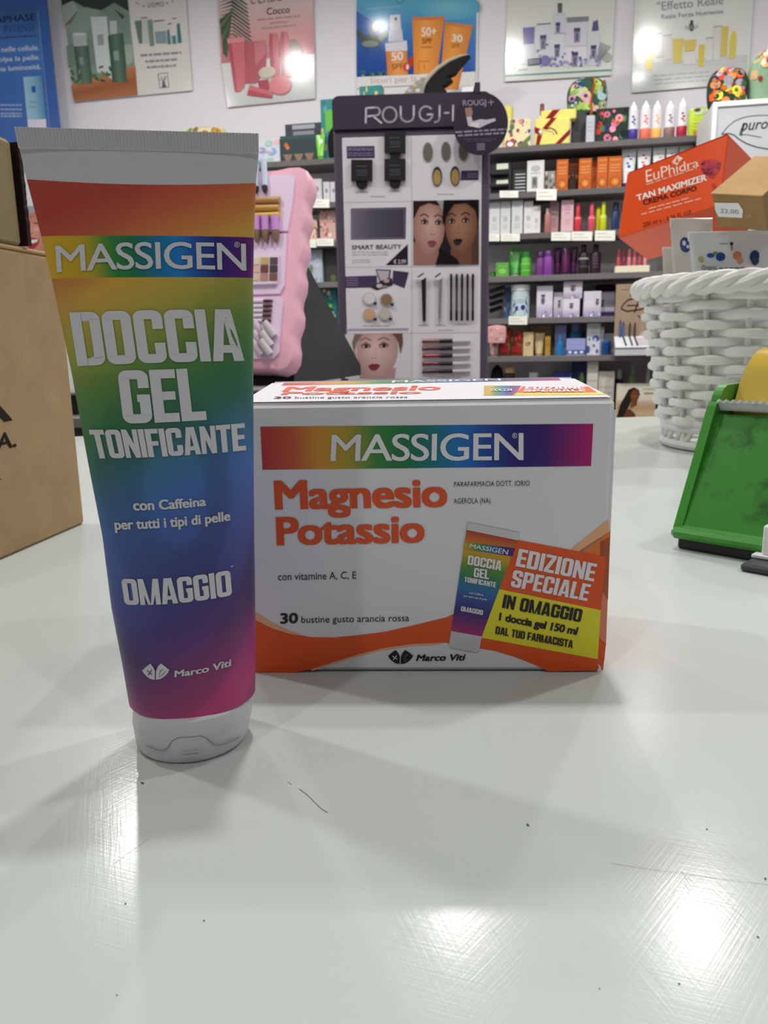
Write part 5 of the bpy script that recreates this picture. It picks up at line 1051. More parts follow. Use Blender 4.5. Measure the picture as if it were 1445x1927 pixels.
# top shelf, left part
carton('pastel_box', 'pastel flower box half hidden by the tube top', slot(470, 528, 262, 'A', .04), '#c8ccd6', blooms(95, ['#8fa0d0', '#e0b0b4', '#9cc0ac', '#d8c8d8', '#b8c4e0'], 16, .09, .17), .07)
def fans(p):
    p.rect(0, 0, 1, .14, '#27454a', 1); p.ell(.16, .35, .05, .09, '#c8682a', 2); p.ell(.2, .45, .05, .07, '#d87a3a', 2)
    for x in (.2, .5, .8): p.poly([(x - .13, .70), (x + .13, .70), (x + .04, 1), (x - .04, 1)], '#8a6c54', 2)
c1 = slot(529, 596, 254, 'A', .03); carton('brush_box', 'dark green gift box showing three makeup fans', c1, '#23363a', fans, .07)
carton('window_box', 'flat black box with two clear windows on top of the dark green box', slot(537, 605, 232, 'A', .05, zb=LEV['A'] + c1[2] + .0004), '#2c2f3a', lab(('r', .2, .1, .82, .45, '#9a9aa2'), ('r', .22, .62, .8, .92, '#80828c')), .05)
squeeze('lime_tube', 'lime green tube with a teal foot leaning at the teal flower box', slot(593, 611, 252, 'A', .015), '#7ac84a', '#5ab83c', .14, deco=lab(('r', .1, .72, .9, .86, '#1f6a7a'), ('e', .6, .3, .2, .1, '#e4f0d8'))); carton('teal_box', 'tall teal box with yellow flowers at the corner of the stand', slot(606, 640, 186, 'A', .04), '#1f7a7c', lambda p: (blooms(97, ['#e0b050', '#d8c46a', '#3f9a9a', '#1f6070'], 24, .05, .09)(p), p.rect(.25, .18, .75, .52, '#5ab038', 3)), .06)
carton('teal_box', 'tallest teal flower box rising behind the stand header', slot(679, 720, 161, 'A', .05), '#1f7f7c', blooms(99, ['#e0a850', '#d8c46a', '#2f8a8a'], 30, .03, .06), .06)
carton('white_box', 'white box end standing up behind the stand header under the hook', slot(868, 891, 163, 'A', .05), '#d8d8de', None, .05)
pouch('floral_pouch', 'beige rose patterned pouch peeking over the tube top', slot(342, 424, 234, 'A', .06), '#d8cfa4', blooms(101, ['#c8583a', '#6a8a4a', '#d8a0a8', '#b03a4a', '#e08a3a'], 22, .05, .1), dep=.08, cat='bag', power=5); pouch('pink_pouch', 'crimson pink pouch peeking over the tube top', slot(285, 340, 243, 'A', .06), '#c84a70', lab(('e', .5, .14, .3, .1, '#f0d8c0')), dep=.07, cat='bag', power=6)

# ------------------------------------------------------------------ posters on the back wall
def poster(name, label, bl, br, ytop, base_col, pl=None, thick=.006, ztop=None):
    """a board hung on the wall, its lower edge running from photo point bl to br; returns mesh builder, printer and a finish function"""
    pl = pl or wall_plane(WALL0 - .012); a, b = pl.hit(*bl), pl.hit(*br); U = nrm(b - a); V = nrm(np.cross(np.cross(U, pl.N) * -1, U)) if False else nrm(np.cross(pl.N, U)); N = pl.N
    w_ = float(np.linalg.norm(b - a)); h_ = float((pl.hit(bl[0], ytop) - a) @ V); mb = MB()
    mb.rbox(FR(a, U, -N, V), (0, 0, 0), (w_, thick, h_), .001, base_col, 'gloss_print')
    return mb, Pr(mb, Plane(a, U, V).hit, .0007, 'gloss_print'), (lambda: solo(mb, name, label, 'poster', a))
def S(ox, oy, k): return lambda *q: [(ox + x / k, oy + y / k) for x, y in q]
# green men's care poster
mb, p, fin = poster('poster', 'poster with green bottles on wood and a white half, second from the wall end', (139, 192), (362, 170), -70, '#dddbd5')
g = S(100, 0, 5.161)
p.poly(g((62, -350), (690, -380), (822, 925), (204, 990)), '#86a092', 1); p.poly(g((62, -350), (690, -380), (735, 110), (600, 30), (470, 100), (300, 70), (200, 10), (85, 90)), '#33423b', 2)
for q, c in ((((80, 60), (190, 10), (250, 90), (180, 230), (110, 250)), '#a9bcae'), (((110, 250), (250, 90), (330, 70), (470, 110), (400, 200), (330, 330), (190, 330)), '#93a999'), (((470, 105), (590, 30), (640, 60), (730, 170), (740, 400), (640, 260), (540, 160)), '#7f9786'), (((600, 90), (700, 160), (670, 190)), '#46584d'), (((690, 440), (770, 430), (780, 600), (720, 640)), '#a9b6a2'), (((130, 450), (240, 400), (390, 380), (520, 470), (540, 620), (150, 650)), '#7d9284')): p.poly(g(*q), c, 3)
p.grad(0, 0, 0, 0, [(0, '#c08058'), (.5, '#a0603f'), (1, '#b5764f')], 4, 8, True, g((176, 830), (800, 640), (822, 925), (204, 990)))
p.poly(g((365, 165), (525, 162), (575, 770), (430, 700)), '#d3dcd9', 5); p.poly(g((430, 340), (490, 335), (500, 440), (440, 445)), '#9aa8a4', 6)
p.poly(g((190, 335), (328, 328), (335, 445), (205, 455)), '#b9c3c2', 5); p.ell(*g((258, 335))[0], 13, 3, '#d6dcda', 6, n=14)
p.grad(0, 0, 0, 0, [(0, '#43584b'), (.5, '#6b8573'), (1, '#4a6154')], 5, 8, False, g((205, 455), (345, 445), (385, 815), (250, 822))); p.poly(g((255, 560), (295, 558), (305, 630), (268, 632)), '#8aa08f', 7)
p.poly(g((553, 208), (622, 203), (630, 330), (558, 336)), '#c2ccca', 6); p.grad(0, 0, 0, 0, [(0, '#3c5145'), (.5, '#63806c'), (1, '#455c4e')], 6, 8, False, g((535, 352), (680, 320), (722, 795), (580, 802))); p.poly(g((590, 500), (640, 496), (648, 590), (600, 594)), '#93a898', 8)
rnd = random.Random(4)
for i in range(22):
    x, y = (rnd.uniform(170, 270), rnd.uniform(690, 830)) if i < 9 else (rnd.uniform(390, 560), rnd.uniform(640, 800)); p.ell(*g((x, y))[0], 5.5, 2.2, ('#3d5a3a', '#5f7a4c', '#7f9668')[i % 3], 7 + i * .05, rot=rnd.uniform(0, 3), n=8)
p.text('UOMO', g((918, 28), (1075, 14), (1077, 62), (921, 78)), '#5d5c58', 2, track=1.3); p.ell(*g((880, 60))[0], 1.6, 1.6, '#5d5c58', 2, n=8); p.ell(*g((1108, 32))[0], 1.6, 1.6, '#5d5c58', 2, n=8); p.line(g((800, 20), (845, 52)), 1.2, '#8a8984', 2); p.line(g((1150, 18), (1170, 5)), 1.2, '#8a8984', 2)
for q, c in ((((790, 205), (858, 198), (868, 420), (835, 425)), '#6f8272'), (((858, 180), (912, 175), (930, 420), (880, 425)), '#c9cec6'), (((918, 195), (962, 190), (985, 445), (940, 450)), '#7f948a'), (((970, 215), (1082, 205), (1095, 300), (985, 310)), '#d5d6cf'), (((985, 310), (1095, 300), (1105, 420), (1000, 425)), '#8aa0a8'), (((1105, 300), (1128, 280), (1145, 430), (1112, 432)), '#4f8484'), (((1150, 350), (1190, 345), (1198, 425), (1160, 428)), '#5a9090'), (((1200, 240), (1228, 220), (1250, 415), (1212, 420)), '#4a8080')): p.poly(g(*q), c, 2)
for q in (((855, 178), (912, 170)), ((975, 208), (1082, 197)), ((1112, 235), (1152, 230)), ((1160, 182), (1198, 178))): p.line(g(*q), 1.5, '#3d3d3b', 3)
[p.greek(*g((x0_, y_))[0], g((x1_, 0))[0][0], 1, 4, 4.2, '#96948f', 2, slope=-.07) for x0_, x1_, y_ in ((850, 1245, 528), (895, 1205, 588), (910, 1195, 645))]
p.line(g((1020, 718), (1108, 708), (1125, 845), (1036, 855), (1020, 718)), .9, '#4b4a47', 2); p.poly(g((1062, 790), (1082, 788), (1100, 845), (1058, 850)), '#6d6c68', 2); p.line(g((1072, 800), (1050, 740)), 1.0, '#6d6c68', 2); p.line(g((1074, 800), (1085, 735)), 1.0, '#6d6c68', 2); p.line(g((1076, 790), (1100, 745)), .9, '#6d6c68', 2); p.line(g((1068, 780), (1035, 770)), .8, '#6d6c68', 2)
fin()
# coconut poster
mb, p, fin = poster('poster', 'pink coconut cosmetics poster with a palm frond', (428, 202), (593, 185.5), -60, '#d9cfcc')
g = S(400, 0, 6.881)
p.grad(0, 0, 0, 0, [(0, '#d8d0cc'), (.45, '#d8bcb8'), (.75, '#d59a9a'), (1, '#c87a82')], 1, 14, True, g((40, -420), (1285, -420), (1320, 695), (115, 825)))
p.grad(0, 0, 0, 0, [(0, '#dfe0dd'), (1, '#c6c9c9')], 1, 8, True, g((115, 825), (1320, 695), (1328, 1268), (195, 1378)))
for i in range(15):
    y = -60 + i * 42; p.poly(g((70, y + 60), (250 + i * 2, y - 30 + i * 6), (460 + i * 6, y + 120 + i * 10), (440 + i * 6, y + 130 + i * 10), (240 + i * 2, y + 5 + i * 4)), ('#41594b', '#5d7360', '#37473f')[i % 3], 2 + i * .1)
for i in range(7): p.poly(g((90 + i * 8, 260 + i * 60), (260 - i * 6, 120 + i * 30), (190 - i * 4, 760 - i * 12), (150 - i * 2, 700)), ('#4a6048', '#6a7a58', '#3f5444')[i % 3], 4 + i * .1)
p.text("L'ERBO", g((490, -60), (920, -110), (925, 10), (500, 55)), '#7a6466', 3); p.text('Cocco', g((700, 105), (1000, 82), (1000, 165), (702, 195)), '#2f2628', 3, bold=.006)
[p.greek(*g((x0_, y_))[0], g((x1_, 0))[0][0], 1, 4, 2.6, '#a98a8e', 3, slope=-.1) for x0_, x1_, y_ in ((580, 1130, 252), (740, 970, 294), (630, 1075, 362))]
PKD, PKM, PKL = '#b85560', '#d0727a', '#e08f94'
p.ell(*g((1070, 640))[0], 13, 20, '#8c7464', 5, rot=-.35); p.ell(*g((1140, 850))[0], 20, 13, '#5a5450', 4.6, rot=-.35); p.ell(*g((1135, 835))[0], 20, 13, '#e6e6e2', 5, rot=-.35)
p.poly(g((430, 550), (690, 530), (700, 920), (560, 1085), (420, 1085)), '#b9606a', 5); p.poly(g((540, 560), (690, 532), (690, 700), (560, 860)), '#cb7c84', 5.3)
p.poly(g((193, 500), (418, 485), (425, 900), (418, 1130), (350, 1195), (290, 1190), (262, 980)), PKM, 6); p.poly(g((193, 500), (240, 497), (330, 1195), (290, 1190)), PKD, 6.3); p.poly(g((193, 500), (418, 485), (418, 540), (200, 570)), PKL, 6.4)
p.poly(g((740, 440), (835, 435), (860, 570), (880, 1000), (770, 1000), (735, 580)), PKM, 6); p.poly(g((740, 440), (775, 438), (800, 1000), (770, 1000), (735, 580)), PKD, 6.2); p.poly(g((893, 420), (965, 415), (995, 560), (1020, 1000), (900, 1000), (870, 570)), PKM, 6); p.poly(g((893, 420), (925, 418), (940, 1000), (900, 1000), (870, 570)), PKD, 6.2)
p.ell(*g((710, 940))[0], 16, 11, '#cfc6b4', 7, rot=-.2); p.poly(g((705, 770), (745, 765), (750, 870), (700, 870)), '#e2dccf', 7.2); p.poly(g((585, 1050), (725, 1030), (735, 1190), (610, 1150)), '#b04e5a', 7); p.ell(*g((880, 1100))[0], 21, 17, '#dd868c', 8); p.ell(*g((880, 1130))[0], 20, 15, PKM, 7.9); p.poly(g((485, 1100), (600, 1140), (790, 1195), (770, 1275), (450, 1235)), PKM, 8); p.poly(g((450, 1235), (470, 1165), (780, 1245), (770, 1275)), PKD, 8.2)
fin()
# sun care poster
mb, p, fin = poster('poster', 'blue underwater sun cream poster with orange tubes above the dark display stand', (671.5, 187), (897, 172), -70, '#e9e6e4')
g = S(620, 0, 4.817)
p.grad(0, 0, 0, 0, [(0, '#7ab8c8'), (.35, '#5aa8c8'), (.6, '#2f74bc'), (.8, '#2458a8'), (1, '#1f4088')], 1, 16, True, g((243, -330), (1340, -330), (1322, 830), (246, 700)))
p.grad(0, 0, 0, 0, [(0, '#2c62ac'), (1, '#1f4592')], 1.5, 8, True, g((243, 100), (430, 220), (560, 690), (246, 700))); p.ell(*g((1080, 60))[0], 60, 26, '#7cc0cc', 1.6, edge='#57a6c8'); p.line(g((330, 85), (640, 55)), 1.4, '#8fc8dc', 2)
p.poly(g((246, 700), (1322, 650), (1320, 870), (247, 890)), '#e4dfdc', 3); p.text('Sicuri per la pelle', g((368, 708), (985, 672), (986, 735), (370, 755)), '#c9a4a0', 4); p.line(g((247, 805), (900, 770)), 1.4, '#5b78a4', 4); p.line([g((636 + 32 * math.cos(a_), 4 + 26 * math.sin(a_)))[0] for a_ in np.linspace(0, math.pi, 9)], 1.8, '#3f7f98', 2)
TD, TL_ = '#3f4c44', '#7f8c7a'
p.ell(*g((375, 375))[0], 20, 13, TD, 3, rot=-.1); p.ell(*g((370, 400))[0], 16, 6, TL_, 3.2); p.poly(g((360, 330), (390, 250), (420, 320), (400, 350)), '#56645a', 3.3); p.ell(*g((425, 240))[0], 8, 11, TL_, 3.5, rot=.3); p.poly(g((300, 370), (245, 320), (243, 280), (280, 285), (330, 340)), TD, 3.1); p.poly(g((440, 350), (470, 290), (530, 295), (525, 330), (470, 385)), TL_, 3.1); p.line(g((350, 440), (325, 500)), 2, TD, 3); p.line(g((430, 420), (475, 470)), 2.4, TD, 3)
for i in range(10): p.ell(*g((300 + i * 22, 650 + (i * 37) % 40))[0], 7, 3, ('#2f6a7a', '#7aa0a8', '#22506a')[i % 3], 2.4, n=8)
p.poly(g((548, 140), (640, 132), (652, 270), (552, 275)), '#d8d6e0', 4); p.poly(g((590, 165), (612, 162), (612, 185), (592, 186)), '#33405c', 5); p.poly(g((540, 278), (658, 268), (668, 370), (532, 385)), '#cfcdda', 4); p.poly(g((505, 395), (700, 368), (708, 460), (510, 468)), '#d9d6de', 4); p.grad(0, 0, 0, 0, [(0, '#d07a3a'), (.5, '#eda05a'), (1, '#d88440')], 4, 8, False, g((512, 468), (703, 458), (712, 678), (525, 686)))
p.text('50', g((560, 480), (668, 470), (670, 545), (565, 555)), '#f2e4dc', 6, bold=.02); p.text('SPF', g((565, 585), (668, 575), (668, 625), (568, 632)), '#8a4a22', 6)
p.ell(*g((700, 610))[0], 7, 8, '#c84a3a', 6); p.ell(*g((740, 560))[0], 5, 9, '#b8402f', 5.5); p.ell(*g((708, 610))[0], 2.6, 5, '#ecd8d4', 6.5)
p.grad(0, 0, 0, 0, [(0, '#e08a3a'), (.4, '#f0a04c'), (1, '#d8863c')], 4, 10, False, g((752, 160), (1042, 155), (978, 670), (765, 672))); p.poly(g((748, 158), (1044, 152), (1040, 180), (752, 186)), '#d87a44', 5); p.text('50+', g((832, 255), (972, 245), (970, 325), (834, 333)), '#f4e8dc', 6, bold=.02); p.text('SPF', g((838, 352), (932, 348), (930, 395), (840, 400)), '#a05a22', 6, bold=.02); p.greek(*g((835, 425))[0], g((930, 0))[0][0], 1, 4, 2, '#b0682c', 6); p.line(g((808, 640), (808, 560), (905, 556)), 1.5, '#d0783a', 6); p.line(g((860, 640), (860, 580)), 1.5, '#d0783a', 6)
p.grad(0, 0, 0, 0, [(0, '#dc8a3c'), (.4, '#ec9c48'), (1, '#cc7c38')], 4, 10, False, g((1046, 205), (1302, 235), (1165, 815), (1000, 815))); p.poly(g((1046, 200), (1305, 232), (1298, 262), (1044, 228)), '#d0804a', 5); p.text('30', g((1110, 315), (1208, 320), (1206, 385), (1108, 378)), '#f2e6da', 6, bold=.02); p.text('SPF', g((1105, 395), (1182, 398), (1180, 440), (1102, 436)), '#9a5a24', 6)
fin()
# lavender poster
mb, p, fin = poster('poster', 'white lavender cosmetics poster with a teal line along its foot', (949.5, 153.6), (1150, 141.6), -60, '#d9dad2')
g = S(940, 0, 6.283)
p.poly(g((62, 890), (1325, 820), (1326, 838), (62, 905)), '#3f8a90', 2)
for q, c in ((((245, 530), (415, 515), (420, 760), (230, 760)), '#cfcfd2'), (((425, 300), (605, 285), (620, 700), (450, 720)), '#d3d2da'), (((635, 160), (775, 150), (790, 400), (640, 410)), '#cdccd6'), (((610, 395), (765, 385), (760, 780), (620, 790)), '#d8d7de'), (((790, 270), (1040, 255), (1030, 540), (780, 550)), '#d2d0da'), (((760, 560), (1030, 545), (1030, 780), (765, 800)), '#dddbe2'), (((1040, 380), (1185, 370), (1170, 770), (1035, 780)), '#d4d3da')): p.poly(g(*q), c, 3)
p.poly(g((275, 330), (415, 320), (405, 520), (285, 525)), '#6a5fa0', 4); p.line(g((440, 292), (605, 280)), 2, '#3f3a6a', 4); p.poly(g((685, 40), (740, 38), (735, 150), (690, 155)), '#5f605c', 4); p.poly(g((790, 210), (1055, 195), (1050, 250), (800, 268)), '#85868a', 4); p.poly(g((1105, 255), (1160, 250), (1170, 360), (1090, 370)), '#5a5488', 4); p.line(g((1130, 250), (1165, 245)), 1.6, '#6a6490', 4)
for x, y, s2 in ((515, 420, 1.0), (690, 270, .7), (680, 530, .9), (915, 335, 1.0), (890, 620, 1.0), (1110, 540, .9)):
    p.poly(g((x - 38 * s2, y), (x + 38 * s2, y - 5), (x + 36 * s2, y + 40), (x - 36 * s2, y + 42)), '#4a4470', 5); p.poly(g((x - 36 * s2, y + 45), (x + 36 * s2, y + 42), (x + 30 * s2, y + 165 * s2), (x - 34 * s2, y + 170 * s2)), '#8d8aa0', 5); p.poly(g((x - 12, y + 60), (x + 14, y + 58), (x + 8, y + 150 * s2), (x - 14, y + 150 * s2)), '#5c5a74', 5.4)
rnd = random.Random(9)
for i in range(70):
    x = rnd.uniform(430, 1180); y = 780 - abs(rnd.gauss(0, 90)); p.ell(*g((x, y))[0], rnd.uniform(2, 4), rnd.uniform(2, 3.4), ('#8f86b8', '#a8a0c8', '#6d649a', '#c4c0d4')[i % 4], 4.5 + (i % 7) * .05, n=7)
p.ell(*g((540, 720))[0], 10, 10, '#7a70a6', 6); p.poly(g((330, 700), (495, 685), (490, 765), (335, 780)), '#3c3a4a', 6); p.poly(g((350, 712), (475, 700), (472, 755), (352, 765)), '#77758a', 6.4)
for i in range(5): p.line(g((1130 + i * 10, 740), (1200 + i * 28, 500 + i * 12)), 2.2, ('#8a84a4', '#7a9078')[i % 2], 4)
p.ell(*g((1270, 680))[0], 9, 9, '#a9a8a4', 4); p.ell(*g((140, 690))[0], 9, 6, '#a8aaa2', 4, rot=-.3); p.line(g((170, 820), (215, 730)), 2, '#7a9080', 4); p.line(g((215, 830), (330, 815)), 1.2, '#a9b0aa', 3)
fin()
# royal jelly poster
mb, p, fin = poster('poster', 'white poster with yellow tubes and a small bee, farthest along the wall', (1188, 174.5), (1408, 156), -60, '#dedfd9')
g = S(1170, 0, 5.2545)
p.grad(0, 0, 0, 0, [(0, '#c9cacb'), (1, '#cfcfce')], 1, 6, True, g((112, 635), (1240, 540), (1240, 815), (96, 905)))
p.text('"Effetto Reale', g((345, 25), (1000, -40), (1003, 40), (350, 108)), '#8c8d88', 2); p.text('Reale Forza Nutriente', g((390, 145), (1000, 92), (1001, 132), (392, 190)), '#84857f', 2, bold=.006)
p.ell(*g((688, 265))[0], 4.4, 9, '#4a4a46', 3, n=14); p.ell(*g((690, 215))[0], 3, 3, '#4a4a46', 3, n=10); p.ell(*g((650, 275))[0], 6, 3.4, '#b9bab4', 2, rot=.5, n=12); p.ell(*g((728, 268))[0], 6, 3.4, '#b9bab4', 2, rot=-.5, n=12); p.line(g((672, 262), (704, 258)), 1, '#c9cac4', 4); p.line(g((672, 282), (704, 278)), 1, '#c9cac4', 4)
for q, c in ((((330, 345), (400, 335), (405, 560), (335, 570)), '#d6d6d0'), (((405, 360), (492, 350), (495, 590), (410, 600)), '#d4d4ce'), (((500, 385), (612, 380), (585, 620), (510, 628)), '#d8c35a'), (((615, 400), (738, 390), (720, 500), (622, 515)), '#d9c064'), (((605, 520), (735, 510), (730, 630), (610, 640)), '#dad9d4'), (((760, 445), (818, 440), (808, 655), (752, 662)), '#d9c04e'), (((835, 385), (895, 378), (895, 600), (835, 608)), '#d8d8d2'), (((905, 275), (980, 265), (970, 590), (905, 598)), '#d6d6d1'), (((988, 265), (1055, 260), (1035, 550), (975, 560)), '#d6c060'), (((1090, 310), (1120, 308), (1135, 380), (1118, 575), (1058, 585), (1068, 380)), '#d9c95a'), (((236, 395), (320, 388), (305, 690), (226, 700)), '#dccb58')): p.poly(g(*q), c, 3)
for q in (((330, 335), (398, 330)), ((405, 355), (495, 345)), ((830, 380), (898, 370)), ((905, 268), (988, 258))): p.line(g(*q), 2, '#a8a8a0', 4)
for i, y in enumerate((748, 790, 828)): p.greek(*g((310 + i * 10, y))[0], g((860, 0))[0][0], 1, 4, 1.1, '#a2a4a4', 3, slope=-.075)
fin()
# blue poster at the end of the wall
Yb = float(BW.hit(95, 150)[1]) - .10; BLP = Plane(at(95, 150, Yb), (1, -.09, 0), Z)
mb, p, fin = poster('poster', 'tall blue skincare poster at the end of the wall above the kraft cartons', (-150, 291), (116.5, 276), 3, '#3a62a8', BLP, .012)
g = S(0, 0, 6.646)
p.grad(0, 0, 0, 0, [(0, '#3a5f96'), (.3, '#4a7ac0'), (.6, '#3f6cb4'), (1, '#3560a6')], .5, 10, True, g((-900, 80), (470, 100), (625, 1800), (-800, 1860))); p.line(g((475, 150), (560, 950), (625, 1640)), .9, '#8fb0e0', 2)
p.text('APHASE', g((-62, 212), (440, 168), (447, 255), (-55, 292)), '#1c2c50', 2, bold=.016); p.text('INTENSE', g((45, 320), (440, 292), (445, 385), (52, 405)), '#2c4a86', 2)
p.greek(*g((0, 465))[0], g((465, 0))[0][0], 1, 4, 2.6, '#2c4478', 2, slope=-.06)
CW = '#cdd9f0'
p.text('nelle cellule.', g((18, 588), (490, 560), (490, 625), (20, 653)), CW, 2, bold=.012); p.text('olpa la pelle.', g((-15, 716), (500, 682), (500, 745), (-13, 774)), CW, 2, bold=.012); p.text('na luminosità.', g((-10, 832), (515, 800), (516, 862), (-8, 895)), CW, 2, bold=.012)
p.grad(0, 0, 0, 0, [(0, '#9cc4d8'), (.5, '#8ab4cc'), (.75, '#6fa0c0'), (1, '#4f86ac')], 3, 10, False, g((292, 965), (528, 948), (578, 1490), (345, 1500))); p.poly(g((345, 1500), (578, 1490), (585, 1620), (355, 1620)), '#d8d4e2', 3); p.poly(g((395, 1080), (445, 1075), (452, 1155), (402, 1160)), '#1f5cb4', 4); p.greek(*g((370, 1275))[0], g((460, 0))[0][0], 2, 9, 1.6, '#5a88a8', 4)
for y in (1305, 1360, 1412, 1445): p.greek(*g((10, y))[0], g((275, 0))[0][0], 1, 4, 3, '#9cb4dc', 3)
fin()
# white card with a laughing face, between the kraft carton and the tube
mb, p, fin = poster('poster', 'white promotion board with a laughing face between the kraft carton and the tube', (0, 520), (190, 505), 330, '#e2e2e4', wall_plane(WALL0 - .02))
g = S(30, 270, 7.707)
p.poly(g((-200, 910), (900, 900), (900, 1090), (-200, 1100)), '#a2a2a6', 1); p.line(g((195, 1070), (235, 1055), (290, 1065)), 1.5, '#6a6a70', 2)
p.poly(g((-200, 1100), (900, 1090), (900, 1900), (-200, 1900)), '#b47a6c', 1)
p.ell(*g((250, 1330))[0], 26, 44, '#d69686', 2, edge='#c07c6c', rot=.15); p.poly(g((430, 1400), (620, 1300), (700, 1750), (350, 1800), (480, 1560)), '#6a2a22', 3); p.line(g((265, 1155), (320, 1160), (375, 1150)), 2, '#3a2420', 4); p.line(g((215, 1300), (250, 1310)), 1.5, '#a05a50', 4)
p.poly(g((180, 1380), (250, 1365), (345, 1390), (330, 1460), (270, 1525), (180, 1540)), '#a82a32', 4); p.poly(g((190, 1400), (330, 1392), (310, 1430), (240, 1450), (190, 1440)), '#ece4da', 5); p.ell(*g((300, 1250))[0], 7, 7, '#e2aa9c', 3, edge='#d29082')
fin()
mb, p, fin = poster('poster', 'small teal and cream card on the wall beside the top carton', (28, 326), (58, 324), 297, '#d8d8c8', wall_plane(WALL0 - .02)); p.poly([(30, 300), (51, 299), (52, 320), (30, 322)], '#7ab8a8', 1); fin()

# ------------------------------------------------------------------ low cabinet, its riser and the two makeup displays
t = thing('display_cabinet', 'low dark cabinet behind the counter that carries the makeup displays', 'cabinet', (-.17, 1.8, -TOP))
mb = MB(); mb.rbox(FR((0, 0, 0)), (-.66, 1.24, -TOP), (.27, 2.30, -.012), .002, '#43272b', 'laminate'); part(mb, 'cabinet_body', t)
mb = MB(); mb.rbox(FR((0, 0, 0)), (-.67, 1.23, -.012), (.28, 2.31, .005), .002, '#77757a', 'laminate'); part(mb, 'cabinet_top', t)
t = thing('riser', 'black plinth with a grey top under the pink display', 'plinth', (-.28, 1.55, .005))
mb = MB(); mb.rbox(FR((0, 0, 0)), (-.52, 1.28, .0052), (-.085, 1.86, .036), .002, '#1b1a1d', 'laminate'); part(mb, 'plinth_body', t)
mb = MB(); mb.rbox(FR((0, 0, 0)), (-.525, 1.275, .036), (-.08, 1.865, .042), .002, '#8b8b8e', 'laminate'); part(mb, 'plinth_top', t)

# pink wavy display
yw = math.radians(17); ln = math.radians(19); pU = np.array([math.cos(yw), -math.sin(yw), 0]); pI = np.array([math.sin(yw), math.cos(yw), 0])
pV = Z * math.cos(ln) + pI * math.sin(ln); PO = at(345, 706, 1.37); PP = Plane(PO, pU, pV)
zs_p = [(521, 318), (542.6, 313), (561.5, 312), (576, 318.5), (582.5, 336), (580, 355), (574, 371), (572, 383), (575.5, 397), (575, 414), (569, 429), (567, 437), (570, 452), (571, 468), (564, 486), (561, 499), (565, 517), (564, 536), (557, 556), (555.5, 568), (559.5, 585), (558.5, 603), (551, 624), (550, 637), (553, 653), (551, 674), (542, 690), (526, 698), (502, 695), (480, 695)]
R_ = [PP.uv(*q) for q in zs_p]
wv = [(.070, .004), (.04, .001), (0, .004)]
tl = [PP.uv(500, 321), PP.uv(478, 313), PP.uv(450, 312)]
vt = sum(q[1] for q in tl) / 3
top_ = [(.045, vt - .004), (.02, vt), (0, vt + .001)]
half = R_ ; right = top_[::-1] + half + [(.055, R_[-1][1] + .003), (.02, R_[-1][1] - .002)]
outl = [(u, v) for u, v in right] + [(-u, v) for u, v in right[::-1]]
t = thing('pink_display', 'pink wavy edged makeup tester display on a black easel behind the tube', 'display', PO)
THK = .040
mb = MB(); rings = []
def inset(pts, k):
    c = np.mean(np.array(pts), axis=0); out = []; n = len(pts)
    for i in range(n):
        a, b = np.array(pts[i - 1]), np.array(pts[(i + 1) % n]); tt_ = b - a; nn = np.array([tt_[1], -tt_[0]]) / (np.linalg.norm(tt_) + 1e-9); out.append(tuple(np.array(pts[i]) - nn * k * (1 if True else 1)))
    return out
sgn = 1 if sum(a[0] * b[1] - b[0] * a[1] for a, b in zip(outl, outl[1:] + outl[:1])) < 0 else -1
PKC = '#f2b6ca'
for h, k in ((-THK, .003), (-THK + .004, 0), (-.006, 0), (-.0015, .0022), (0, .006)): rings.append([PP.pt(u, v, h) for u, v in inset(outl, -k * sgn)])
mb.loft(rings, PKC, 'soft_plastic', smooth=True); part(mb, 'wavy_board', t)
LVP = '#ecd3ee'
panels = [[(330, 330), (548, 330), (556, 337), (553, 374), (549, 400), (543, 436), (330, 440)], [(330, 441), (541, 441), (540, 470), (536, 540), (528, 554), (330, 556)], [(330, 559), (528, 559), (534, 568), (531, 600), (526, 665), (516, 676), (330, 680)]]
for pts in panels:
    q = [PP.uv(*a) for a in pts[1:-1]]; q = q + [(-u, v) for u, v in q[::-1]]; mb = MB(); mb.prism([PP.pt(u, v, .0042) for u, v in q], -PP.N * .0048, LVP, 'soft_plastic'); part(mb, 'panel', t)
pb = Plane(PP.pt(0, 0, .0042), pU, pV); X = lambda x, y, h=.004: pb.hit(x, y, h)
def stick(name, label, a, b, r, col, tip=None, tipf=.15, grp=None, mat='plastic', r2=None, cat='tester'):
    A_, B_ = X(*a, r), X(*b, r); m_ = A_ + (B_ - A_) * (1 - tipf); tt_ = thing(name, label, cat, A_, grp)
    mb = MB(); mb.tube([A_, A_ + (m_ - A_) * .02, m_], [r * .8, r, r], col, mat, 12); part(mb, 'barrel', tt_)
    if tip: mb = MB(); mb.tube([m_, m_ + (B_ - m_) * .55, B_], [r * .96, r * .9, r * (r2 or .4)], tip, mat, 12); part(mb, 'tip', tt_)
stick('brow_pen', 'pale blue brow pen nearest the tube edge on the pink display', (485, 312), (484, 366), .0052, '#c2cfe0', '#3a3236', .2, 'pale blue brow pens'); stick('brow_pen', 'pale blue brow pen standing clear of the tube on the pink display', (498.5, 303), (501, 366), .0052, '#c2cfe0', '#3a3236', .2, 'pale blue brow pens')
stick('concealer_stick', 'upper gold concealer stick lying across the pink display', (430, 381), (529, 379), .0055, '#c79a68', None, 0, 'gold concealer sticks'); stick('concealer_stick', 'middle gold concealer stick lying across the pink display', (430, 396), (528, 394), .0055, '#d2a052', None, 0, 'gold concealer sticks'); stick('concealer_stick', 'lowest and yellowest concealer stick on the pink display', (430, 411), (528, 406.5), .0048, '#e6c33e', None, 0, 'gold concealer sticks')
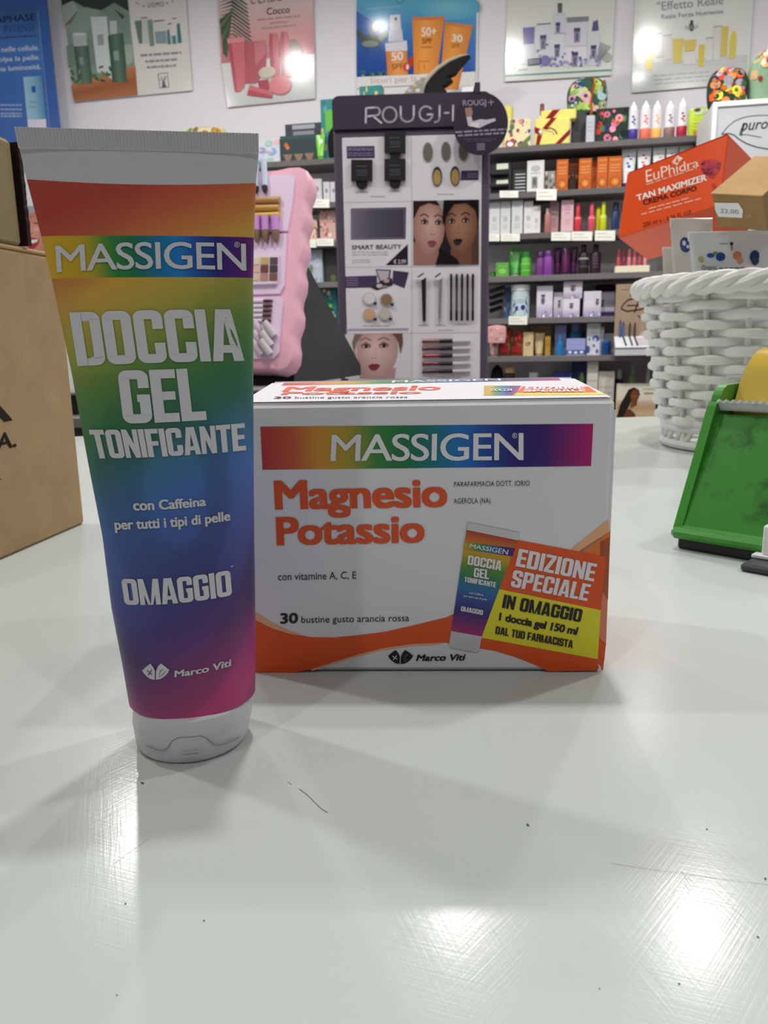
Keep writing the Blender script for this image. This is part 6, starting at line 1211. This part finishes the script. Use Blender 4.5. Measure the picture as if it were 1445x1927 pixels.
for i, x in enumerate((485, 502, 520.5)): stick('lip_tester', ('mauve lip tester nearest the tube edge', 'middle mauve lip tester of three', 'mauve lip tester farthest from the tube')[i], (x, 411), (x + 2, 459), .0072, '#c88ad0', '#8a6a58', .42, 'mauve lip testers', r2=.35)
tt_ = thing('eyeshadow_palette', 'nine pan eyeshadow palette on the pink display', 'palette', X(478, 530))
q = [PP.uv(*a) for a in ((430, 484), (529, 483), (524, 538), (430, 541))]; mb = MB(); mb.prism([PP.pt(u, v, .010) for u, v in q], -PP.N * .0056, '#ead9ea', 'soft_plastic'); part(mb, 'palette_case', tt_)
cols = [['#e2cfbc', '#c8a868', '#5a4044'], ['#dcb8a0', '#6a3436', '#43282c'], ['#e0c4aa', '#b98470', '#7a4a48']]
for r in range(3):
    for c in range(3):
        x0, y0 = 479 + c * 17 - r * .5, 489.5 + r * 15; mb = MB(); q = [PP.uv(x0, y0), PP.uv(x0 + 14.5, y0), PP.uv(x0 + 14, y0 + 13), PP.uv(x0 - .5, y0 + 13)]; mb.prism([PP.pt(u, v, .0112) for u, v in q], -PP.N * .002, cols[r][c], 'printed_paper'); part(mb, 'pan', tt_)
for i, y in enumerate((567, 576.5, 585.5, 594.5, 604)): stick('lip_brush', ('first', 'second', 'third', 'fourth', 'fifth')[i] + ' lip brush from the top of the pink display row', (455, y + .6), (514 - i * .7, y), .0026, '#f0eaee', '#5a2630', .28, 'lip brushes with dark tips', r2=.6)
for i, (x, y, c) in enumerate(((485, 613, '#4a4448'), (504, 612, '#3a3236'), (483.5, 630, '#a83a48'), (498.5, 630, '#a83040'), (481, 647, '#8a4a58'), (497, 646, '#b84a58'))):
    nm = ('grey topped', 'near black topped', 'red topped', 'deep red topped', 'plum topped', 'coral red topped')[i]; A_, B_ = X(x + 14, y + 22, .005), X(x, y, .016); tt_ = thing('sample_vial', f'white sample vial, {nm}, on the lowest pink display panel', 'tester', A_, 'white sample vials'); mb = MB(); mb.tube([A_, B_], .0062, '#dcd2da', 'plastic', 14); part(mb, 'vial', tt_); mb = MB(); d0 = nrm(B_ - A_); mb.tube([B_ - d0 * .0002, B_ + d0 * .0012], .0036, c, 'plastic', 12); part(mb, 'colour_dot', tt_)
mb = MB()
e0, e1_, e2_ = PP.pt(0, .006, -THK - .001), PP.pt(0, .215, -THK - .001), None
foot = np.array([e0[0], e0[1], 0.0425]) + pI * .36; e0 = np.array([e0[0], e0[1], .0425])
for s_ in (0,): mb.prism([e0 - pU * .19, e1_ - pU * .19, foot - pU * .19 + Z * .02, foot - pU * .19], pU * .375, '#17161a', 'plastic')
solo(mb, 'easel', 'black wedge easel holding up the pink display', 'easel', e0)

# dark makeup display stand
SU = nrm([1, -.05, 0]); SD = np.array([-SU[1], SU[0], 0]); ST = Plane((0.04, 2.0, 0), SU, Z); zs = lambda *q: [(600 + x / 3.381, 160 + y / 3.381) for x, y in q]
uL_, uR_ = ST.uv(632, 450)[0], ST.uv(920.5, 450)[0]; vT = ST.uv(740, 178)[1]; vH = ST.uv(700, 243)[1]; v0 = .0055
F = FR(ST.o, SU, SD, Z)
t = thing('makeup_stand', 'tall dark purple makeup display stand with a lettered header and white tester panel', 'display', F((uL_ + uR_) / 2, .05, v0)); DP = '#4f4658'
mb = MB(); mb.rbox(F, (uL_, .004, v0), (uR_, .10, vH), .004, '#575060', 'soft_plastic'); part(mb, 'frame', t)
mb = MB(); r = .016; hd = [(uL_, vH)] + [(uL_ + r - r * math.cos(a), vT - r + r * math.sin(a)) for a in np.linspace(0, math.pi / 2, 7)] + [(uR_ - r + r * math.sin(a), vT - r + r * math.cos(a)) for a in np.linspace(0, math.pi / 2, 7)] + [(uR_, vH)]
mb.prism([F(u, -.004, v) for u, v in hd], SD * .09, '#3a3344', 'soft_plastic'); HP = Plane(F(0, -.004, 0), SU, Z); p = Pr(mb, HP.hit, .0005, 'soft_plastic')
LW = '#d9cfe0'
def strokes(pr, pts, wd=3.6): pr.line(pts, wd, LW, 1); [pr.ell(x, y, wd / 2, wd / 2, LW, 1, n=10) for x, y in pts]
# drawn one letter at a time: thin rounded capitals
strokes(p, zs((298, 240), (300, 148), (362, 142))); strokes(p, zs((302, 200), (362, 194))); strokes(p, [zs((362 + 26 * math.sin(a), 168 - 26 * math.cos(a)))[0] for a in np.linspace(0, math.pi, 9)]); strokes(p, zs((345, 198), (398, 242)))
strokes(p, [zs((450 + 44 * math.cos(a), 189 + 48 * math.sin(a)))[0] for a in np.linspace(0, 2 * math.pi, 25)])
strokes(p, zs((520, 138), (521, 196)) + [zs((562 - 41 * math.cos(a), 196 + 38 * math.sin(a)))[0] for a in np.linspace(.3, math.pi - .1, 12)] + zs((604, 134)))
strokes(p, [zs((682 + 42 * math.cos(a), 182 - 46 * math.sin(a)))[0] for a in np.linspace(.75, 2 * math.pi - .1, 20)] + zs((724, 186), (690, 188)))
strokes(p, zs((768, 132), (767, 205)) + [zs((740 + 27 * math.cos(a), 206 + 30 * math.sin(a)))[0] for a in np.linspace(.2, 1.6, 7)])
strokes(p, zs((801, 178), (824, 177))); strokes(p, zs((854, 130), (852, 226)))
part(mb, 'header', t)
wl, wr = ST.uv(*zs((166, 1100))[0])[0], ST.uv(*zs((1031, 1100))[0])[0]; wt = ST.uv(*zs((600, 322))[0])[1]
mb = MB(); mb.rbox(F, (wl, -.001, v0 + .01), (wr, .006, wt), .002, '#efecf2', 'gloss_print'); WP = Plane(F(0, -.001, 0), SU, Z); p = Pr(mb, WP.hit, .0004, 'gloss_print'); GL = '#bcb6c0'
for q in (((166, 748), (590, 740)), ((590, 740), (1030, 733)), ((166, 1160), (590, 1156)), ((590, 1156), (1030, 1152)), ((166, 1582), (590, 1578)), ((590, 1578), (1030, 1575))): p.line(zs(*q), .9, GL)
p.line(zs((590, 325), (592, 1864)), 1.0, GL)
VI = '#4d4162'
for q in (((176, 390), (354, 388), (355, 465), (178, 468)), ((905, 545), (1015, 543), (1015, 605), (900, 607)), ((168, 1218), (370, 1212), (370, 1288), (168, 1292))): p.poly(zs(*q), VI, 1)
for y in (402, 412, 432, 446): p.greek(*zs((184, y))[0], zs((345, 0))[0][0], 1, 3, 1.3, '#a89cb8', 2)
for y in (560, 572, 585): p.greek(*zs((945, y))[0], zs((1008, 0))[0][0], 1, 3, 1.2, '#a89cb8', 2)
for y in (1228, 1242, 1258, 1272): p.greek(*zs((176, y))[0], zs((250, 0))[0][0], 1, 3, 1.2, '#a89cb8', 2)
for q in ((232, 315, 680), (450, 520, 672), (330, 425, 708), (755, 862, 693), (280, 450, 1530), (630, 700, 1526), (740, 805, 1526), (870, 945, 1522), (760, 860, 1558), (700, 900, 1858)): p.greek(*zs((q[0], q[2]))[0], zs((q[1], 0))[0][0], 1, 4, 1.2, '#9a94a0', 2)
# smart palette picture
p.grad(0, 0, 0, 0, [(0, '#7d7a8a'), (.4, '#5c586a'), (1, '#4a4656')], 1, 8, False, zs((202, 785), (555, 778), (552, 980), (203, 985))); p.line(zs((212, 795), (545, 788), (543, 972), (213, 976), (212, 795)), .6, '#a8a4b2', 2)
p.text('SMART BEAUTY', zs((210, 1020), (526, 1014), (526, 1042), (210, 1047)), '#3f3a46', 2, bold=.016); 
for y in (1062, 1078, 1112, 1126): p.greek(*zs((212, y))[0], zs((440 if y < 1100 else 330, 0))[0][0], 1, 3, 1.2, '#b0aab4', 2)
p.poly(zs((425, 1146), (566, 1012), (566, 1144)), '#2b2730', 2); p.text('€ 2,99', zs((475, 1112), (553, 1110), (553, 1136), (475, 1138)), '#d8d4de', 3, bold=.02)
# open compact picture
p.poly(zs((360, 1172), (458, 1176), (452, 1232), (388, 1258)), '#4a4452', 2); p.poly(zs((368, 1180), (448, 1184), (442, 1226), (392, 1246)), '#c8c2cc', 3); p.poly(zs((388, 1250), (465, 1228), (470, 1275), (370, 1306), (330, 1290)), '#3a3342', 2.5); p.ell(*zs((430, 1245))[0], 6, 4, '#c8b0a0', 3, n=12); p.ell(*zs((385, 1278))[0], 6, 4, '#d8ccc4', 3, n=12); p.ell(*zs((420, 1284))[0], 5, 3, '#a88a78', 3, n=12); p.poly(zs((472, 1180), (572, 1192), (545, 1292), (468, 1262)), '#4a4058', 2.6); p.poly(zs((172, 1552), (570, 1546), (568, 1562), (174, 1566)), '#b4aab8', 1)
# two faces cheek to cheek
def face(pr, f, cx, cy, rx, ry, skin, shade, hair, lip, side, l=3, rot=0.0, lid='#6a4a44'):
    q = lambda x, y: f((cx + rx * (x * math.cos(rot) - y * math.sin(rot) * ry / rx * 0 - 0), cy + ry * y + rx * x * math.sin(rot)))[0]
    P_ = lambda *a: [q(*k) for k in a]
    pr.poly(P_((-.55, .5), (.55, .45), (.62, 1.6), (-.7, 1.6)), shade, l); e = [(.92 * math.cos(a) * (1 - .22 * max(math.sin(a), 0) ** 2), math.sin(a)) for a in np.linspace(0, 2 * math.pi, 26)]
    pr.mb.poly  # outline filled from a bright middle to a darker rim
    c = q(-.12 * side, -.05)
    for i in range(len(e) - 1): pr.poly([c, q(*e[i]), q(*e[i + 1])], [L(skin), L(shade), L(shade)], l + .5)
    for s2 in (-1, 1):
        x = .40 * s2 - .10 * side
        pr.poly(P_((x - .22, -.20), (x, -.31), (x + .24, -.20), (x + .2, -.10), (x - .18, -.09)), mix(shade, lid, .55), l + 1); pr.poly(P_((x - .16, -.15), (x, -.21), (x + .17, -.14), (x, -.10)), '#d8cec8', l + 1.2); pr.ell(*q(x + .02, -.155), rx / 3.381 * .085, ry / 3.381 * .065, '#2c2422', l + 1.4, n=12); pr.line(P_((x - .2, -.17), (x, -.235), (x + .22, -.16)), 1.2, '#2a1c1a', l + 1.5); pr.line(P_((x - .25, -.36), (x, -.44), (x + .26, -.34)), 2.2, hair, l + 1.5)
    pr.poly(P_((-.10 * side - .03, -.1), (-.10 * side + .08, -.1), (-.12 * side + .16, .22), (-.14 * side, .30), (-.12 * side - .16, .22)), mix(skin, shade, .35), l + 1); pr.ell(*q(-.13 * side - .07, .245), 1.4, 1, '#5a3430', l + 1.3, n=8); pr.ell(*q(-.13 * side + .08, .245), 1.4, 1, '#5a3430', l + 1.3, n=8)
    m = -.12 * side; pr.poly(P_((m - .28, .50), (m - .08, .43), (m, .455), (m + .08, .43), (m + .28, .49), (m + .12, .52), (m - .1, .525)), lip, l + 1.5); pr.poly(P_((m - .28, .505), (m - .1, .525), (m + .12, .52), (m + .28, .495), (m + .14, .64), (m, .67), (m - .14, .65)), mix(lip, '#ffffff', .02), l + 1.5)
p.clip = zs((600, 738), (1018, 731), (1018, 1141), (600, 1147))
p.poly(zs((590, 730), (1030, 720), (1030, 1150), (590, 1156)), '#2a2528', 1); p.poly(zs((740, 730), (800, 730), (815, 800), (780, 850), (750, 800)), '#a4a8aa', 1.5)
p.poly(zs((590, 1000), (680, 990), (735, 1060), (715, 1150), (590, 1156)), '#a57c70', 2); p.poly(zs((712, 1150), (735, 1062), (800, 1110), (800, 1150)), '#b9bcc0', 2.2)
face(p, zs, 698, 905, 112, 190, '#dcb4a6', '#a87a6e', '#4a342e', '#8a4a4e', -1.6, 3, .05)
p.poly(zs((590, 840), (590, 730), (745, 730), (770, 770), (700, 752), (640, 776), (604, 850)), '#33241f', 5)
p.poly(zs((935, 960), (1030, 900), (1030, 1150), (870, 1150)), '#5c4034', 5.6); face(p, zs, 905, 895, 112, 188, '#b8866c', '#7a5242', '#1c1516', '#1e1016', 1.6, 6.5, -.07)
p.poly(zs((795, 725), (1030, 720), (1030, 900), (1000, 800), (940, 752), (860, 758), (812, 830), (800, 900), (785, 860)), '#191416', 10.5); p.poly(zs((740, 1150), (770, 1050), (810, 1060), (880, 1110), (900, 1150)), '#1d181a', 10.5)
p.clip = zs((168, 1586), (584, 1580), (584, 1866), (167, 1868))
p.poly(zs((160, 1580), (590, 1570), (590, 1885), (160, 1888)), '#e6e3e8', 1.2); p.poly(zs((262, 1800), (492, 1800), (480, 1886), (255, 1888)), '#c29a94', 1.6); face(p, zs, 372, 1690, 142, 190, '#edccc4', '#c49a94', '#8a6a5c', '#8a2c44', 1.2, 2.4, -.03)
p.poly(zs((224, 1700), (212, 1640), (235, 1560), (300, 1560), (262, 1600), (240, 1640)), '#8a6c5e', 7); p.poly(zs((440, 1560), (530, 1555), (535, 1640), (520, 1710), (506, 1640), (488, 1600)), '#6e5146', 7); p.poly(zs((215, 1690), (232, 1680), (238, 1745), (222, 1738)), '#d0a49c', 7.2)
p.clip = None
part(mb, 'tester_panel', t)
wq = lambda x, y, h=0.0: WP.hit(*zs((x, y))[0], h)
def wprism(pts, th, col, mat='soft_plastic', mbx=None, h0=.0003):
    mbx = mbx or MB(); mbx.prism([wq(x, y, h0 + th) for x, y in pts], -WP.N * 0 + SD * th, col, mat); return mbx
for i, (x0, y0, x1, y1, tab) in enumerate(((418, 300, 552, 436, 0), (208, 482, 342, 614, 1), (418, 476, 552, 611, 1))):
    tt_ = thing('compact_tester', ('black compact tester clipped at the top edge of the stand panel', 'black compact tester under the violet label', 'black compact tester directly below the top one')[i], 'tester', wq(x0, y1), 'black compact testers')
    mb = wprism([(x0, y0), (x1, y0), (x1, y1), (x0, y1)], .012, '#211e25'); p = Pr(mb, lambda x, y, h: wq(x0 + (x1 - x0) * x, y0 + (y1 - y0) * y, .0124 + h), .0003)
    for y in (.3, .5, .6, .72): p.greek(.25, y, .75, 1, .1, .03, '#6a6672', 1)
    part(mb, 'compact_case', tt_)
    cx = (x0 + x1) / 2; pts = [(cx - 36, y1), (cx + 36, y1), (cx + 26, y1 + 40), (cx - 26, y1 + 40)] if not tab else [(cx - 36, y1)] + [(cx - 36 * math.cos(a), y1 + 12 + 40 * math.sin(a)) for a in np.linspace(0, math.pi, 10)] + [(cx + 36, y1)]
    part(wprism(pts, .008, '#18161b'), 'thumb_tab', tt_)
for i, (cx, cy, c1_, lo_) in enumerate(((693, 427, '#7a746c', 0), (808, 423, '#7a746c', 0), (918, 425, '#706a62', 0), (752, 583, '#b89a5c', 1), (866, 580, '#b89a5c', 1))):
    nm = ('grey oval foundation window under the bright reflection', 'grey oval foundation window in the middle of the upper row', 'grey oval foundation window beside the round hanging sign', 'gold oval foundation window of the lower row, nearer the compact testers', 'gold oval foundation window of the lower row beside the violet label')[i]
    tt_ = thing('foundation_tester', nm, 'tester', wq(cx, cy + 60), 'oval foundation windows'); mb = MB(); P_ = [(cx + 31 * math.cos(a), cy + 62 * math.sin(a)) for a in np.linspace(0, 2 * math.pi, 26)[:-1]]
    part(wprism(P_, .003, '#2a2428' if lo_ else '#8d877e'), 'oval_rim', tt_); P2 = [(cx + 25 * math.cos(a), cy + (8 if lo_ else 0) + 50 * math.sin(a)) for a in np.linspace(0, 2 * math.pi, 26)[:-1]]; part(wprism(P2, .0012, c1_, 'gloss_print', None, .0036), 'shade_sample', tt_)
for i, (cx, cy, c1_) in enumerate(((322, 1360, '#eae6e2'), (430, 1366, '#94795c'), (322, 1460, '#dcae84'), (420, 1458, '#cdc6b8'))):
    tt_ = thing('powder_pan', ('white', 'olive brown', 'peach', 'pale beige')[i] + ' round powder pan on the makeup stand panel', 'tester', wq(cx, cy + 40), 'round powder pans'); P_ = [(cx + 42 * math.cos(a), cy + 42 * math.sin(a)) for a in np.linspace(0, 2 * math.pi, 26)[:-1]]
    part(wprism(P_, .004, '#cfc8cc', 'plastic'), 'pan_ring', tt_); P2 = [(cx + 35 * math.cos(a), cy + 35 * math.sin(a)) for a in np.linspace(0, 2 * math.pi, 26)[:-1]]; part(wprism(P2, .0012, c1_, 'printed_paper', None, .0046), 'powder', tt_)
    part(wprism([(cx + 26, cy + 24), (cx + 46, cy + 22), (cx + 48, cy + 40), (cx + 30, cy + 42)], .003, '#2c282e', 'plastic', None, .006), 'clip', tt_)
def wstick(name, label, a, b, r0, r1, col, grp=None, segs=None, mat='plastic'):
    A_, B_ = wq(*a, .006), wq(*b, .006); tt_ = thing(name, label, 'tester', B_, grp)
    segs = segs or [(0, 1, r0, r1, col, 'barrel')]
    for s0, s1, ra, rb, c, nm in segs: mb = MB(); mb.tube([A_ + (B_ - A_) * s0, A_ + (B_ - A_) * s1], [ra, rb], c, mat, 14); part(mb, nm, tt_)
wstick('brow_liner', 'black tapering brow liner under a round sticker on the makeup stand', (667, 1228), (670, 1505), .0058, .0040, '#1b181c', None, [(0, .93, .0060, .0042, '#1b181c', 'barrel'), (.93, 1, .0043, .0040, '#2e2a30', 'cap')])
wstick('brow_liner', 'silver brow liner under a round sticker on the makeup stand', (772, 1222), (768, 1505), .0050, .0034, '#c9c6cc', None, [(0, .94, .0052, .0038, '#cfccd2', 'barrel'), (.94, 1, .0040, .0032, '#e6e2e6', 'cap')], 'chrome')
for i, cx in enumerate((648, 756)):
    P_ = [(cx + 31 * math.cos(a), 1212 + 31 * math.sin(a)) for a in np.linspace(0, 2 * math.pi, 24)[:-1]]; mb = wprism(P_, .0012, '#ece9ec', 'printed_paper', None, .0134); p = Pr(mb, lambda x, y, h: wq(x, y, .0149 + h), .0003); p.line([(cx - 18, 1226), (cx + 18, 1200)], 9, '#4a464c', 1); solo(mb, 'round_sticker', ('round white sticker over the black brow liner', 'round white sticker over the silver brow liner')[i], 'sticker', wq(cx, 1240))
for i, cx in enumerate((841, 876, 910, 945, 979)): wstick('eye_pencil', ('first', 'second', 'third', 'fourth', 'fifth')[i] + ' black eye pencil of the row, counted from the silver brow liner', (cx, 1204), (cx - 1, 1500), .0028, .0028, '#232026', 'black eye pencils in a row', [(0, .30, .0030, .0030, '#1a171c', 'cap'), (.30, .78, .0026, .0026, '#3a3640' if i == 1 else '#26232a', 'barrel'), (.78, 1, .0030, .0030, '#141216', 'end_cap')])
for i, (y, c) in enumerate(((1630, '#8a4a40'), (1676, '#6a2630'), (1723, '#9a1f32'), (1773, '#7a2034'), (1821, '#4a1a24'))):
    nm = ('brick brown', 'dark wine', 'bright red', 'raspberry wine', 'darkest plum')[i]; tt_ = thing('lip_gloss', f'{nm} lip gloss lying across the makeup stand panel', 'tester', wq(656, y + 14), 'lip glosses in a stack'); 
    for x0, x1, r_, cc, nm2, mt in ((656, 766, .0046, c, 'gloss_tube', 'gloss_print'), (766, 850, .0050, '#1d191d', 'collar', 'plastic'), (850, 962, .0046, '#d6d2d8', 'clear_cap', 'gloss_print')): mb = MB(); mb.tube([wq(x0, y, .005), wq(x1, y - 2, .005)], r_, cc, mt, 14); part(mb, nm2, tt_)

# round hanging sign on the stand's corner
DPn = Plane(F(0, -.05, 0), SU, Z); cu, cv = DPn.uv(904.5, 233); ru = DPn.uv(956, 233)[0] - cu; rv = DPn.uv(904.5, 173.5)[1] - cv
t = thing('hanging_sign', 'round dark sign with a tube picture hanging on the corner of the makeup stand', 'sign', DPn.pt(cu, cv - rv)); mb = MB(); P_ = [DPn.pt(cu + ru * math.cos(a), cv + rv * math.sin(a)) for a in np.linspace(0, 2 * math.pi, 49)[:-1]]
mb.prism(P_, SD * .004, '#2f2538', 'soft_plastic'); p = Pr(mb, DPn.hit, .0005, 'soft_plastic')
p.text('ROUGJ', zs((915, 98), (1062, 92), (1063, 128), (916, 133)), '#b4a8c0', 2); p.line(zs((1076, 112), (1114, 108)), 1.3, '#b4a8c0', 2); p.line(zs((1094, 92), (1096, 130)), 1.3, '#b4a8c0', 2)
p.poly(zs((928, 148), (970, 142), (980, 180), (965, 205), (938, 205)), '#a88078', 2); p.poly(zs((938, 205), (970, 200), (978, 232), (1030, 218), (1065, 222), (1120, 212), (1126, 228), (1070, 250), (1020, 275), (950, 262)), '#cfc8d2', 2.3); p.poly(zs((965, 245), (1020, 240), (1010, 272), (960, 262)), '#ece8ec', 3)
for y, x0, x1 in ((296, 868, 1192), (318, 885, 1178)): p.greek(*zs((x0, y))[0], zs((x1, 0))[0][0], 1, 4, 3.0, '#a498b0', 2, slope=-.06)
for y, x0, x1 in ((342, 920, 1130), (354, 940, 1100)): p.greek(*zs((x0, y))[0], zs((x1, 0))[0][0], 1, 4, 1.2, '#6a5e78', 2)
p.poly(zs((1002, 368), (1058, 366), (1058, 418), (1003, 420)), '#5a4e68', 2); p.greek(*zs((1008, 376))[0], zs((1054, 0))[0][0], 3, 4.2, 2, '#948aa2', 3)
part(mb, 'sign_disc', t)
mb = MB(); s0 = DPn.uv(*zs((992, 60))[0]); s1 = DPn.uv(*zs((1026, 60))[0]); vt_ = DPn.uv(*zs((1008, -8))[0])[1]; mb.prism([DPn.pt(s0[0], s0[1]), DPn.pt(s1[0], s1[1]), DPn.pt(s1[0], vt_), DPn.pt(s0[0], vt_)], SD * .004, '#3a3244', 'soft_plastic'); mb.prism([DPn.pt(s0[0], vt_ - .001), DPn.pt(s1[0], vt_ - .001), DPn.pt(s1[0], vt_ + .003), DPn.pt(s0[0], vt_ + .003)], SD * .07, '#3a3244', 'soft_plastic'); part(mb, 'hook_strap', t)
# black lined bag rising behind the header, and a black round pouch
g = S(560, 80, 4.25); FL = wall_plane(S0 + .08); zA = LEV['A']
t = thing('lined_bag', 'floral bag with a stiff black curved lining rising behind the stand header', 'bag', on_level(FL, 790, zA))
cur = [(1375, 93), (1300, 108), (1210, 145), (1120, 205), (1050, 275), (1010, 330), (992, 385), (985, 560)]
jag = [(1180, 560), (1190, 385), (1150, 345), (1185, 330), (1235, 292), (1185, 272), (1255, 238), (1290, 190), (1335, 140)]
mb = MB(); fr = [FL.hit(*q) for q in g(*cur)] + [FL.hit(*q) for q in g(*jag)]; mb.prism(fr, WD * .05, '#201e1f', 'fabric'); part(mb, 'black_lining', t)
mb = MB(); mb.tube([FL.hit(*q) - WD * .001 for q in g(*cur)], [.001, .005, .007, .008, .009, .01, .01, .01], '#b8ae98', 'fabric', 8); part(mb, 'hem', t, 'beige hem along the black lining')
fl = [FL.hit(*q) for q in g((830, 560), (850, 420), (890, 370), (950, 320), (1020, 285), (1000, 385), (990, 560))]; mb = MB(); mb.prism([q - WD * .012 for q in fl], WD * .06, '#8e8c88', 'fabric'); p = Pr(mb, lambda x, y, h: FL.hit(x, y, .0125 + h), .0008, 'fabric')
for i, (x, y) in enumerate(((900, 390), (940, 350), (965, 390), (985, 330), (880, 430), (930, 430))): p.ell(*g((x, y))[0], 4.5, 3.4, ('#c8a8ac', '#b8b46a', '#d0c8c0', '#a8949a')[i % 4], 1 + i * .1, n=9)
part(mb, 'floral_side', t)
pouch('round_pouch', 'black round pouch peeking out beside the stand under the teal box', slot(616, 662, 231, 'A', .003), '#151416', None, dep=.032, power=2)
